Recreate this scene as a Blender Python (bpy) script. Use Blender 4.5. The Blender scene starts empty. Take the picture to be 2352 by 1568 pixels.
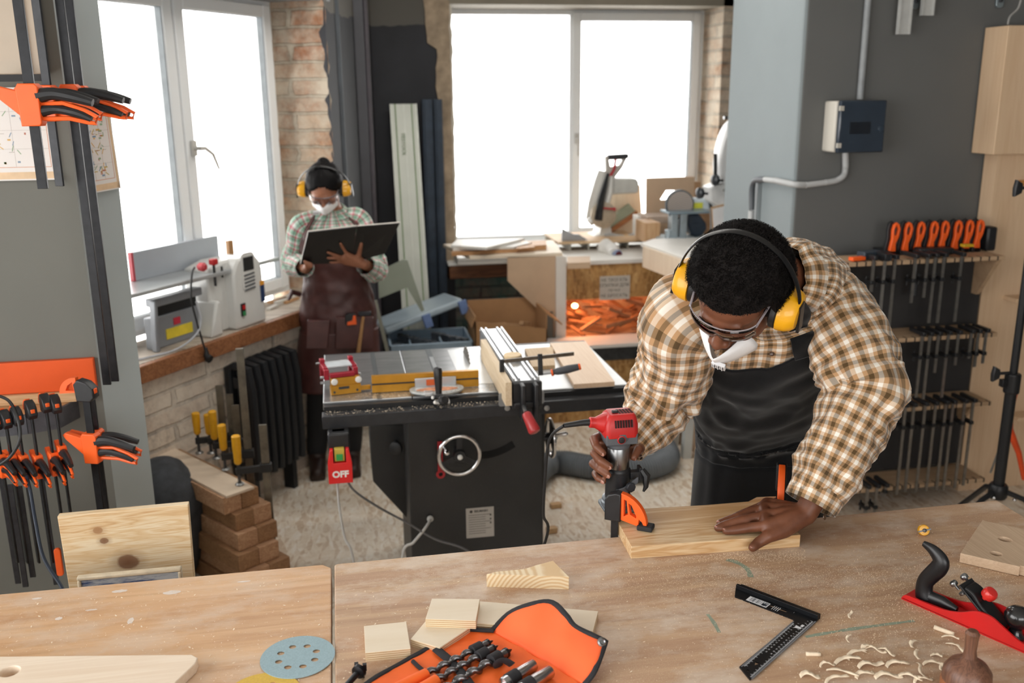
import bpy, bmesh, math, random
from mathutils import Vector, Matrix, noise
from math import pi, sin, cos, radians, sqrt, atan2
random.seed(7)
SC = bpy.context.scene; COL = SC.collection
# ------------------------------------------------------------------ camera
FPX = 2160.0; CX, CY = 1176.0, 784.0; CAMH = 1.9
_yaw = radians(10.4); _p = math.atan(569/2160); _r = radians(-.52)
cF = Vector((sin(_yaw)*cos(_p), cos(_yaw)*cos(_p), -sin(_p)))
_R0 = Vector((cos(_yaw), -sin(_yaw), 0)); _U0 = _R0.cross(cF)
cR = (_R0*cos(_r)+_U0*sin(_r)).normalized(); cU = cR.cross(cF)
CAM = Vector((0, 0, CAMH))
cam = bpy.data.cameras.new('camera'); camo = bpy.data.objects.new('camera', cam); COL.objects.link(camo)
cam.sensor_width = 36; cam.lens = FPX/2352*36; cam.clip_start = .05
camo.matrix_world = Matrix(((cR.x, cU.x, -cF.x, 0), (cR.y, cU.y, -cF.y, 0), (cR.z, cU.z, -cF.z, CAMH), (0, 0, 0, 1)))
cam.dof.use_dof = True; cam.dof.focus_distance = 2.05; cam.dof.aperture_fstop = 3.6
SC.camera = camo
# ------------------------------------------------------------------ world, daylight, exposure
w = bpy.data.worlds.new('World'); SC.world = w; w.use_nodes = True
bg = w.node_tree.nodes['Background']; bg.inputs[0].default_value = (1.0, .985, .96, 1); bg.inputs[1].default_value = 5.7
SC.view_settings.view_transform = 'Standard'; SC.view_settings.look = 'None'
SC.view_settings.exposure = 0.0; SC.view_settings.gamma = 1; SC.view_settings.use_curve_mapping = False
SC.cycles.use_denoising = True; SC.cycles.max_bounces = 7; SC.cycles.diffuse_bounces = 4
SC.cycles.sample_clamp_indirect = 6; SC.cycles.caustics_reflective = False; SC.cycles.caustics_refractive = False
def portal(name, loc, sx, sy, direction):
    l = bpy.data.lights.new(name, 'AREA'); l.shape = 'RECTANGLE'; l.size = sx; l.size_y = sy
    l.cycles.is_portal = True
    o = bpy.data.objects.new(name, l); COL.objects.link(o); o.location = loc
    o.rotation_euler = Vector(direction).to_track_quat('-Z', 'Y').to_euler()
# ------------------------------------------------------------------ points seen in the photo -> places in the room
def ray(x, y): return cF + cR*((x-CX)/FPX) + cU*((CY-y)/FPX)
def PZ(x, y, z): d = ray(x, y); return CAM + d*((z-CAMH)/d.z)
def PY(x, y, Y): d = ray(x, y); return CAM + d*(Y/d.y)
def PX(x, y, X): d = ray(x, y); return CAM + d*(X/d.x)
def PD(x, y, dep): return CAM + ray(x, y)*dep
def PP(x, y, P0, n): d = ray(x, y); n = Vector(n); return CAM + d*((Vector(P0)-CAM).dot(n)/d.dot(n))
# ------------------------------------------------------------------ materials
def lin(h):
    h = h.lstrip('#'); c = [int(h[i:i+2], 16)/255 for i in (0, 2, 4)]
    return tuple(x/12.92 if x <= .04045 else ((x+.055)/1.055)**2.4 for x in c)+(1,)
class NT:
    def __init__(s, name):
        s.m = bpy.data.materials.new(name); s.m.use_nodes = True; s.t = s.m.node_tree
        s.b = s.t.nodes['Principled BSDF']
    def n(s, typ, **kw):
        x = s.t.nodes.new(typ)
        for k, v in kw.items(): setattr(x, k, v)
        return x
    def l(s, a, b): s.t.links.new(a, b)
    def coord(s, which='Object', scale=(1, 1, 1), rot=(0, 0, 0), loc=(0, 0, 0)):
        c = s.n('ShaderNodeTexCoord'); m = s.n('ShaderNodeMapping')
        m.inputs['Scale'].default_value = scale; m.inputs['Rotation'].default_value = rot; m.inputs['Location'].default_value = loc
        s.l(c.outputs[which], m.inputs[0]); return m.outputs[0]
    def noise(s, vec, scale, detail=4, rough=.55, dist=0):
        x = s.n('ShaderNodeTexNoise'); x.inputs['Scale'].default_value = scale; x.inputs['Detail'].default_value = detail
        x.inputs['Roughness'].default_value = rough; x.inputs['Distortion'].default_value = dist
        s.l(vec, x.inputs['Vector']); return x.outputs['Fac']
    def ramp(s, fac, stops, interp='LINEAR'):
        x = s.n('ShaderNodeValToRGB'); x.color_ramp.interpolation = interp
        e = x.color_ramp.elements
        while len(e) < len(stops): e.new(.5)
        for i, (p, c) in enumerate(stops):
            e[i].position = p; e[i].color = lin(c) if isinstance(c, str) else (c, c, c, 1)
        s.l(fac, x.inputs[0]); return x.outputs[0]
    def mix(s, fac, a, b, mode='MIX'):
        x = s.n('ShaderNodeMix', data_type='RGBA', blend_type=mode)
        for i, v in ((0, fac), (6, a), (7, b)):
            if hasattr(v, 'is_output') or hasattr(v, 'links'): s.l(v, x.inputs[i])
            else: x.inputs[i].default_value = (v if i == 0 else (lin(v) if isinstance(v, str) else v))
        return x.outputs[2]
    def math(s, op, a, b=None, c=None):
        x = s.n('ShaderNodeMath', operation=op)
        for i, v in enumerate((a, b, c)):
            if v is None: continue
            if isinstance(v, (int, float)): x.inputs[i].default_value = v
            else: s.l(v, x.inputs[i])
        return x.outputs[0]
    def bump(s, h, strength, dist=.002):
        x = s.n('ShaderNodeBump'); x.inputs['Strength'].default_value = strength; x.inputs['Distance'].default_value = dist
        s.l(h, x.inputs['Height']); s.l(x.outputs[0], s.b.inputs['Normal'])
    def col(s, c):
        if isinstance(c, str): s.b.inputs['Base Color'].default_value = lin(c)
        else: s.l(c, s.b.inputs['Base Color'])
        return s
    def set(s, rough=.5, metal=0, spec=.5, coat=0, sheen=0):
        i = s.b.inputs; i['Roughness'].default_value = rough; i['Metallic'].default_value = metal
        i['Specular IOR Level'].default_value = spec; i['Coat Weight'].default_value = coat; i['Sheen Weight'].default_value = sheen
        return s
_mc = {}
def M(hexc, rough=.5, metal=0, var=.12, scale=20, bump=.0, coat=0, spec=.5, sheen=0):
    """plain material with a soft procedural variation"""
    k = (hexc, rough, metal, var, scale, bump, coat, spec, sheen)
    if k in _mc: return _mc[k]
    t = NT('surface_'+hexc.strip('#')); v = t.coord()
    n = t.noise(v, scale, 5)
    c = lin(hexc); a = tuple(min(1, x*(1-var)) for x in c[:3])+(1,); b = tuple(min(1, x*(1+var)) for x in c[:3])+(1,)
    r = t.n('ShaderNodeValToRGB'); r.color_ramp.elements[0].position = .3; r.color_ramp.elements[1].position = .7
    r.color_ramp.elements[0].color = a; r.color_ramp.elements[1].color = b; t.l(n, r.inputs[0])
    t.col(r.outputs[0]).set(rough, metal, spec, coat, sheen)
    if bump: t.bump(t.noise(v, scale*4, 6), bump)
    _mc[k] = t.m; return t.m
def wood(name, light, dark, axis=0, scale=1.0, rough=.6, contrast=1.0, knots=0, loc=(0, 0, 0), fine=.18, bump=.15):
    t = NT(name); s = [24*scale]*3; s[axis] = 1.2*scale
    v = t.coord(scale=tuple(s), loc=loc)
    n1 = t.noise(v, 1.0, 4, .6, .6)
    rg = t.math('FRACT', t.math('MULTIPLY', n1, 8.0))
    rg = t.math('ABSOLUTE', t.math('SUBTRACT', t.math('MULTIPLY', rg, 2.0), 1.0))
    f = t.math('ADD', t.math('MULTIPLY', n1, .6), t.math('MULTIPLY', rg, .4*contrast))
    c = t.ramp(f, [(.25, light), (.75, dark)])
    s2 = [120*scale]*3; s2[axis] = 4*scale
    v2 = t.coord(scale=tuple(s2), loc=loc); n2 = t.noise(v2, 1.0, 3, .7)
    c = t.mix(fine, c, t.ramp(n2, [(.3, dark), (.7, light)]))
    t.col(c).set(rough); t.bump(n2, bump, .001); return t.m
# ------------------------------------------------------------------ mesh collecting
WM = {}
def empty_bm(): return None
class MB:
    def __init__(s, frame=None): s.v = []; s.f = []; s.mi = []; s.uv = []; s.m = 0; s.T = frame; s.hasuv = False
    def add(s, vs, fs, uvs=None):
        b = len(s.v)
        for q in vs:
            q = Vector(q); s.v.append(s.T @ q if s.T else q)
        for k, f in enumerate(fs):
            s.f.append([b+i for i in f]); s.mi.append(s.m)
            if uvs: s.uv.append(uvs[k]); s.hasuv = True
            else: s.uv.append(None)
        return s
    def box(s, c, size, rot=None):
        c = Vector(c); x, y, z = [q/2 for q in size]
        vs = [Vector((i*x, j*y, k*z)) for i in (-1, 1) for j in (-1, 1) for k in (-1, 1)]
        if rot is not None:
            R = rot if isinstance(rot, Matrix) else Matrix.Rotation(rot, 3, 'Z')
            vs = [R @ q for q in vs]
        return s.add([c+q for q in vs], [(0, 1, 3, 2), (4, 6, 7, 5), (0, 4, 5, 1), (2, 3, 7, 6), (0, 2, 6, 4), (1, 5, 7, 3)])
    def bb(s, x0, x1, y0, y1, z0, z1): return s.box(((x0+x1)/2, (y0+y1)/2, (z0+z1)/2), (x1-x0, y1-y0, z1-z0))
    def bar(s, p0, p1, wdt, hgt, up=(0, 0, 1)):
        p0 = Vector(p0); p1 = Vector(p1); d = (p1-p0); L = d.length; d.normalize(); up = Vector(up)
        sd = d.cross(up)
        if sd.length < 1e-4: sd = d.cross(Vector((1, 0, 0)))
        sd.normalize(); u = sd.cross(d)
        R = Matrix((d, sd, u)).transposed()
        return s.box((p0+p1)/2, (L, wdt, hgt), R)
    def tube(s, pts, r, n=10, cap=True, flat=1.0, up=None):
        pts = [Vector(p) for p in pts]; N = len(pts)
        rs = [r]*N if isinstance(r, (int, float)) else list(r)
        T = []
        for i in range(N):
            a = pts[max(0, i-1)]; b = pts[min(N-1, i+1)]; T.append((b-a).normalized() if (b-a).length > 1e-9 else Vector((0, 0, 1)))
        u = Vector(up) if up else (Vector((0, 0, 1)) if abs(T[0].z) < .9 else Vector((1, 0, 0)))
        vs = []
        for i in range(N):
            u = (u-T[i]*u.dot(T[i]))
            if u.length < 1e-6: u = T[i].orthogonal()
            u.normalize(); w_ = T[i].cross(u)
            for k in range(n):
                a = 2*pi*k/n; vs.append(pts[i]+u*(cos(a)*rs[i]*flat)+w_*(sin(a)*rs[i]))
        fs = [(i*n+k, i*n+(k+1) % n, (i+1)*n+(k+1) % n, (i+1)*n+k) for i in range(N-1) for k in range(n)]
        if cap: fs += [tuple(range(n))[::-1], tuple((N-1)*n+k for k in range(n))]
        return s.add(vs, fs)
    def cyl(s, p0, p1, r0, r1=None, n=20): return s.tube([p0, p1], [r0, r0 if r1 is None else r1], n)
    def lathe(s, prof, base=(0, 0, 0), axis=(0, 0, 1), n=28):
        base = Vector(base); ax = Vector(axis).normalized(); u = ax.orthogonal().normalized(); w_ = ax.cross(u)
        vs = []; N = len(prof)
        for r, h in prof:
            for k in range(n):
                a = 2*pi*k/n; vs.append(base+ax*h+(u*cos(a)+w_*sin(a))*max(r, 1e-5))
        fs = [(i*n+k, i*n+(k+1) % n, (i+1)*n+(k+1) % n, (i+1)*n+k) for i in range(N-1) for k in range(n)]
        fs += [tuple(range(n))[::-1], tuple((N-1)*n+k for k in range(n))]
        return s.add(vs, fs)
    def sph(s, c, r, n=16, rot=None):
        c = Vector(c); r = (r, r, r) if isinstance(r, (int, float)) else r
        vs = []; m = n//2
        for i in range(m+1):
            th = pi*i/m
            for k in range(n):
                a = 2*pi*k/n; q = Vector((sin(th)*cos(a)*r[0], sin(th)*sin(a)*r[1], cos(th)*r[2]))
                if rot is not None: q = rot @ q
                vs.append(c+q)
        fs = [(i*n+k, (i+1)*n+k, (i+1)*n+(k+1) % n, i*n+(k+1) % n) for i in range(m) for k in range(n)]
        return s.add(vs, fs)
    def prism(s, pts, O, U, V, W):
        """polygon pts (u,v) in the plane O,U,V swept by W"""
        O, U, V, W = Vector(O), Vector(U), Vector(V), Vector(W); n = len(pts)
        vs = [O+U*a+V*b for a, b in pts]; vs += [q+W for q in vs]
        fs = [tuple(range(n))[::-1], tuple(range(n, 2*n))]+[(k, (k+1) % n, n+(k+1) % n, n+k) for k in range(n)]
        return s.add(vs, fs)
    def plate(s, loops, O, U, V, W, bevel=0):
        """flat plate with holes: first loop outer, the rest holes, swept by W"""
        O, U, V, W = Vector(O), Vector(U).normalized(), Vector(V).normalized(), Vector(W)
        cu = bpy.data.curves.new('tmp', 'CURVE'); cu.dimensions = '2D'; cu.fill_mode = 'BOTH'; cu.extrude = W.length/2-bevel; cu.bevel_depth = bevel; cu.bevel_resolution = 2; cu.offset = -bevel
        for lp in loops:
            sp = cu.splines.new('POLY'); sp.points.add(len(lp)-1)
            for i, (a, b) in enumerate(lp): sp.points[i].co = (a, b, 0, 1)
            sp.use_cyclic_u = True
        s._conv(cu, O+W/2, U, V, W.normalized()); return s
    def text(s, txt, O, U, V, size, W=.0006, align='CENTER', bold=0):
        O, U, V = Vector(O), Vector(U).normalized(), Vector(V).normalized()
        cu = bpy.data.curves.new('tmp', 'FONT'); cu.body = txt; cu.size = size; cu.align_x = align; cu.align_y = 'CENTER'; cu.extrude = W/2; cu.offset = bold; cu.resolution_u = 3
        Nn = U.cross(V); s._conv(cu, O+Nn*W/2, U, V, Nn); return s
    def _conv(s, cu, O, U, V, Nn):
        ob = bpy.data.objects.new('tmp', cu); COL.objects.link(ob)
        dg = bpy.context.evaluated_depsgraph_get(); me = bpy.data.meshes.new_from_object(ob.evaluated_get(dg))
        s.add([O+U*v.co.x+V*v.co.y+Nn*v.co.z for v in me.vertices], [tuple(p.vertices) for p in me.polygons])
        bpy.data.objects.remove(ob); bpy.data.curves.remove(cu); bpy.data.meshes.remove(me)
    def build(s, name, mat, parent=None, bevel=0, smooth=True, ang=35, sub=0, seg=2, thick=0, label=None, origin=None):
        me = bpy.data.meshes.new(name); o = bpy.data.objects.new(name, me)
        if parent is not None:
            P = WM[parent.name]; inv = P.inverted(); vs = [inv @ q for q in s.v]; o.parent = parent; WM[o.name] = P
        else:
            if origin is None:
                mn = [min(q[i] for q in s.v) for i in range(3)]; mx = [max(q[i] for q in s.v) for i in range(3)]
                origin = Vector(((mn[0]+mx[0])/2, (mn[1]+mx[1])/2, mn[2]))
            origin = Vector(origin); vs = [q-origin for q in s.v]; o.location = origin; WM[o.name] = Matrix.Translation(origin)
        me.from_pydata([tuple(q) for q in vs], [], s.f)
        for mm in (mat if isinstance(mat, (list, tuple)) else [mat]): me.materials.append(mm)
        for p, mi in zip(me.polygons, s.mi): p.material_index = mi; p.use_smooth = smooth
        if s.hasuv:
            ul = me.uv_layers.new(name='UVMap')
            for p in me.polygons:
                uv = s.uv[p.index]
                if uv:
                    for k, li in enumerate(p.loop_indices): ul.data[li].uv = uv[k]
        me.validate()
        if not s.hasuv:
            b = bmesh.new(); b.from_mesh(me); bmesh.ops.recalc_face_normals(b, faces=b.faces); b.to_mesh(me); b.free()
        if smooth: me.set_sharp_from_angle(angle=radians(ang))
        COL.objects.link(o)
        if bevel:
            md = o.modifiers.new('Bevel', 'BEVEL'); md.width = bevel; md.segments = seg; md.limit_method = 'ANGLE'; md.angle_limit = radians(30)
        if sub: md = o.modifiers.new('Sub', 'SUBSURF'); md.levels = sub; md.render_levels = sub
        if thick: md = o.modifiers.new('Solid', 'SOLIDIFY'); md.thickness = thick; md.offset = 1
        if label: o['label'] = label
        return o
def tag(o, label=None, cat=None, group=None, kind=None):
    if label: o['label'] = label
    if cat: o['category'] = cat
    if group: o['group'] = group
    if kind: o['kind'] = kind
    return o
def struct(o): o['kind'] = 'structure'; return o
def thing(name, label, cat, loc=(0, 0, 0), rz=0, group=None):
    o = bpy.data.objects.new(name, None); COL.objects.link(o); o.empty_display_size = .05
    o.location = loc; o.rotation_euler = (0, 0, rz)
    WM[o.name] = Matrix.Translation(Vector(loc)) @ Matrix.Rotation(rz, 4, 'Z')
    tag(o, label, cat, group); return o
def fr(loc, rz=0, rx=0, ry=0): return Matrix.Translation(Vector(loc)) @ Matrix.Rotation(rz, 4, 'Z') @ Matrix.Rotation(ry, 4, 'Y') @ Matrix.Rotation(rx, 4, 'X')
def frame(loc, X, Y):
    X = Vector(X).normalized(); Z = X.cross(Vector(Y)).normalized(); Y = Z.cross(X)
    return Matrix(((X.x, Y.x, Z.x, loc[0]), (X.y, Y.y, Z.y, loc[1]), (X.z, Y.z, Z.z, loc[2]), (0, 0, 0, 1)))
def dup(root, mat=None, label=None, group=None, keep=None):
    r = root.copy(); COL.objects.link(r)
    if mat is not None: r.matrix_world = mat
    if label: r['label'] = label
    if group: r['group'] = group
    def rec(a, b):
        for ch in a.children:
            if keep and not keep(ch): continue
            c = ch.copy(); COL.objects.link(c); c.parent = b; rec(ch, c)
    rec(root, r); return r
def crom(pts, n):
    """Catmull-Rom through tuples"""
    out = []; P = [tuple(p) for p in pts]; N = len(P)
    for i in range(n+1):
        t = i/n*(N-1); k = min(int(t), N-2); f = t-k
        a, b, c, d = P[max(0, k-1)], P[k], P[k+1], P[min(N-1, k+2)]
        out.append(tuple(.5*((2*b[j])+(-a[j]+c[j])*f+(2*a[j]-5*b[j]+4*c[j]-d[j])*f*f+(-a[j]+3*b[j]-3*c[j]+d[j])*f**3) for j in range(len(b))))
    return out
def circ(cx, cy, r, n=20, r2=None): return [(cx+r*cos(2*pi*k/n), cy+(r2 or r)*sin(2*pi*k/n)) for k in range(n)]
def rrect(x0, x1, y0, y1, r, n=4):
    o = []
    for cx, cy, a0 in ((x1-r, y1-r, 0), (x0+r, y1-r, pi/2), (x0+r, y0+r, pi), (x1-r, y0+r, 1.5*pi)):
        for k in range(n+1): a = a0+pi/2*k/n; o.append((cx+r*cos(a), cy+r*sin(a)))
    return o
X3, Y3, Z3 = Vector((1, 0, 0)), Vector((0, 1, 0)), Vector((0, 0, 1))
# shared surfaces
BLACK = M('#17181a', .5, 0, .2, 30); BLKPL = M('#1b1c1f', .42, 0, .25, 40, .1); ORANGE = M('#f2601c', .45, 0, .06, 15)
STEEL = M('#9a9c9e', .32, 1, .15, 30); DSTEEL = M('#55565a', .4, .9, .2, 25); CHROME = M('#d8d8da', .12, 1, .05, 10)
WHITE = M('#e6e5e1', .5, 0, .04, 8); YELLOW = M('#e5a50e', .4, 0, .08, 12, coat=.3); RED = M('#b81a1c', .4, 0, .1, 15)
def osb_mat(name, c1, c2, c3, sc=1.0, rough=.65, flat='xy'):
    t = NT(name); src = t.n('ShaderNodeTexCoord').outputs['Object']
    def layer(rot, sx, sy, seed):
        m = t.n('ShaderNodeMapping'); 
        if flat == 'xy': m.inputs['Rotation'].default_value = (0, 0, rot); m.inputs['Scale'].default_value = (sx*sc, sy*sc, sx*sc)
        else: m.inputs['Rotation'].default_value = (0, rot, 0); m.inputs['Scale'].default_value = (sx*sc, sx*sc, sy*sc)
        m.inputs['Location'].default_value = (seed, seed*2, seed*.3); t.l(src, m.inputs[0])
        v = t.n('ShaderNodeTexVoronoi'); v.inputs['Scale'].default_value = 1; t.l(m.outputs[0], v.inputs[0])
        sx_ = t.n('ShaderNodeSeparateColor'); t.l(v.outputs['Color'], sx_.inputs[0]); return sx_.outputs[0], v.outputs['Distance']
    a, da = layer(.5, 38, 13, 1.3); b, db = layer(-.7, 34, 11, 4.1); c, dc = layer(1.5, 40, 12, 7.7)
    s_ = t.math('FRACT', t.math('ADD', t.math('ADD', a, b), c))
    colr = t.ramp(s_, [(0, c1), (.35, c2), (.6, c2), (.85, c3), (1, c3)])
    g = t.noise(src, 60*sc, 4); colr = t.mix(.25, colr, t.ramp(g, [(.35, c3), (.65, c1)]))
    g2 = t.noise(src, 2.2, 4); colr = t.mix(t.ramp(g2, [(.4, 0.0), (.75, .45)]), colr, c1)
    t.col(colr).set(rough); t.bump(s_, .2, .001); return t.m
def brick_mat(name, ax='XZ', base=('#a98468', '#c3a489'), mortar='#8d8378', paint=None, pamt=.5, bw=.26, rh=.078, dirt='#5b4a40'):
    t = NT(name); src = t.n('ShaderNodeTexCoord').outputs['Object']
    sp = t.n('ShaderNodeSeparateXYZ'); t.l(src, sp.inputs[0]); cb = t.n('ShaderNodeCombineXYZ')
    t.l(sp.outputs[ax[0]], cb.inputs[0]); t.l(sp.outputs[ax[1]], cb.inputs[1])
    w1 = t.noise(src, 9, 3); wv = t.n('ShaderNodeVectorMath', operation='MULTIPLY_ADD'); ww = t.n('ShaderNodeCombineXYZ')
    t.l(w1, ww.inputs[0]); t.l(w1, ww.inputs[1]); t.l(ww.outputs[0], wv.inputs[0]); wv.inputs[1].default_value = (.03, .02, 0); t.l(cb.outputs[0], wv.inputs[2])
    br = t.n('ShaderNodeTexBrick'); t.l(wv.outputs[0], br.inputs['Vector'])
    br.inputs['Scale'].default_value = 1; br.inputs['Brick Width'].default_value = bw; br.inputs['Row Height'].default_value = rh
    br.inputs['Mortar Size'].default_value = .009; br.inputs['Mortar Smooth'].default_value = .4
    br.inputs['Color1'].default_value = lin(base[0]); br.inputs['Color2'].default_value = lin(base[1]); br.inputs['Mortar'].default_value = lin(mortar)
    c = br.outputs['Color']; n = t.noise(src, 28, 6, .7); n2 = t.noise(src, 5, 5, .7)
    c = t.mix(t.ramp(n, [(.45, 0.0), (.7, .55)]), c, dirt)
    if paint: c = t.mix(t.ramp(n2, [(.5-pamt*.3, 0.0), (.5+.12, .9)]), c, paint)
    t.col(c).set(.9, 0, .2)
    h = t.math('SUBTRACT', t.math('MULTIPLY', n, .6), br.outputs['Fac']); t.bump(h, .9, .012); return t.m
# ================================================================== SETTING
OSBF = osb_mat('osb_floor', '#efe8dd', '#e2d4bf', '#c2a88a', .8)
struct(MB().bb(-2.6, 3.95, -2.6, 7.3, -.08, 0).build('floor', OSBF, smooth=False))
PAINT = M('#8d9093', .7, 0, .05, 2.5, .12); PAINTC = M('#c9c8c4', .8, 0, .04, 2)
struct(MB().bb(-2.6, 3.95, -2.6, 7.3, 3.1, 3.2).build('ceiling', PAINTC, smooth=False))
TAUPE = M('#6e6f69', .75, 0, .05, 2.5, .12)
WY = 2.9                                                       # the wall the long clamps hang on
TW = PY(225, 823, WY).x
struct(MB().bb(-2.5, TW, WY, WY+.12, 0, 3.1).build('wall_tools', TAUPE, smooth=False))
A0 = Vector((-.809, 3.862, 0)); wd = Vector((.5654, .8249, 0)); wn = Vector((-.8249, .5654, 0))
LW = frame(A0, wd, wn)                                          # local: x along the oblique wall, y outwards
def PL(x, y, off): return LW.inverted() @ PP(x, y, A0+wn*off, wn)
# pillar: its lit face runs back from the tool wall
e2 = PP(310, 750, Vector((TW, WY, 0)), wn)
struct(MB().prism([(TW, WY), (e2.x, e2.y), (e2.x-.35, e2.y+.28), (TW-.45, WY+.2)], (0, 0, 0), X3, Y3, (0, 0, 3.1)).build('wall_pillar', M('#a9b3b5', .7, 0, .05, 2.5, .12), smooth=False))  # blue-grey paint, lightened further to stand in for window light on this face
# oblique window wall
BRW = brick_mat('brick_under_window', 'XZ', ('#cbb3a0', '#e6d8c6'), '#a39a90', '#e4d8c8', .5)
BRR = brick_mat('brick_reveal', 'XZ', ('#9a6547', '#c4ac92'), '#8a7a68', '#d0c5b3', .75, .3, .085)
sR = PL(655, 645, .35).x; zT = 2.36; SH = .85
struct(MB(LW).bb(-.96, sR+.12, .04, .45, 0, SH-.06).build('wall_left', BRW, smooth=False))
struct(MB(LW).bb(-.96, sR+.12, .04, .45, zT, 3.1).build('wall_left_lintel', PAINT, smooth=False))
# rough brick reveal beside the window
rv = MB(LW); N1, N2 = 26, 70
vs = []; fs = []
for i in range(N1+1):
    for j in range(N2+1):
        t_ = i/N1; z = .8+j/N2*(2.35)
        crs = ((z/.085) % 1.0); dep = .002*(1 if .12 < crs < .88 else -1.3)
        q = Vector((sR-.005+.05*t_*t_, .42-.40*t_, z)); nz = noise.noise(Vector((t_*6, 0, z*9)))
        q.x += -dep*1.5-.012*nz; q.y += .012*noise.noise(Vector((t_*3, 5, z*12)))*t_; vs.append(q)
for i in range(N1):
    for j in range(N2): a = i*(N2+1)+j; fs.append((a, a+1, a+N2+2, a+N2+1))
rv.add(vs, fs)
BRR2 = brick_mat('brick_reveal_side', 'YZ', ('#9a6547', '#bb9a7c'), '#9a8a78', '#cfc4b2', .62, .3, .085)
struct(rv.build('wall_reveal', BRR2, ang=60))
PC = LW @ Vector((sR+.04, .02, 0))
DARK = M('#3c3e44', .7, 0, .12, 3, .15)
tdk = NT('dark_two_tone_paint'); vv = tdk.coord(); sp = tdk.n('ShaderNodeSeparateXYZ'); tdk.l(vv, sp.inputs[0])
hh = tdk.math('ADD', sp.outputs[2], tdk.math('MULTIPLY', tdk.noise(vv, 3, 3), .12))
cc = tdk.ramp(tdk.noise(vv, 4, 5), [(.3, '#26272b'), (.7, '#303136')]); cc = tdk.mix(tdk.ramp(hh, [(.0, 0.0), (.5, 0.0)]), cc, '#55514b')
gt = tdk.math('GREATER_THAN', hh, 2.38); tdk.col(tdk.mix(gt, cc, '#5b5852')).set(.75); DARK2 = tdk.m
C2 = PY(862, 300, 6.3); YB = 6.3
struct(MB().prism([(PC.x, PC.y), (PC.x-.25, PC.y+.2), (C2.x-.2, YB+.2), (C2.x, YB)], (0, 0, 0), X3, Y3, (0, 0, 3.1)).build('wall_corner', DARK2, smooth=False))
xl = PY(1037, 300, YB).x; xr = PX(1605, 300, PY(1603, 300, 6.68).x).x
struct(MB().bb(C2.x-.15, xl, YB, YB+.5, 0, 3.1).build('wall_back', DARK2, smooth=False, origin=(0, YB, 0)))
MIX = brick_mat('mottled_wall', 'XZ', ('#6f6a68', '#7d7770'), '#5d5a58', '#4f6e6c', .3)
struct(MB().bb(xl, xr+.6, YB, YB+.5, 0, .74).build('wall_back_sill', MIX, smooth=False))
BRB = brick_mat('brick_right_reveal', 'YZ', ('#b08a6c', '#d6c3ab'), '#9b9184', '#ddd2c0', .6, .26, .085)
struct(MB().bb(xr, xr+.9, YB, YB+.5, .74, 3.1).build('wall_back_right', [BRB, M('#6d675f', .8)], smooth=False))
struct(MB().bb(xl-.01, xr+.1, YB+.0, YB+.5, 2.455, 3.1).build('wall_back_lintel', M('#8d8576', .8, 0, .1, 4, .3), smooth=False))
# ragged plaster edge left of the back window
ed = []
for k in range(61):
    z = .8+k/60*2.3; b_ = .0+(.06 if z > 2.2 else 0)
    ed.append((xl-.085-b_+.035*noise.noise(Vector((0, 3, z*2.2)))+.016*noise.noise(Vector((0, 9, z*11))), z))
PLAS = M('#a3917b', .9, 0, .3, 14, .8)
struct(MB().prism([(xl+.004, 3.1), (xl+.004, .8)]+ed, (0, YB-.014, 0), X3, Z3, (0, .02, 0)).build('trim_1', PLAS, smooth=False))
FOAM = M('#d8d2c4', .8, 0, .1, 30, .6)
mb = MB(); pts = []
for k in range(60):
    z = .9+k/59*1.55; pts.append((xl+.01+.008*noise.noise(Vector((1, 1, z*14))), YB-.008, z))
mb.tube(pts, [.008+.010*max(0, noise.noise(Vector((7, 2, z*9)))) for (_, _, z) in pts], 8)
struct(mb.build('trim_2', FOAM))
# ---------------------------------------------------------------- windows
PVC = M('#f1f3f4', .35, 0, .02, 3); GASK = M('#8f969a', .6); 
tg = NT('window_glass'); tr = tg.n('ShaderNodeBsdfTransparent'); gl = tg.n('ShaderNodeBsdfGlossy'); gl.inputs['Roughness'].default_value = .02
lw_ = tg.n('ShaderNodeLayerWeight'); lw_.inputs[0].default_value = .12; mx_ = tg.n('ShaderNodeMixShader')
tg.l(lw_.outputs['Fresnel'], mx_.inputs[0]); tg.l(tr.outputs[0], mx_.inputs[1]); tg.l(gl.outputs[0], mx_.inputs[2]); tg.l(mx_.outputs[0], tg.t.nodes['Material Output'].inputs[0]); GLASS = tg.m
def sash(mb, x0, x1, z0, z1, y0, y1, t, fixed=False):
    mb.bb(x0, x0+t, y0, y1, z0, z1); mb.bb(x1-t, x1, y0, y1, z0, z1)
    mb.bb(x0+t, x1-t, y0, y1, z0, z0+t); mb.bb(x0+t, x1-t, y0, y1, z1-t, z1)
def window(name, T, x0, x1, z0, z1, xm, sashes):
    root = bpy.data.objects.new(name, None); COL.objects.link(root); root.location = T.to_translation(); WM[root.name] = Matrix.Translation(T.to_translation()); struct(root)
    mb = MB(T); sash(mb, x0, x1, z0, z1, -.03, .05, .05); mb.bb(xm-.03, xm+.03, -.03, .05, z0+.05, z1-.05)
    mb.build('window_frame', PVC, root, bevel=.004)
    for (a, b) in sashes:
        mb = MB(T); sash(mb, a, b, z0+.03, z1-.03, -.055, .0, .058)
        so = mb.build('window_sash', PVC, root, bevel=.006)
        mb = MB(T); sash(mb, a+.056, b-.056, z0+.084, z1-.084, -.045, -.01, .006); mb.build('gasket', GASK, root)
    mb = MB(T); lst = [(a+.055, b-.055) for a, b in sashes]
    if len(lst) < 2: lst.append((x0+.05, xm-.03) if sashes[0][0] > xm-.1 else (xm+.03, x1-.05))
    for a, b in lst:
        mb = MB(T); mb.bb(a, b, -.022, -.016, z0+.05, z1-.05); mb.build('pane', GLASS, root)
    return root
TL = LW @ Matrix.Translation((0, .35, 0))
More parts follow.
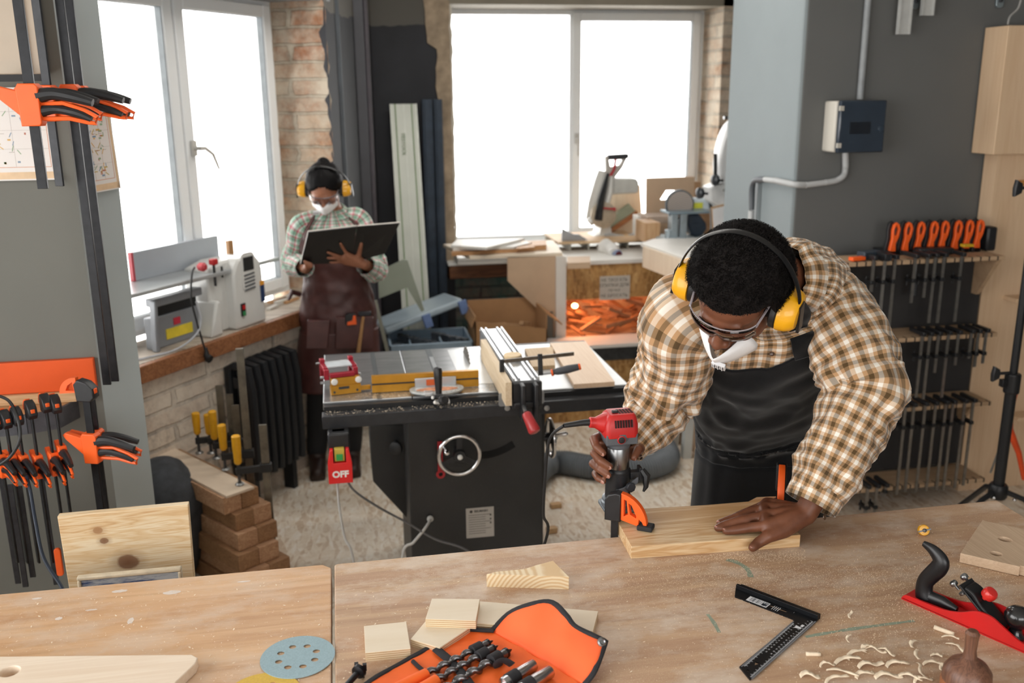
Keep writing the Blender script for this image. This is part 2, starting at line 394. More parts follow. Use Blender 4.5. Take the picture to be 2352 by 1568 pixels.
s0 = -.93; xmL = PL(402, 300, .35).x
wl = window('window_1', TL, s0, sR-.0, .87, 2.37, xmL, [(xmL+.005, sR-.035), (s0+.03, xmL-.005)])
h = PL(447, 340, .30); mb = MB(LW)
mb.box((h.x-.02, .285, h.z), (.028, .012, .07)); mb.tube([(h.x-.02, .28, h.z), (h.x-.02, .24, h.z+.0), (h.x, .236, h.z), (h.x+.05, .238, h.z-.03), (h.x+.085, .24, h.z-.1)], [.009, .01, .009, .008, .006], 10)
mb.build('window_handle', M('#c9c6c0', .4), wl)
YG = 6.68; TB = Matrix.Translation((0, YG, 0))
wxm = PY(1315, 300, YG).x
wb = window('window_2', TB, xl-.03, xr+.01, .86, 2.47, wxm, [(wxm-.015, xr-.03)])
hb = PY(1325, 318, YG-.06); mb = MB(); mb.box(hb, (.028, .014, .07)); mb.tube([hb, hb+Vector((0, -.04, 0)), hb+Vector((0, -.045, -.03)), hb+Vector((0, -.04, -.12))], [.009, .01, .009, .008], 10)
mb.build('window_handle', M('#c9c6c0', .4), wb)
struct(MB().bb(xl-.03, xr, YB-.0, YG-.05, .815, .865).build('window_sill', M('#c8cac8', .6, 0, .05, 6), smooth=False))
# window behind the camera side, on the near left wall
window('window_3', Matrix.Translation((-2.42, -.3, 0)) @ Matrix.Rotation(pi/2, 4, 'Z'), -1.9, 2.6, .65, 2.9, .3, [(-1.87, .28), (.32, 2.57)])
struct(MB().bb(-2.6, -2.4, -2.6, -2.2, 0, 3.1).bb(-2.6, -2.4, 2.3, 3.1, 0, 3.1).bb(-2.6, -2.4, -2.2, 2.3, 0, .65).bb(-2.6, -2.4, -2.2, 2.3, 2.9, 3.1).build('wall_near_left', PAINT, smooth=False))
struct(MB().bb(-2.6, -1.3, -2.6, -2.5, 0, 3.1).bb(2.1, 3.95, -2.6, -2.5, 0, 3.1).bb(-1.3, 2.1, -2.6, -2.5, 0, .9).bb(-1.3, 2.1, -2.6, -2.5, 2.75, 3.1).build('wall_behind', PAINT, smooth=False))
window('window_added', Matrix.Translation((.4, -2.55, 0)) @ Matrix.Rotation(pi, 4, 'Z'), -1.7, 1.7, .9, 2.75, .0, [(-1.67, -.02), (.02, 1.67)])  # unseen window added behind the camera to brighten bench and saw
portal('daylight_portal_behind', (.4, -2.65, 1.82), 3.4, 1.85, (0, 1, 0))
# right side: projecting wall block with the rack, room side wall
YR = 3.9; XC = PY(1830, 300, YR).x; 
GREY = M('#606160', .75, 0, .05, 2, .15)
struct(MB().bb(XC, XC+.05, YR+.002, 4.66, 0, 3.1).build('wall_right_lit_side', M('#868f92', .75, 0, .05, 2, .15), bevel=.012, smooth=False))  # window light put into the colour: side face lighter than the shaded front
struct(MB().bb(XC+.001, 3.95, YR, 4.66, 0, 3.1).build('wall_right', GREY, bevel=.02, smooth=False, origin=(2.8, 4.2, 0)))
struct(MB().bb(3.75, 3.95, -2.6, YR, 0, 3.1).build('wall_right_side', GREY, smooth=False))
struct(MB().bb(3.4, 3.6, 4.66, 6.9, 0, 3.1).build('wall_right_far', GREY, smooth=False))
# outer shell so that no daylight leaks round the corners
SHELL = M('#9a9a98', .8)
struct(MB().bb(-2.6, -2.5, 2.4, 3.1, 0, 3.1).build('wall_shell_left', SHELL, smooth=False))
struct(MB(LW).bb(-1.12, -.95, .06, .5, 0, 3.1).build('wall_left_end', SHELL, smooth=False))
struct(MB(LW).bb(sR+.07, sR+.14, .10, .5, 0, 3.1).build('wall_left_jamb', SHELL, smooth=False))
cW = LW @ Vector((sR/2+s0/2, .42, 1.6)); portal('daylight_portal_left', cW, sR-s0, 1.5, tuple(-wn))
portal('daylight_portal_back', ((xl+xr)/2, YG+.07, 1.66), xr-xl, 1.6, (0, -1, 0))
portal('daylight_portal_near', (-2.5, .05, 1.78), 4.5, 2.25, (1, 0, 0))
# sills
SILLW = wood('sill_boards', '#cfc4b6', '#8a7a6b', 0, 1.0, .6)
SILLE = wood('sill_front_edge', '#a8714a', '#6e4227', 0, 1.2, .55)
sl = MB(LW).bb(-.93, sR+.05, 0.03, .32, SH-.05, SH).build('window_sill', SILLW, bevel=.003, origin=LW @ Vector((0, .2, SH-.05))); struct(sl)
se = MB(LW).bb(-.93, sR+.05, 0, .03, SH-.075, SH-.002).build('window_sill_edge', SILLE, bevel=.003); struct(se)
struct(MB().bb(xl-.05, PY(1180, 620, YB).x, YB-.12, YB, .70, .79).build('window_sill_edge', wood('dark_beam', '#8a5a3a', '#5a3420', 0, 1), bevel=.004))
struct(MB().bb(xl-.06, xr, YB-.13, YB, .79, .81).build('window_sill', WHITE, bevel=.003))

# unseen ceiling lamps added above the view to brighten the dark floor
tl = NT('added_lamp_diffuser'); tl.b.inputs['Emission Color'].default_value = (1, .96, .9, 1); tl.b.inputs['Emission Strength'].default_value = 3; LDIF = tl.m
for i, (x, y, lab) in enumerate(((.35, 4.55, 'ceiling lamp above the person with the folder'), (1.35, 4.3, 'ceiling lamp above the table saw wing'), (.3, 3.35, 'ceiling lamp above the front of the table saw'))):
    r = thing('added_ceiling_lamp', 'added unseen long white '+lab, 'lamp', (x, y, 3.03)); MB().bb(x-.6, x+.6, y-.08, y+.08, 3.04, 3.1).build('added_lamp_housing', WHITE, r, bevel=.004)
    MB().bb(x-.58, x+.58, y-.06, y+.06, 3.025, 3.04).build('diffuser', LDIF, r)
    l = bpy.data.lights.new('added_lamp_light', 'AREA'); l.shape = 'RECTANGLE'; l.size = 1.16; l.size_y = .12; l.energy = 8.5; l.color = (1, .96, .9)
    o = bpy.data.objects.new('added_lamp_light', l); COL.objects.link(o); o.location = (x, y, 3.02)
# ================================================================== WORKBENCHES
BZ = .9
def bench_mat(name, c1, c2, c3, seed, dusty):
    t = NT(name); src = t.coord(); v = t.coord(scale=(1, 1, 1), loc=(seed, seed, 0))
    br = t.n('ShaderNodeTexBrick'); t.l(v, br.inputs['Vector']); br.inputs['Scale'].default_value = 1
    br.inputs['Brick Width'].default_value = .62; br.inputs['Row Height'].default_value = .042; br.inputs['Mortar Size'].default_value = .0; br.offset = .37
    br.inputs['Color1'].default_value = lin(c1); br.inputs['Color2'].default_value = lin(c2); br.inputs['Mortar'].default_value = lin(c2)
    g = t.noise(t.coord(scale=(2.2, 34, 34), loc=(seed, 0, 0)), 1, 5, .65, .5)
    c = t.mix(t.ramp(g, [(.42, 0.0), (.66, .75)]), br.outputs['Color'], c3)
    f = t.noise(t.coord(scale=(9, 320, 320)), 1, 3); c = t.mix(.16, c, t.ramp(f, [(.3, c3), (.7, c1)]))
    wide = t.noise(t.coord(scale=(1.6, 4.5, 1), loc=(seed*2, 0, 0)), 1, 5, .6); c = t.mix(t.ramp(wide, [(.45, 0.0), (.7, .55 if not dusty else .3)]), c, '#c8a184' if dusty else '#e0b78c')
    # worn chalky patches and specks of dust lying in the surface
    d = t.noise(t.coord(scale=(5, 9, 1), loc=(3+seed, 1, 0)), 1, 7, .72)
    c = t.mix(t.ramp(d, [(.47, 0.0), (.64, .75 if dusty else .45)]), c, '#d6c6b6')
    sp_ = t.noise(src, 420, 2); big = t.noise(src, 3.2, 5)
    m_ = t.math('MULTIPLY', t.ramp(sp_, [(.56, 0.0), (.64, 1.0)]), t.ramp(big, [(.38, .1), (.62, 1.0 if dusty else .25)]))
    c = t.mix(t.math('MULTIPLY', m_, .6), c, '#d8c3a0')
    dk = t.noise(src, 14, 5, .7); c = t.mix(t.ramp(dk, [(.66, 0.0), (.78, .5)]), c, '#8d7667')
    t.col(c).set(.55, 0, .4); t.bump(t.math('ADD', g, t.math('MULTIPLY', sp_, .4)), .2, .001); return t.m
BM1 = bench_mat('glued_pine_top', '#d6b18c', '#c69b74', '#ad8059', 1.3, False)
BM2 = bench_mat('dusty_pine_top', '#c9a988', '#b9967a', '#9b7860', 6.1, True)
LEGW = wood('bench_leg_wood', '#c8a070', '#9c7548', 2, 1)
def bench(x0, x1, outline, m, label):
    r = thing('workbench', label, 'workbench', ((x0+x1)/2, 1.5, 0))
    mb = MB(); mb.prism(outline, (0, 0, BZ-.045), X3, Y3, (0, 0, .045)); mb.build('tabletop', m, r, bevel=.0025, smooth=False)
    for lx in (x0+.08, x1-.08):
        for ly in (1.12, 1.80): MB().bb(lx-.04, lx+.04, ly-.04, ly+.04, 0, BZ-.045).build('leg', LEGW, r, bevel=.003)
    MB().bb(x0+.12, x1-.12, 1.79, 1.81, BZ-.15, BZ-.045).build('rail', LEGW, r); MB().bb(x0+.12, x1-.12, 1.11, 1.13, BZ-.15, BZ-.045).build('rail', LEGW, r)
    return r
bench(-1.9, -.057, [(-1.9, 1.05), (-.057, 1.05), (-.057, 1.908), (-.075, 1.927), (-1.9, 1.938)], BM1, 'orange-toned glued pine workbench at the left, across the gap from the dusty one')
bench(-.05, 1.592, [(-.05, 1.05), (1.585, 1.05), (1.592, 1.93), (-.045, 1.924), (-.05, 1.918)], BM2, 'wide dusty pine workbench under the router, the plane and the drill bit roll')
# paint streaks on the top
mbp = MB()
for (pts, r_) in (([(1625, 1410), (1640, 1430), (1652, 1452)], .0035), ([(1850, 1462), (1950, 1445), (2100, 1425)], .004), ([(1668, 1285), (1690, 1290), (1715, 1305), (1725, 1325)], .006)):
    q = [PZ(x, y, BZ+.0002) for x, y in pts]; q = [Vector(v) for v in crom([tuple(a) for a in q], 14)]
    for i in range(len(q)-1):
        d = (q[i+1]-q[i]).normalized(); s_ = Vector((-d.y, d.x, 0))*r_*(1+.6*noise.noise(q[i]*40)); mbp.add([q[i]-s_, q[i]+s_, q[i+1]+s_, q[i+1]-s_], [(0, 1, 2, 3)])
tag(mbp.build('paint_mark', M('#8d9a88', .7, 0, .15, 60)), 'thin greenish paint streaks dried on the dusty bench top', 'paint', kind='stuff')
mbp = MB()
for (x, y, a, b) in ((275, 1357, .016, .006), (395, 1360, .018, .008), (85, 1374, .01, .004), (300, 1425, .006, .012), (210, 1400, .012, .003), (560, 1335, .014, .003), (135, 1420, .007, .006)):
    q = PZ(x, y, BZ+.0003); rr = [(q.x+a*cos(k/18*2*pi)*(1+.35*noise.noise(Vector((k*.9, x, 0)))), q.y+b*sin(k/18*2*pi)*(1+.35*noise.noise(Vector((k*.9, y, 3))))) for k in range(18)]
    mbp.add([(u, v, BZ+.0003) for u, v in rr], [tuple(range(18))])
tag(mbp.build('glue_mark', M('#dccfc4', .6, 0, .05, 60)), 'pale dried glue smears on the left bench top', 'glue', kind='stuff')
# ------------------------------------------------------------------ sawdust (uncountable) and the curled shavings
SHAV = M('#ead8be', .7, 0, .12, 60)
mb = MB(); rnd = random.Random(3)
def chip(mb, x, y, z, s, rnd):
    a = rnd.uniform(0, pi); c, d = cos(a)*s, sin(a)*s; e = s*rnd.uniform(.2, .6); h = s*.35
    mb.add([(x-c, y-d, z), (x+d*e/s, y-c*e/s, z+h*.3), (x+c, y+d, z+h), (x-d*e/s, y+c*e/s, z+h*.2)], [(0, 1, 2, 3)])
for k in range(15000):
    u = rnd.random()
    if u < .34: px, py, s = rnd.gauss(1760, 260), 1300+abs(rnd.gauss(0, 45)), .0009
    elif u < .5: px, py, s = rnd.uniform(1440, 1850), rnd.gauss(1276, 8)-(0), .0011
    elif u < .72: px, py, s = rnd.gauss(2180, 130), rnd.gauss(1330, 60), .0011
    elif u < .86: px, py, s = rnd.gauss(1990, 200), rnd.gauss(1450, 60), .0010
    else: px, py, s = rnd.uniform(-50, 2350), rnd.uniform(1300, 1567), .0011
    if px > 2345: continue
    q = PZ(px, py, BZ)
    if q.y > 1.915 or (q.x < -.057 and q.y > 1.9): continue
    if .585 < q.x < 1.0 and 1.80 < q.y < 2.05: continue
    chip(mb, q.x, q.y, BZ+.0004, s*rnd.uniform(.6, 1.7), rnd)
for k in range(260):
    q = PZ(rnd.uniform(0, 1500), rnd.uniform(1310, 1567), BZ)
    if q.y < 1.9: chip(mb, q.x, q.y, BZ+.0005, rnd.uniform(.0015, .004), rnd)
tag(mb.build('sawdust', SHAV, smooth=False, origin=(.8, 1.6, BZ)), 'pale sawdust scattered over the bench tops', 'sawdust', kind='stuff')
def shaving(px, py, L, a, curl, wdt, rnd, lab):
    q = PZ(px, py, BZ); mb = MB(); N = 14; rnd_ = rnd.random(); dx, dy = cos(a), sin(a); vs = []
    for i in range(N+1):
        t = i/N; th = curl*t*2*pi; rr = .0035*(1-.3*t)
        x = (t-.5)*L; off = rr*sin(th); hh = .001+rr*(1-cos(th)); bend = .07*L*sin(t*pi*(1.1+.9*rnd_))
        for sgn in (-1, 1):
            o = off+sgn*wdt/2+bend; vs.append((q.x+dx*x-dy*o, q.y+dy*x+dx*o, BZ+.0006+hh+(.002 if sgn > 0 else 0)*abs(sin(th*2))))
    mb.add(vs, [(2*i, 2*i+1, 2*i+3, 2*i+2) for i in range(N)])
    tag(mb.build('wood_shaving', SHAV, thick=.0005), lab, 'shaving', 'wood shavings curled on the bench front')
def roll_shaving(px, py, L, a, r, lab):
    q = PZ(px, py, BZ+r); mb = MB(); M_ = 22; N = 5; vs = []; dx, dy = cos(a), sin(a)
    for j in range(N):
        x = (j/(N-1)-.5)*L
        for k in range(M_):
            th = k/(M_-1)*2*pi*1.25; rr = r*(1-.22*k/M_); vs.append((q.x+dx*x-dy*rr*cos(th), q.y+dy*x+dx*rr*cos(th), q.z+rr*sin(th)))
    mb.add(vs, [(j*M_+k, j*M_+k+1, (j+1)*M_+k+1, (j+1)*M_+k) for j in range(N-1) for k in range(M_-1)])
    tag(mb.build('wood_shaving', SHAV, thick=.0004), lab, 'shaving', 'wood shavings curled on the bench front')
gl = 'pale curled wood shaving in the loose litter along the bench front'
for (x, y, L, a, c, wd_) in ((1990, 1490, .03, .8, 1, .008), (1965, 1505, .05, .5, .7, .007), (2010, 1496, .04, -.5, 1.2, .006), (2035, 1500, .035, -.9, .9, .005), (1945, 1520, .05, .1, .6, .008), (1900, 1530, .03, .1, 1, .005), (1935, 1548, .055, -.6, .5, .005), (2000, 1531, .05, .02, 1.3, .009), (2060, 1528, .045, .1, .8, .008), (1860, 1555, .035, -.2, 1, .011), (1985, 1552, .04, .3, .9, .008), (2040, 1556, .05, -.1, 1.1, .01), (2090, 1558, .04, -.5, .8, .007), (2115, 1540, .045, 1.4, 1, .006), (2108, 1505, .03, 1.2, .8, .007), (2100, 1480, .03, .8, 1, .007), (2145, 1528, .04, -.2, .8, .006), (2150, 1510, .02, -.6, .6, .006), (2170, 1535, .025, .4, .8, .006), (2120, 1565, .04, .2, 1, .006), (1950, 1470, .02, 1, .6, .004), (1920, 1563, .05, .3, .7, .006), (2195, 1490, .04, -1.2, .7, .005)):
    shaving(x, y, L, a, c, wd_, rnd, gl)
roll_shaving(1868, 1502, .026, -.25, .0035, 'small rolled wood shaving lying apart, between the square and the litter')
roll_shaving(2168, 1448, .036, -.95, .0042, 'long tightly rolled wood shaving next to the red hand plane')
shaving(2182, 1468, .03, -.6, .6, .004, rnd, 'thin flat wood shaving just below the long rolled shaving')
shaving(1955, 1415, .022, .8, .4, .005, rnd, 'single pale shaving flake right of the black square')
# ------------------------------------------------------------------ pine board being routed
PINE1 = wood('pine_board', '#e4cba4', '#c59a68', 0, 1.0, .5, 1.3)
def P2(x, y, z): v = PZ(x, y, z); return (v.x, v.y)
bl = [P2(1450, 1255, .93), P2(1839, 1228, .93), None, None]
U = (Vector(bl[1])-Vector(bl[0])).normalized(); V = Vector((-U.y, U.x)); O2 = Vector(bl[0]); Lb = (Vector(bl[1])-O2).length
def BQ(a, b): p = O2+U*a+V*b; return (p.x, p.y)
wB = .19
out = [BQ(0, 0), BQ(Lb, 0), BQ(Lb, wB*.72), BQ(Lb+.03, wB+.02), BQ(Lb-.02, wB+.022), BQ(Lb-.05, wB), BQ(Lb*.6, wB-.004), BQ(0, wB)]
tag(MB().prism(out, (0, 0, BZ), X3, Y3, (0, 0, .03)).build('pine_board', PINE1, bevel=.0012, smooth=False), 'thick pine board clamped at the bench edge under the splayed hand', 'board')
kn = PZ(1515, 1224, .9303); KNOT = M('#b39263', .6, 0, .25, 90)
# ------------------------------------------------------------------ quick clamps (orange and black)
def arch(L, H, n=12): return [(L*(1-cos(pi/2*k/n))*1.0, H*cos(pi/2*k/n)) for k in range(n+1)]
def pad_clamp(name, label, T, barlen, group=None):
    """T: local frame at the head, z up, x towards the pad, pad bottom at z=0"""
    r = thing(name, label, 'clamp', T.to_translation(), 0, group)
    W = .014
    mb = MB(T); mb.plate([[(-.030, .012), (-.030, .062), (-.022, .075), (-.004, .082), (.008, .080), (.008, .012)]], (0, -W*.9, 0), (1, 0, 0), (0, 0, 1), (0, W*1.8, 0), .003); mb.cyl((-.006, -W*.92, .022), (-.006, W*.92, .022), .006)
    mb.build('clamp_head', BLKPL, r)
    oc = [(.008, .016), (.008, .082)]+[(.008+.062*sin(pi/2*k/10), .018-.012*(k/10)+.064*cos(pi/2*k/10)) for k in range(1, 11)]+[(.052, .006)]
    h1 = [(.015, .026), (.015, .068), (.021, .066), (.025, .032)]; h2 = [(.030, .033), (.026, .060), (.033, .056), (.045, .030), (.044, .026)]; h3 = [(.050, .012), (.051, .024), (.058, .019), (.063, .009)]
    mb = MB(T); mb.plate([oc, h1[::-1], h2[::-1], h3[::-1]], (0, W*.55, 0), (1, 0, 0), (0, 0, 1), (0, -W*1.1, 0), .0012)
    mb.plate([oc], (0, W*.12, 0), (1, 0, 0), (0, 0, 1), (0, -W*.24, 0)) if False else None
    mb.build('clamp_arm', ORANGE, r, label='orange arched arm')
    mb = MB(T); mb.box((.066, 0, .006), (.036, .03, .012)); mb.build('rubber_pad', M('#232427', .8, 0, .2, 60, .2), r, bevel=.003)
    mb = MB(T); mb.box((-.008, 0, .01-barlen/2), (.017, .007, barlen)); mb.build('bar', M('#1f1f21', .45, .4, .3, 50), r, bevel=.001)
    return r
q = PZ(1411, 1232, .9); hx = PZ(1483, 1215, .93)
ang = atan2(-.55, .83)
pad_clamp('quick_clamp', 'black and orange clamp pressing the left end of the pine board before the router', Matrix.Translation((hx.x-.066*cos(ang), hx.y-.066*sin(ang), .93)) @ Matrix.Rotation(ang, 4, 'Z'), .22)
hx2 = PZ(1776, 1155, .935)
T2 = Matrix.Translation((hx2.x+.045, hx2.y+.055, .93)) @ Matrix.Rotation(atan2(-.9, -.43), 4, 'Z')
pad_clamp('quick_clamp', 'orange clamp standing behind the splayed hand at the right end of the board', T2, .2)
# ------------------------------------------------------------------ trim router
RX, RY = .626, 2.019
rt = thing('trim_router', 'red and grey trim router with steel collar held upright in one hand', 'router', (RX, RY, .93))
b = (RX, RY, 0); DGREY = M('#55585d', .5, 0, .08, 30, .05)
mb = MB(); mb.plate([rrect(-.046, .046, -.046, .046, .014)], (RX, RY, .932), X3, Y3, (0, 0, .008), .001)
mb.lathe([(.046, 0), (.046, .012), (.043, .016), (.043, .022), (.037, .024)], (RX, RY, .94))
mb.build('base_plate', M('#6d747b', .35, .3, .1, 20), rt)
mb = MB(); mb.lathe([(.035, .0), (.0355, .002), (.0345, .085), (.033, .087)], (RX, RY, .955), n=40); mb.build('depth_sleeve', BLKPL, rt)
mb = MB(); mb.plate([[(-.016, 0), (.012, 0), (.018, .042), (.045, .062), (.045, .078), (.005, .050), (-.016, .045)]], (RX+.0, RY-.036, .955), X3, Z3, (0, -.006, 0), .001); mb.build('sleeve_bracket', DGREY, rt)
mb = MB(); mb.lathe([(.0345, .0), (.0345, .006), (.033, .009), (.031, .012)], (RX, RY, 1.040), n=40); mb.box((RX+.042, RY-.012, 1.03), (.025, .022, .022)); mb.box((RX+.058, RY-.012, 1.035), (.008, .026, .036)); mb.build('clamp_collar', BLKPL, rt, bevel=.001)
mb = MB(); mb.lathe([(.012, 0), (.014, .002), (.014, .010), (.011, .012)], (RX+.018, RY-.05, 1.012), (0.2, -1, .1), n=8); mb.build('knob', M('#26282e', .5), rt)
mb = MB(); mb.tube([(RX+.062, RY-.02, 1.045), (RX+.072, RY-.03, 1.03), (RX+.07, RY-.035, 1.0), (RX+.062, RY-.038, .988)], [.009, .012, .007, .003], 8); mb.build('locking_lever', BLACK, rt)
mb = MB(); mb.lathe([(.030, .0), (.0305, .001), (.0305, .066), (.030, .067)], (RX, RY, 1.048), n=48); mb.box((RX-.012, RY-.0298, 1.075), (.003, .002, .016)); 
mb.build('steel_collar', STEEL, rt)
mb = MB(); pf = [(.031, 0), (.034, .003), (.034, .012), (.040, .022), (.044, .034), (.044, .048), (.043, .050)]
mb.lathe(pf, (RX-.002, RY, 1.112), n=32); mb.box((RX-.002, RY, 1.145), (.088, .08, .03)); mb.build('motor_housing', DGREY, rt, bevel=.006)
def rring(cx, cy, z, a, b_, r): return [(cx+u, cy+v, z) for u, v in rrect(-a, a, -b_, b_, r, 5)]
mb = MB(); lv = [(1.150, .046, .042, .016, 0), (1.158, .047, .043, .016, 0), (1.186, .046, .041, .014, 0), (1.206, .040, .034, .012, .002), (1.213, .034, .029, .01, .004), (1.214, .028, .024, .008, .004)]
vs = []
for z, a, b_, r_, dx in lv: vs += rring(RX-.002+dx, RY, z, a, b_, r_)
n_ = 24; mb.add(vs, [(i*n_+k, i*n_+(k+1) % n_, (i+1)*n_+(k+1) % n_, (i+1)*n_+k) for i in range(len(lv)-1) for k in range(n_)]+[tuple(range(n_))[::-1], tuple(range(n_*(len(lv)-1), n_*len(lv)))])
mb.lathe([(.030, 0), (.027, .012), (.017, .03), (.015, .034), (.015, .048), (.012, .05)], (RX-.035, RY, 1.182), (-1, 0, .12), n=20)
cap = mb.build('motor_cap', M('#b6201f', .42, 0, .1, 25, .04), rt, bevel=.001)
mb = MB()
for k in range(7):
    mb.box((RX-.022+k*.0075, RY-.0405+.0006*0, 1.191), (.0036, .010, .020), Matrix.Rotation(radians(-14), 3, 'X'))
for i in range(5):
    for j in range(3): mb.box((RX+.000+i*.0085-.004, RY-.015+j*.012, 1.2135), (.0062, .0085, .003))
mb.build('vent_slot', M('#2a0d0e', .8), cap)
mb = MB(); mb.lathe([(.0115, 0), (.0115, .002), (.0095, .003)], (RX-.006, RY-.0435, 1.147), (0, -1, 0), n=24); mb.build('brush_cap_ring', M('#b6201f', .45), rt)
mb = MB(); mb.lathe([(.009, 0), (.009, .0045), (.007, .0050)], (RX-.006, RY-.0435, 1.147), (0, -1, 0), n=24); mb.box((RX-.006, RY-.049, 1.147), (.0014, .001, .009)); mb.build('brush_cap', BLACK, rt)
mb = MB(); mb.box((RX-.016, RY-.01, 1.217), (.016, .012, .007)); mb.build('power_switch', BLACK, rt, bevel=.002)
mb = MB(); 
for k in range(5): mb.box((RX+.0455, RY-.006+.0, 1.172+k*.005), (.0006, .026, .0012))
mb.box((RX+.0455, RY-.02, 1.182), (.0006, .0012, .026)); mb.build('printed_label', M('#d9b9b2', .6), cap)
rt.scale = (.864, .864, .864); a0 = Vector((RX-.0+(-.08)*.864, RY, .93+.258*.864)); 
c1 = [a0, a0+Vector((-.02, 0, .0)), a0+Vector((-.065, -.0, -.004))]
KI = Matrix.Translation((RX, RY, .93)) @ Matrix.Scale(1/.864, 4) @ Matrix.Translation((-RX, -RY, -.93)); mb = MB(KI).tube(c1, [.0085, .0075, .0055], 12); mb.build('cord_sleeve', BLACK, rt)
cp = [c1[-1], PY(1262, 1010, RY+.03), PY(1252, 1100, RY+.06), PY(1248, 1180, 2.12), PY(1252, 1245, 2.16), Vector((.36, 2.2, .45)), Vector((.3, 2.3, .05)), Vector((.1, 2.45, .012)), Vector((-.3, 2.5, .012))]
MB(KI).tube([Vector(v) for v in crom([tuple(p) for p in cp], 70)], .0038, 8).build('power_cord', BLACK, rt)
# ------------------------------------------------------------------ wedge offcut
WED = wood('pine_endgrain', '#e8cda3', '#d2a874', 1, 1.1, .55, 1.4, loc=(.3, 0, .2))
wz = .018
fr_ = [PZ(1117, 1346, BZ), PZ(1307, 1354, BZ)]
U = (fr_[1]-fr_[0]); Lw = U.length; U.normalize(); V = Vector((-U.y, U.x, 0))
tp = [PZ(x, y, BZ+.03) for x, y in ((1117, 1318), (1307, 1324), (1270, 1287), (1232, 1297), (1205, 1306), (1140, 1312))]
tw = NT('pine_rings'); v_ = tw.coord(loc=(-.055, .02, .052), scale=(1, .5, 1)); wv_ = tw.n('ShaderNodeTexWave', wave_type='RINGS', rings_direction='Y'); tw.l(v_, wv_.inputs[0]); wv_.inputs['Scale'].default_value = 40; wv_.inputs['Distortion'].default_value = 1.2; wv_.inputs['Detail'].default_value = 2; wv_.inputs['Detail Scale'].default_value = 1.5
tw.col(tw.ramp(wv_.outputs[0], [(.2, '#ecd9b8'), (.9, '#d9b98c')])).set(.6)
tag(MB().prism([(p.x, p.y) for p in tp], (0, 0, BZ), X3, Y3, (0, 0, .03)).build('pine_offcut', tw.m, bevel=.0008, smooth=False), 'pointed pine offcut with curved growth rings lying alone on the bench', 'offcut')
# ------------------------------------------------------------------ plywood pieces
def ply_mat():
    t = NT('birch_plywood'); v = t.coord(); sp = t.n('ShaderNodeSeparateXYZ'); t.l(v, sp.inputs[0])
    face = t.mix(t.ramp(t.noise(t.coord(scale=(4, 40, 40)), 1, 4), [(.3, 0.0), (.7, .5)]), '#e6d9c4', '#d9c7ac')
    st = t.math('GREATER_THAN', t.math('FRACT', t.math('MULTIPLY', sp.outputs[2], 1/.0042)), .5)
    edge = t.mix(st, '#e0cfb0', '#bb9c74')
    g = t.n('ShaderNodeNewGeometry'); s2 = t.n('ShaderNodeSeparateXYZ'); t.l(g.outputs['True Normal'], s2.inputs[0])
    up = t.math('GREATER_THAN', t.math('ABSOLUTE', s2.outputs[2]), .7); t.col(t.mix(up, edge, face)).set(.6); return t.m
PLY = ply_mat()
def plyb(pxs, z, th, label):
    q = [PZ(x, y, z+th) for x, y in pxs]; tag(MB().prism([(a.x, a.y) for a in q], (0, 0, z), X3, Y3, (0, 0, th)).build('plywood_block', PLY, bevel=.0006, smooth=False, origin=(q[0].x, q[0].y, z)), label, 'plywood', 'plywood offcuts beside the drill bit roll')
plyb([(839, 1499), (943, 1489), (933, 1427), (836, 1437)], BZ, .018, 'square plywood block lying alone, left of the other plywood')
plyb([(943, 1462), (1085, 1502), (1392, 1468), (1150, 1420), (985, 1418)], BZ, .015, 'plywood piece at the bottom of the stack, partly under the orange roll') if False else None
plyb([(943, 1467), (1010, 1487), (1080, 1440), (978, 1425)], BZ, .015, 'lower plywood piece whose corner pokes out toward the orange roll')
plyb([(1095, 1430), (1362, 1449), (1374, 1403), (1102, 1380)], BZ, .015, 'long narrow plywood strip running behind the raised orange flap')
plyb([(977, 1421), (1093, 1425), (1102, 1375), (992, 1374)], BZ+.0156, .018, 'square plywood block resting on top of two other pieces')
# ------------------------------------------------------------------ sanding discs
def disc(pxs, label, m, z, name='sanding_disc', tilt=0):
    cx, cy, rx_, ry_ = pxs; c = PZ(cx, cy, z); rr = (PZ(cx+rx_, cy, z)-c).length
    loops = [circ(0, 0, rr, 64)]+[circ(rr*.52*cos(a), rr*.52*sin(a), rr*.10, 16)[::-1] for a in [k*pi/4+.3 for k in range(8)]]
    tag(MB().plate(loops, c, X3, Y3, (0, 0, .0012)).build(name, m, smooth=False, origin=c), label, 'sandpaper', 'round sanding discs at the bench seam')
SB = M('#9ab3bc', .9, 0, .1, 350, .5); SY = M('#d8b452', .9, 0, .1, 350, .5)
disc((684, 1508, 84, 0), 'blue-grey round sanding disc with eight holes, lying over the yellow one', SB, BZ+.0018)
disc((602, 1598, 88, 0), 'yellow round sanding disc with holes, half under the blue-grey one', SY, BZ+.0004)
# ------------------------------------------------------------------ pale cutting board with a hole
c = [PZ(x, y, BZ+.02) for x, y in ((-60, 1502), (466, 1502), (385, 1640), (-60, 1640))]
ol = []; n_ = 6
A_, B_ = PZ(-140, 1508, BZ+.02), PZ(463, 1502, BZ+.02)
ang = atan2(B_.y-A_.y, B_.x-A_.x); T = Matrix.Translation((B_.x, B_.y, BZ)) @ Matrix.Rotation(ang, 4, 'Z')
hl = T.inverted() @ PZ(22, 1541, BZ+.02)
BEE = wood('pale_maple', '#efe0cd', '#dcc5ac', 0, .8, .5, .6)
o_ = [(-.62, -.02), (-.6, -.30), (-.10, -.30), (-.075, -.27), (-.002, -.028), (-.004, -.01), (-.018, .0)]+[(-.60, 0)]
mb = MB(T); mb.plate([o_, circ(hl.x, hl.y, .0165, 28)[::-1]], (0, 0, 0), (1, 0, 0), (0, 1, 0), (0, 0, .02), .002)
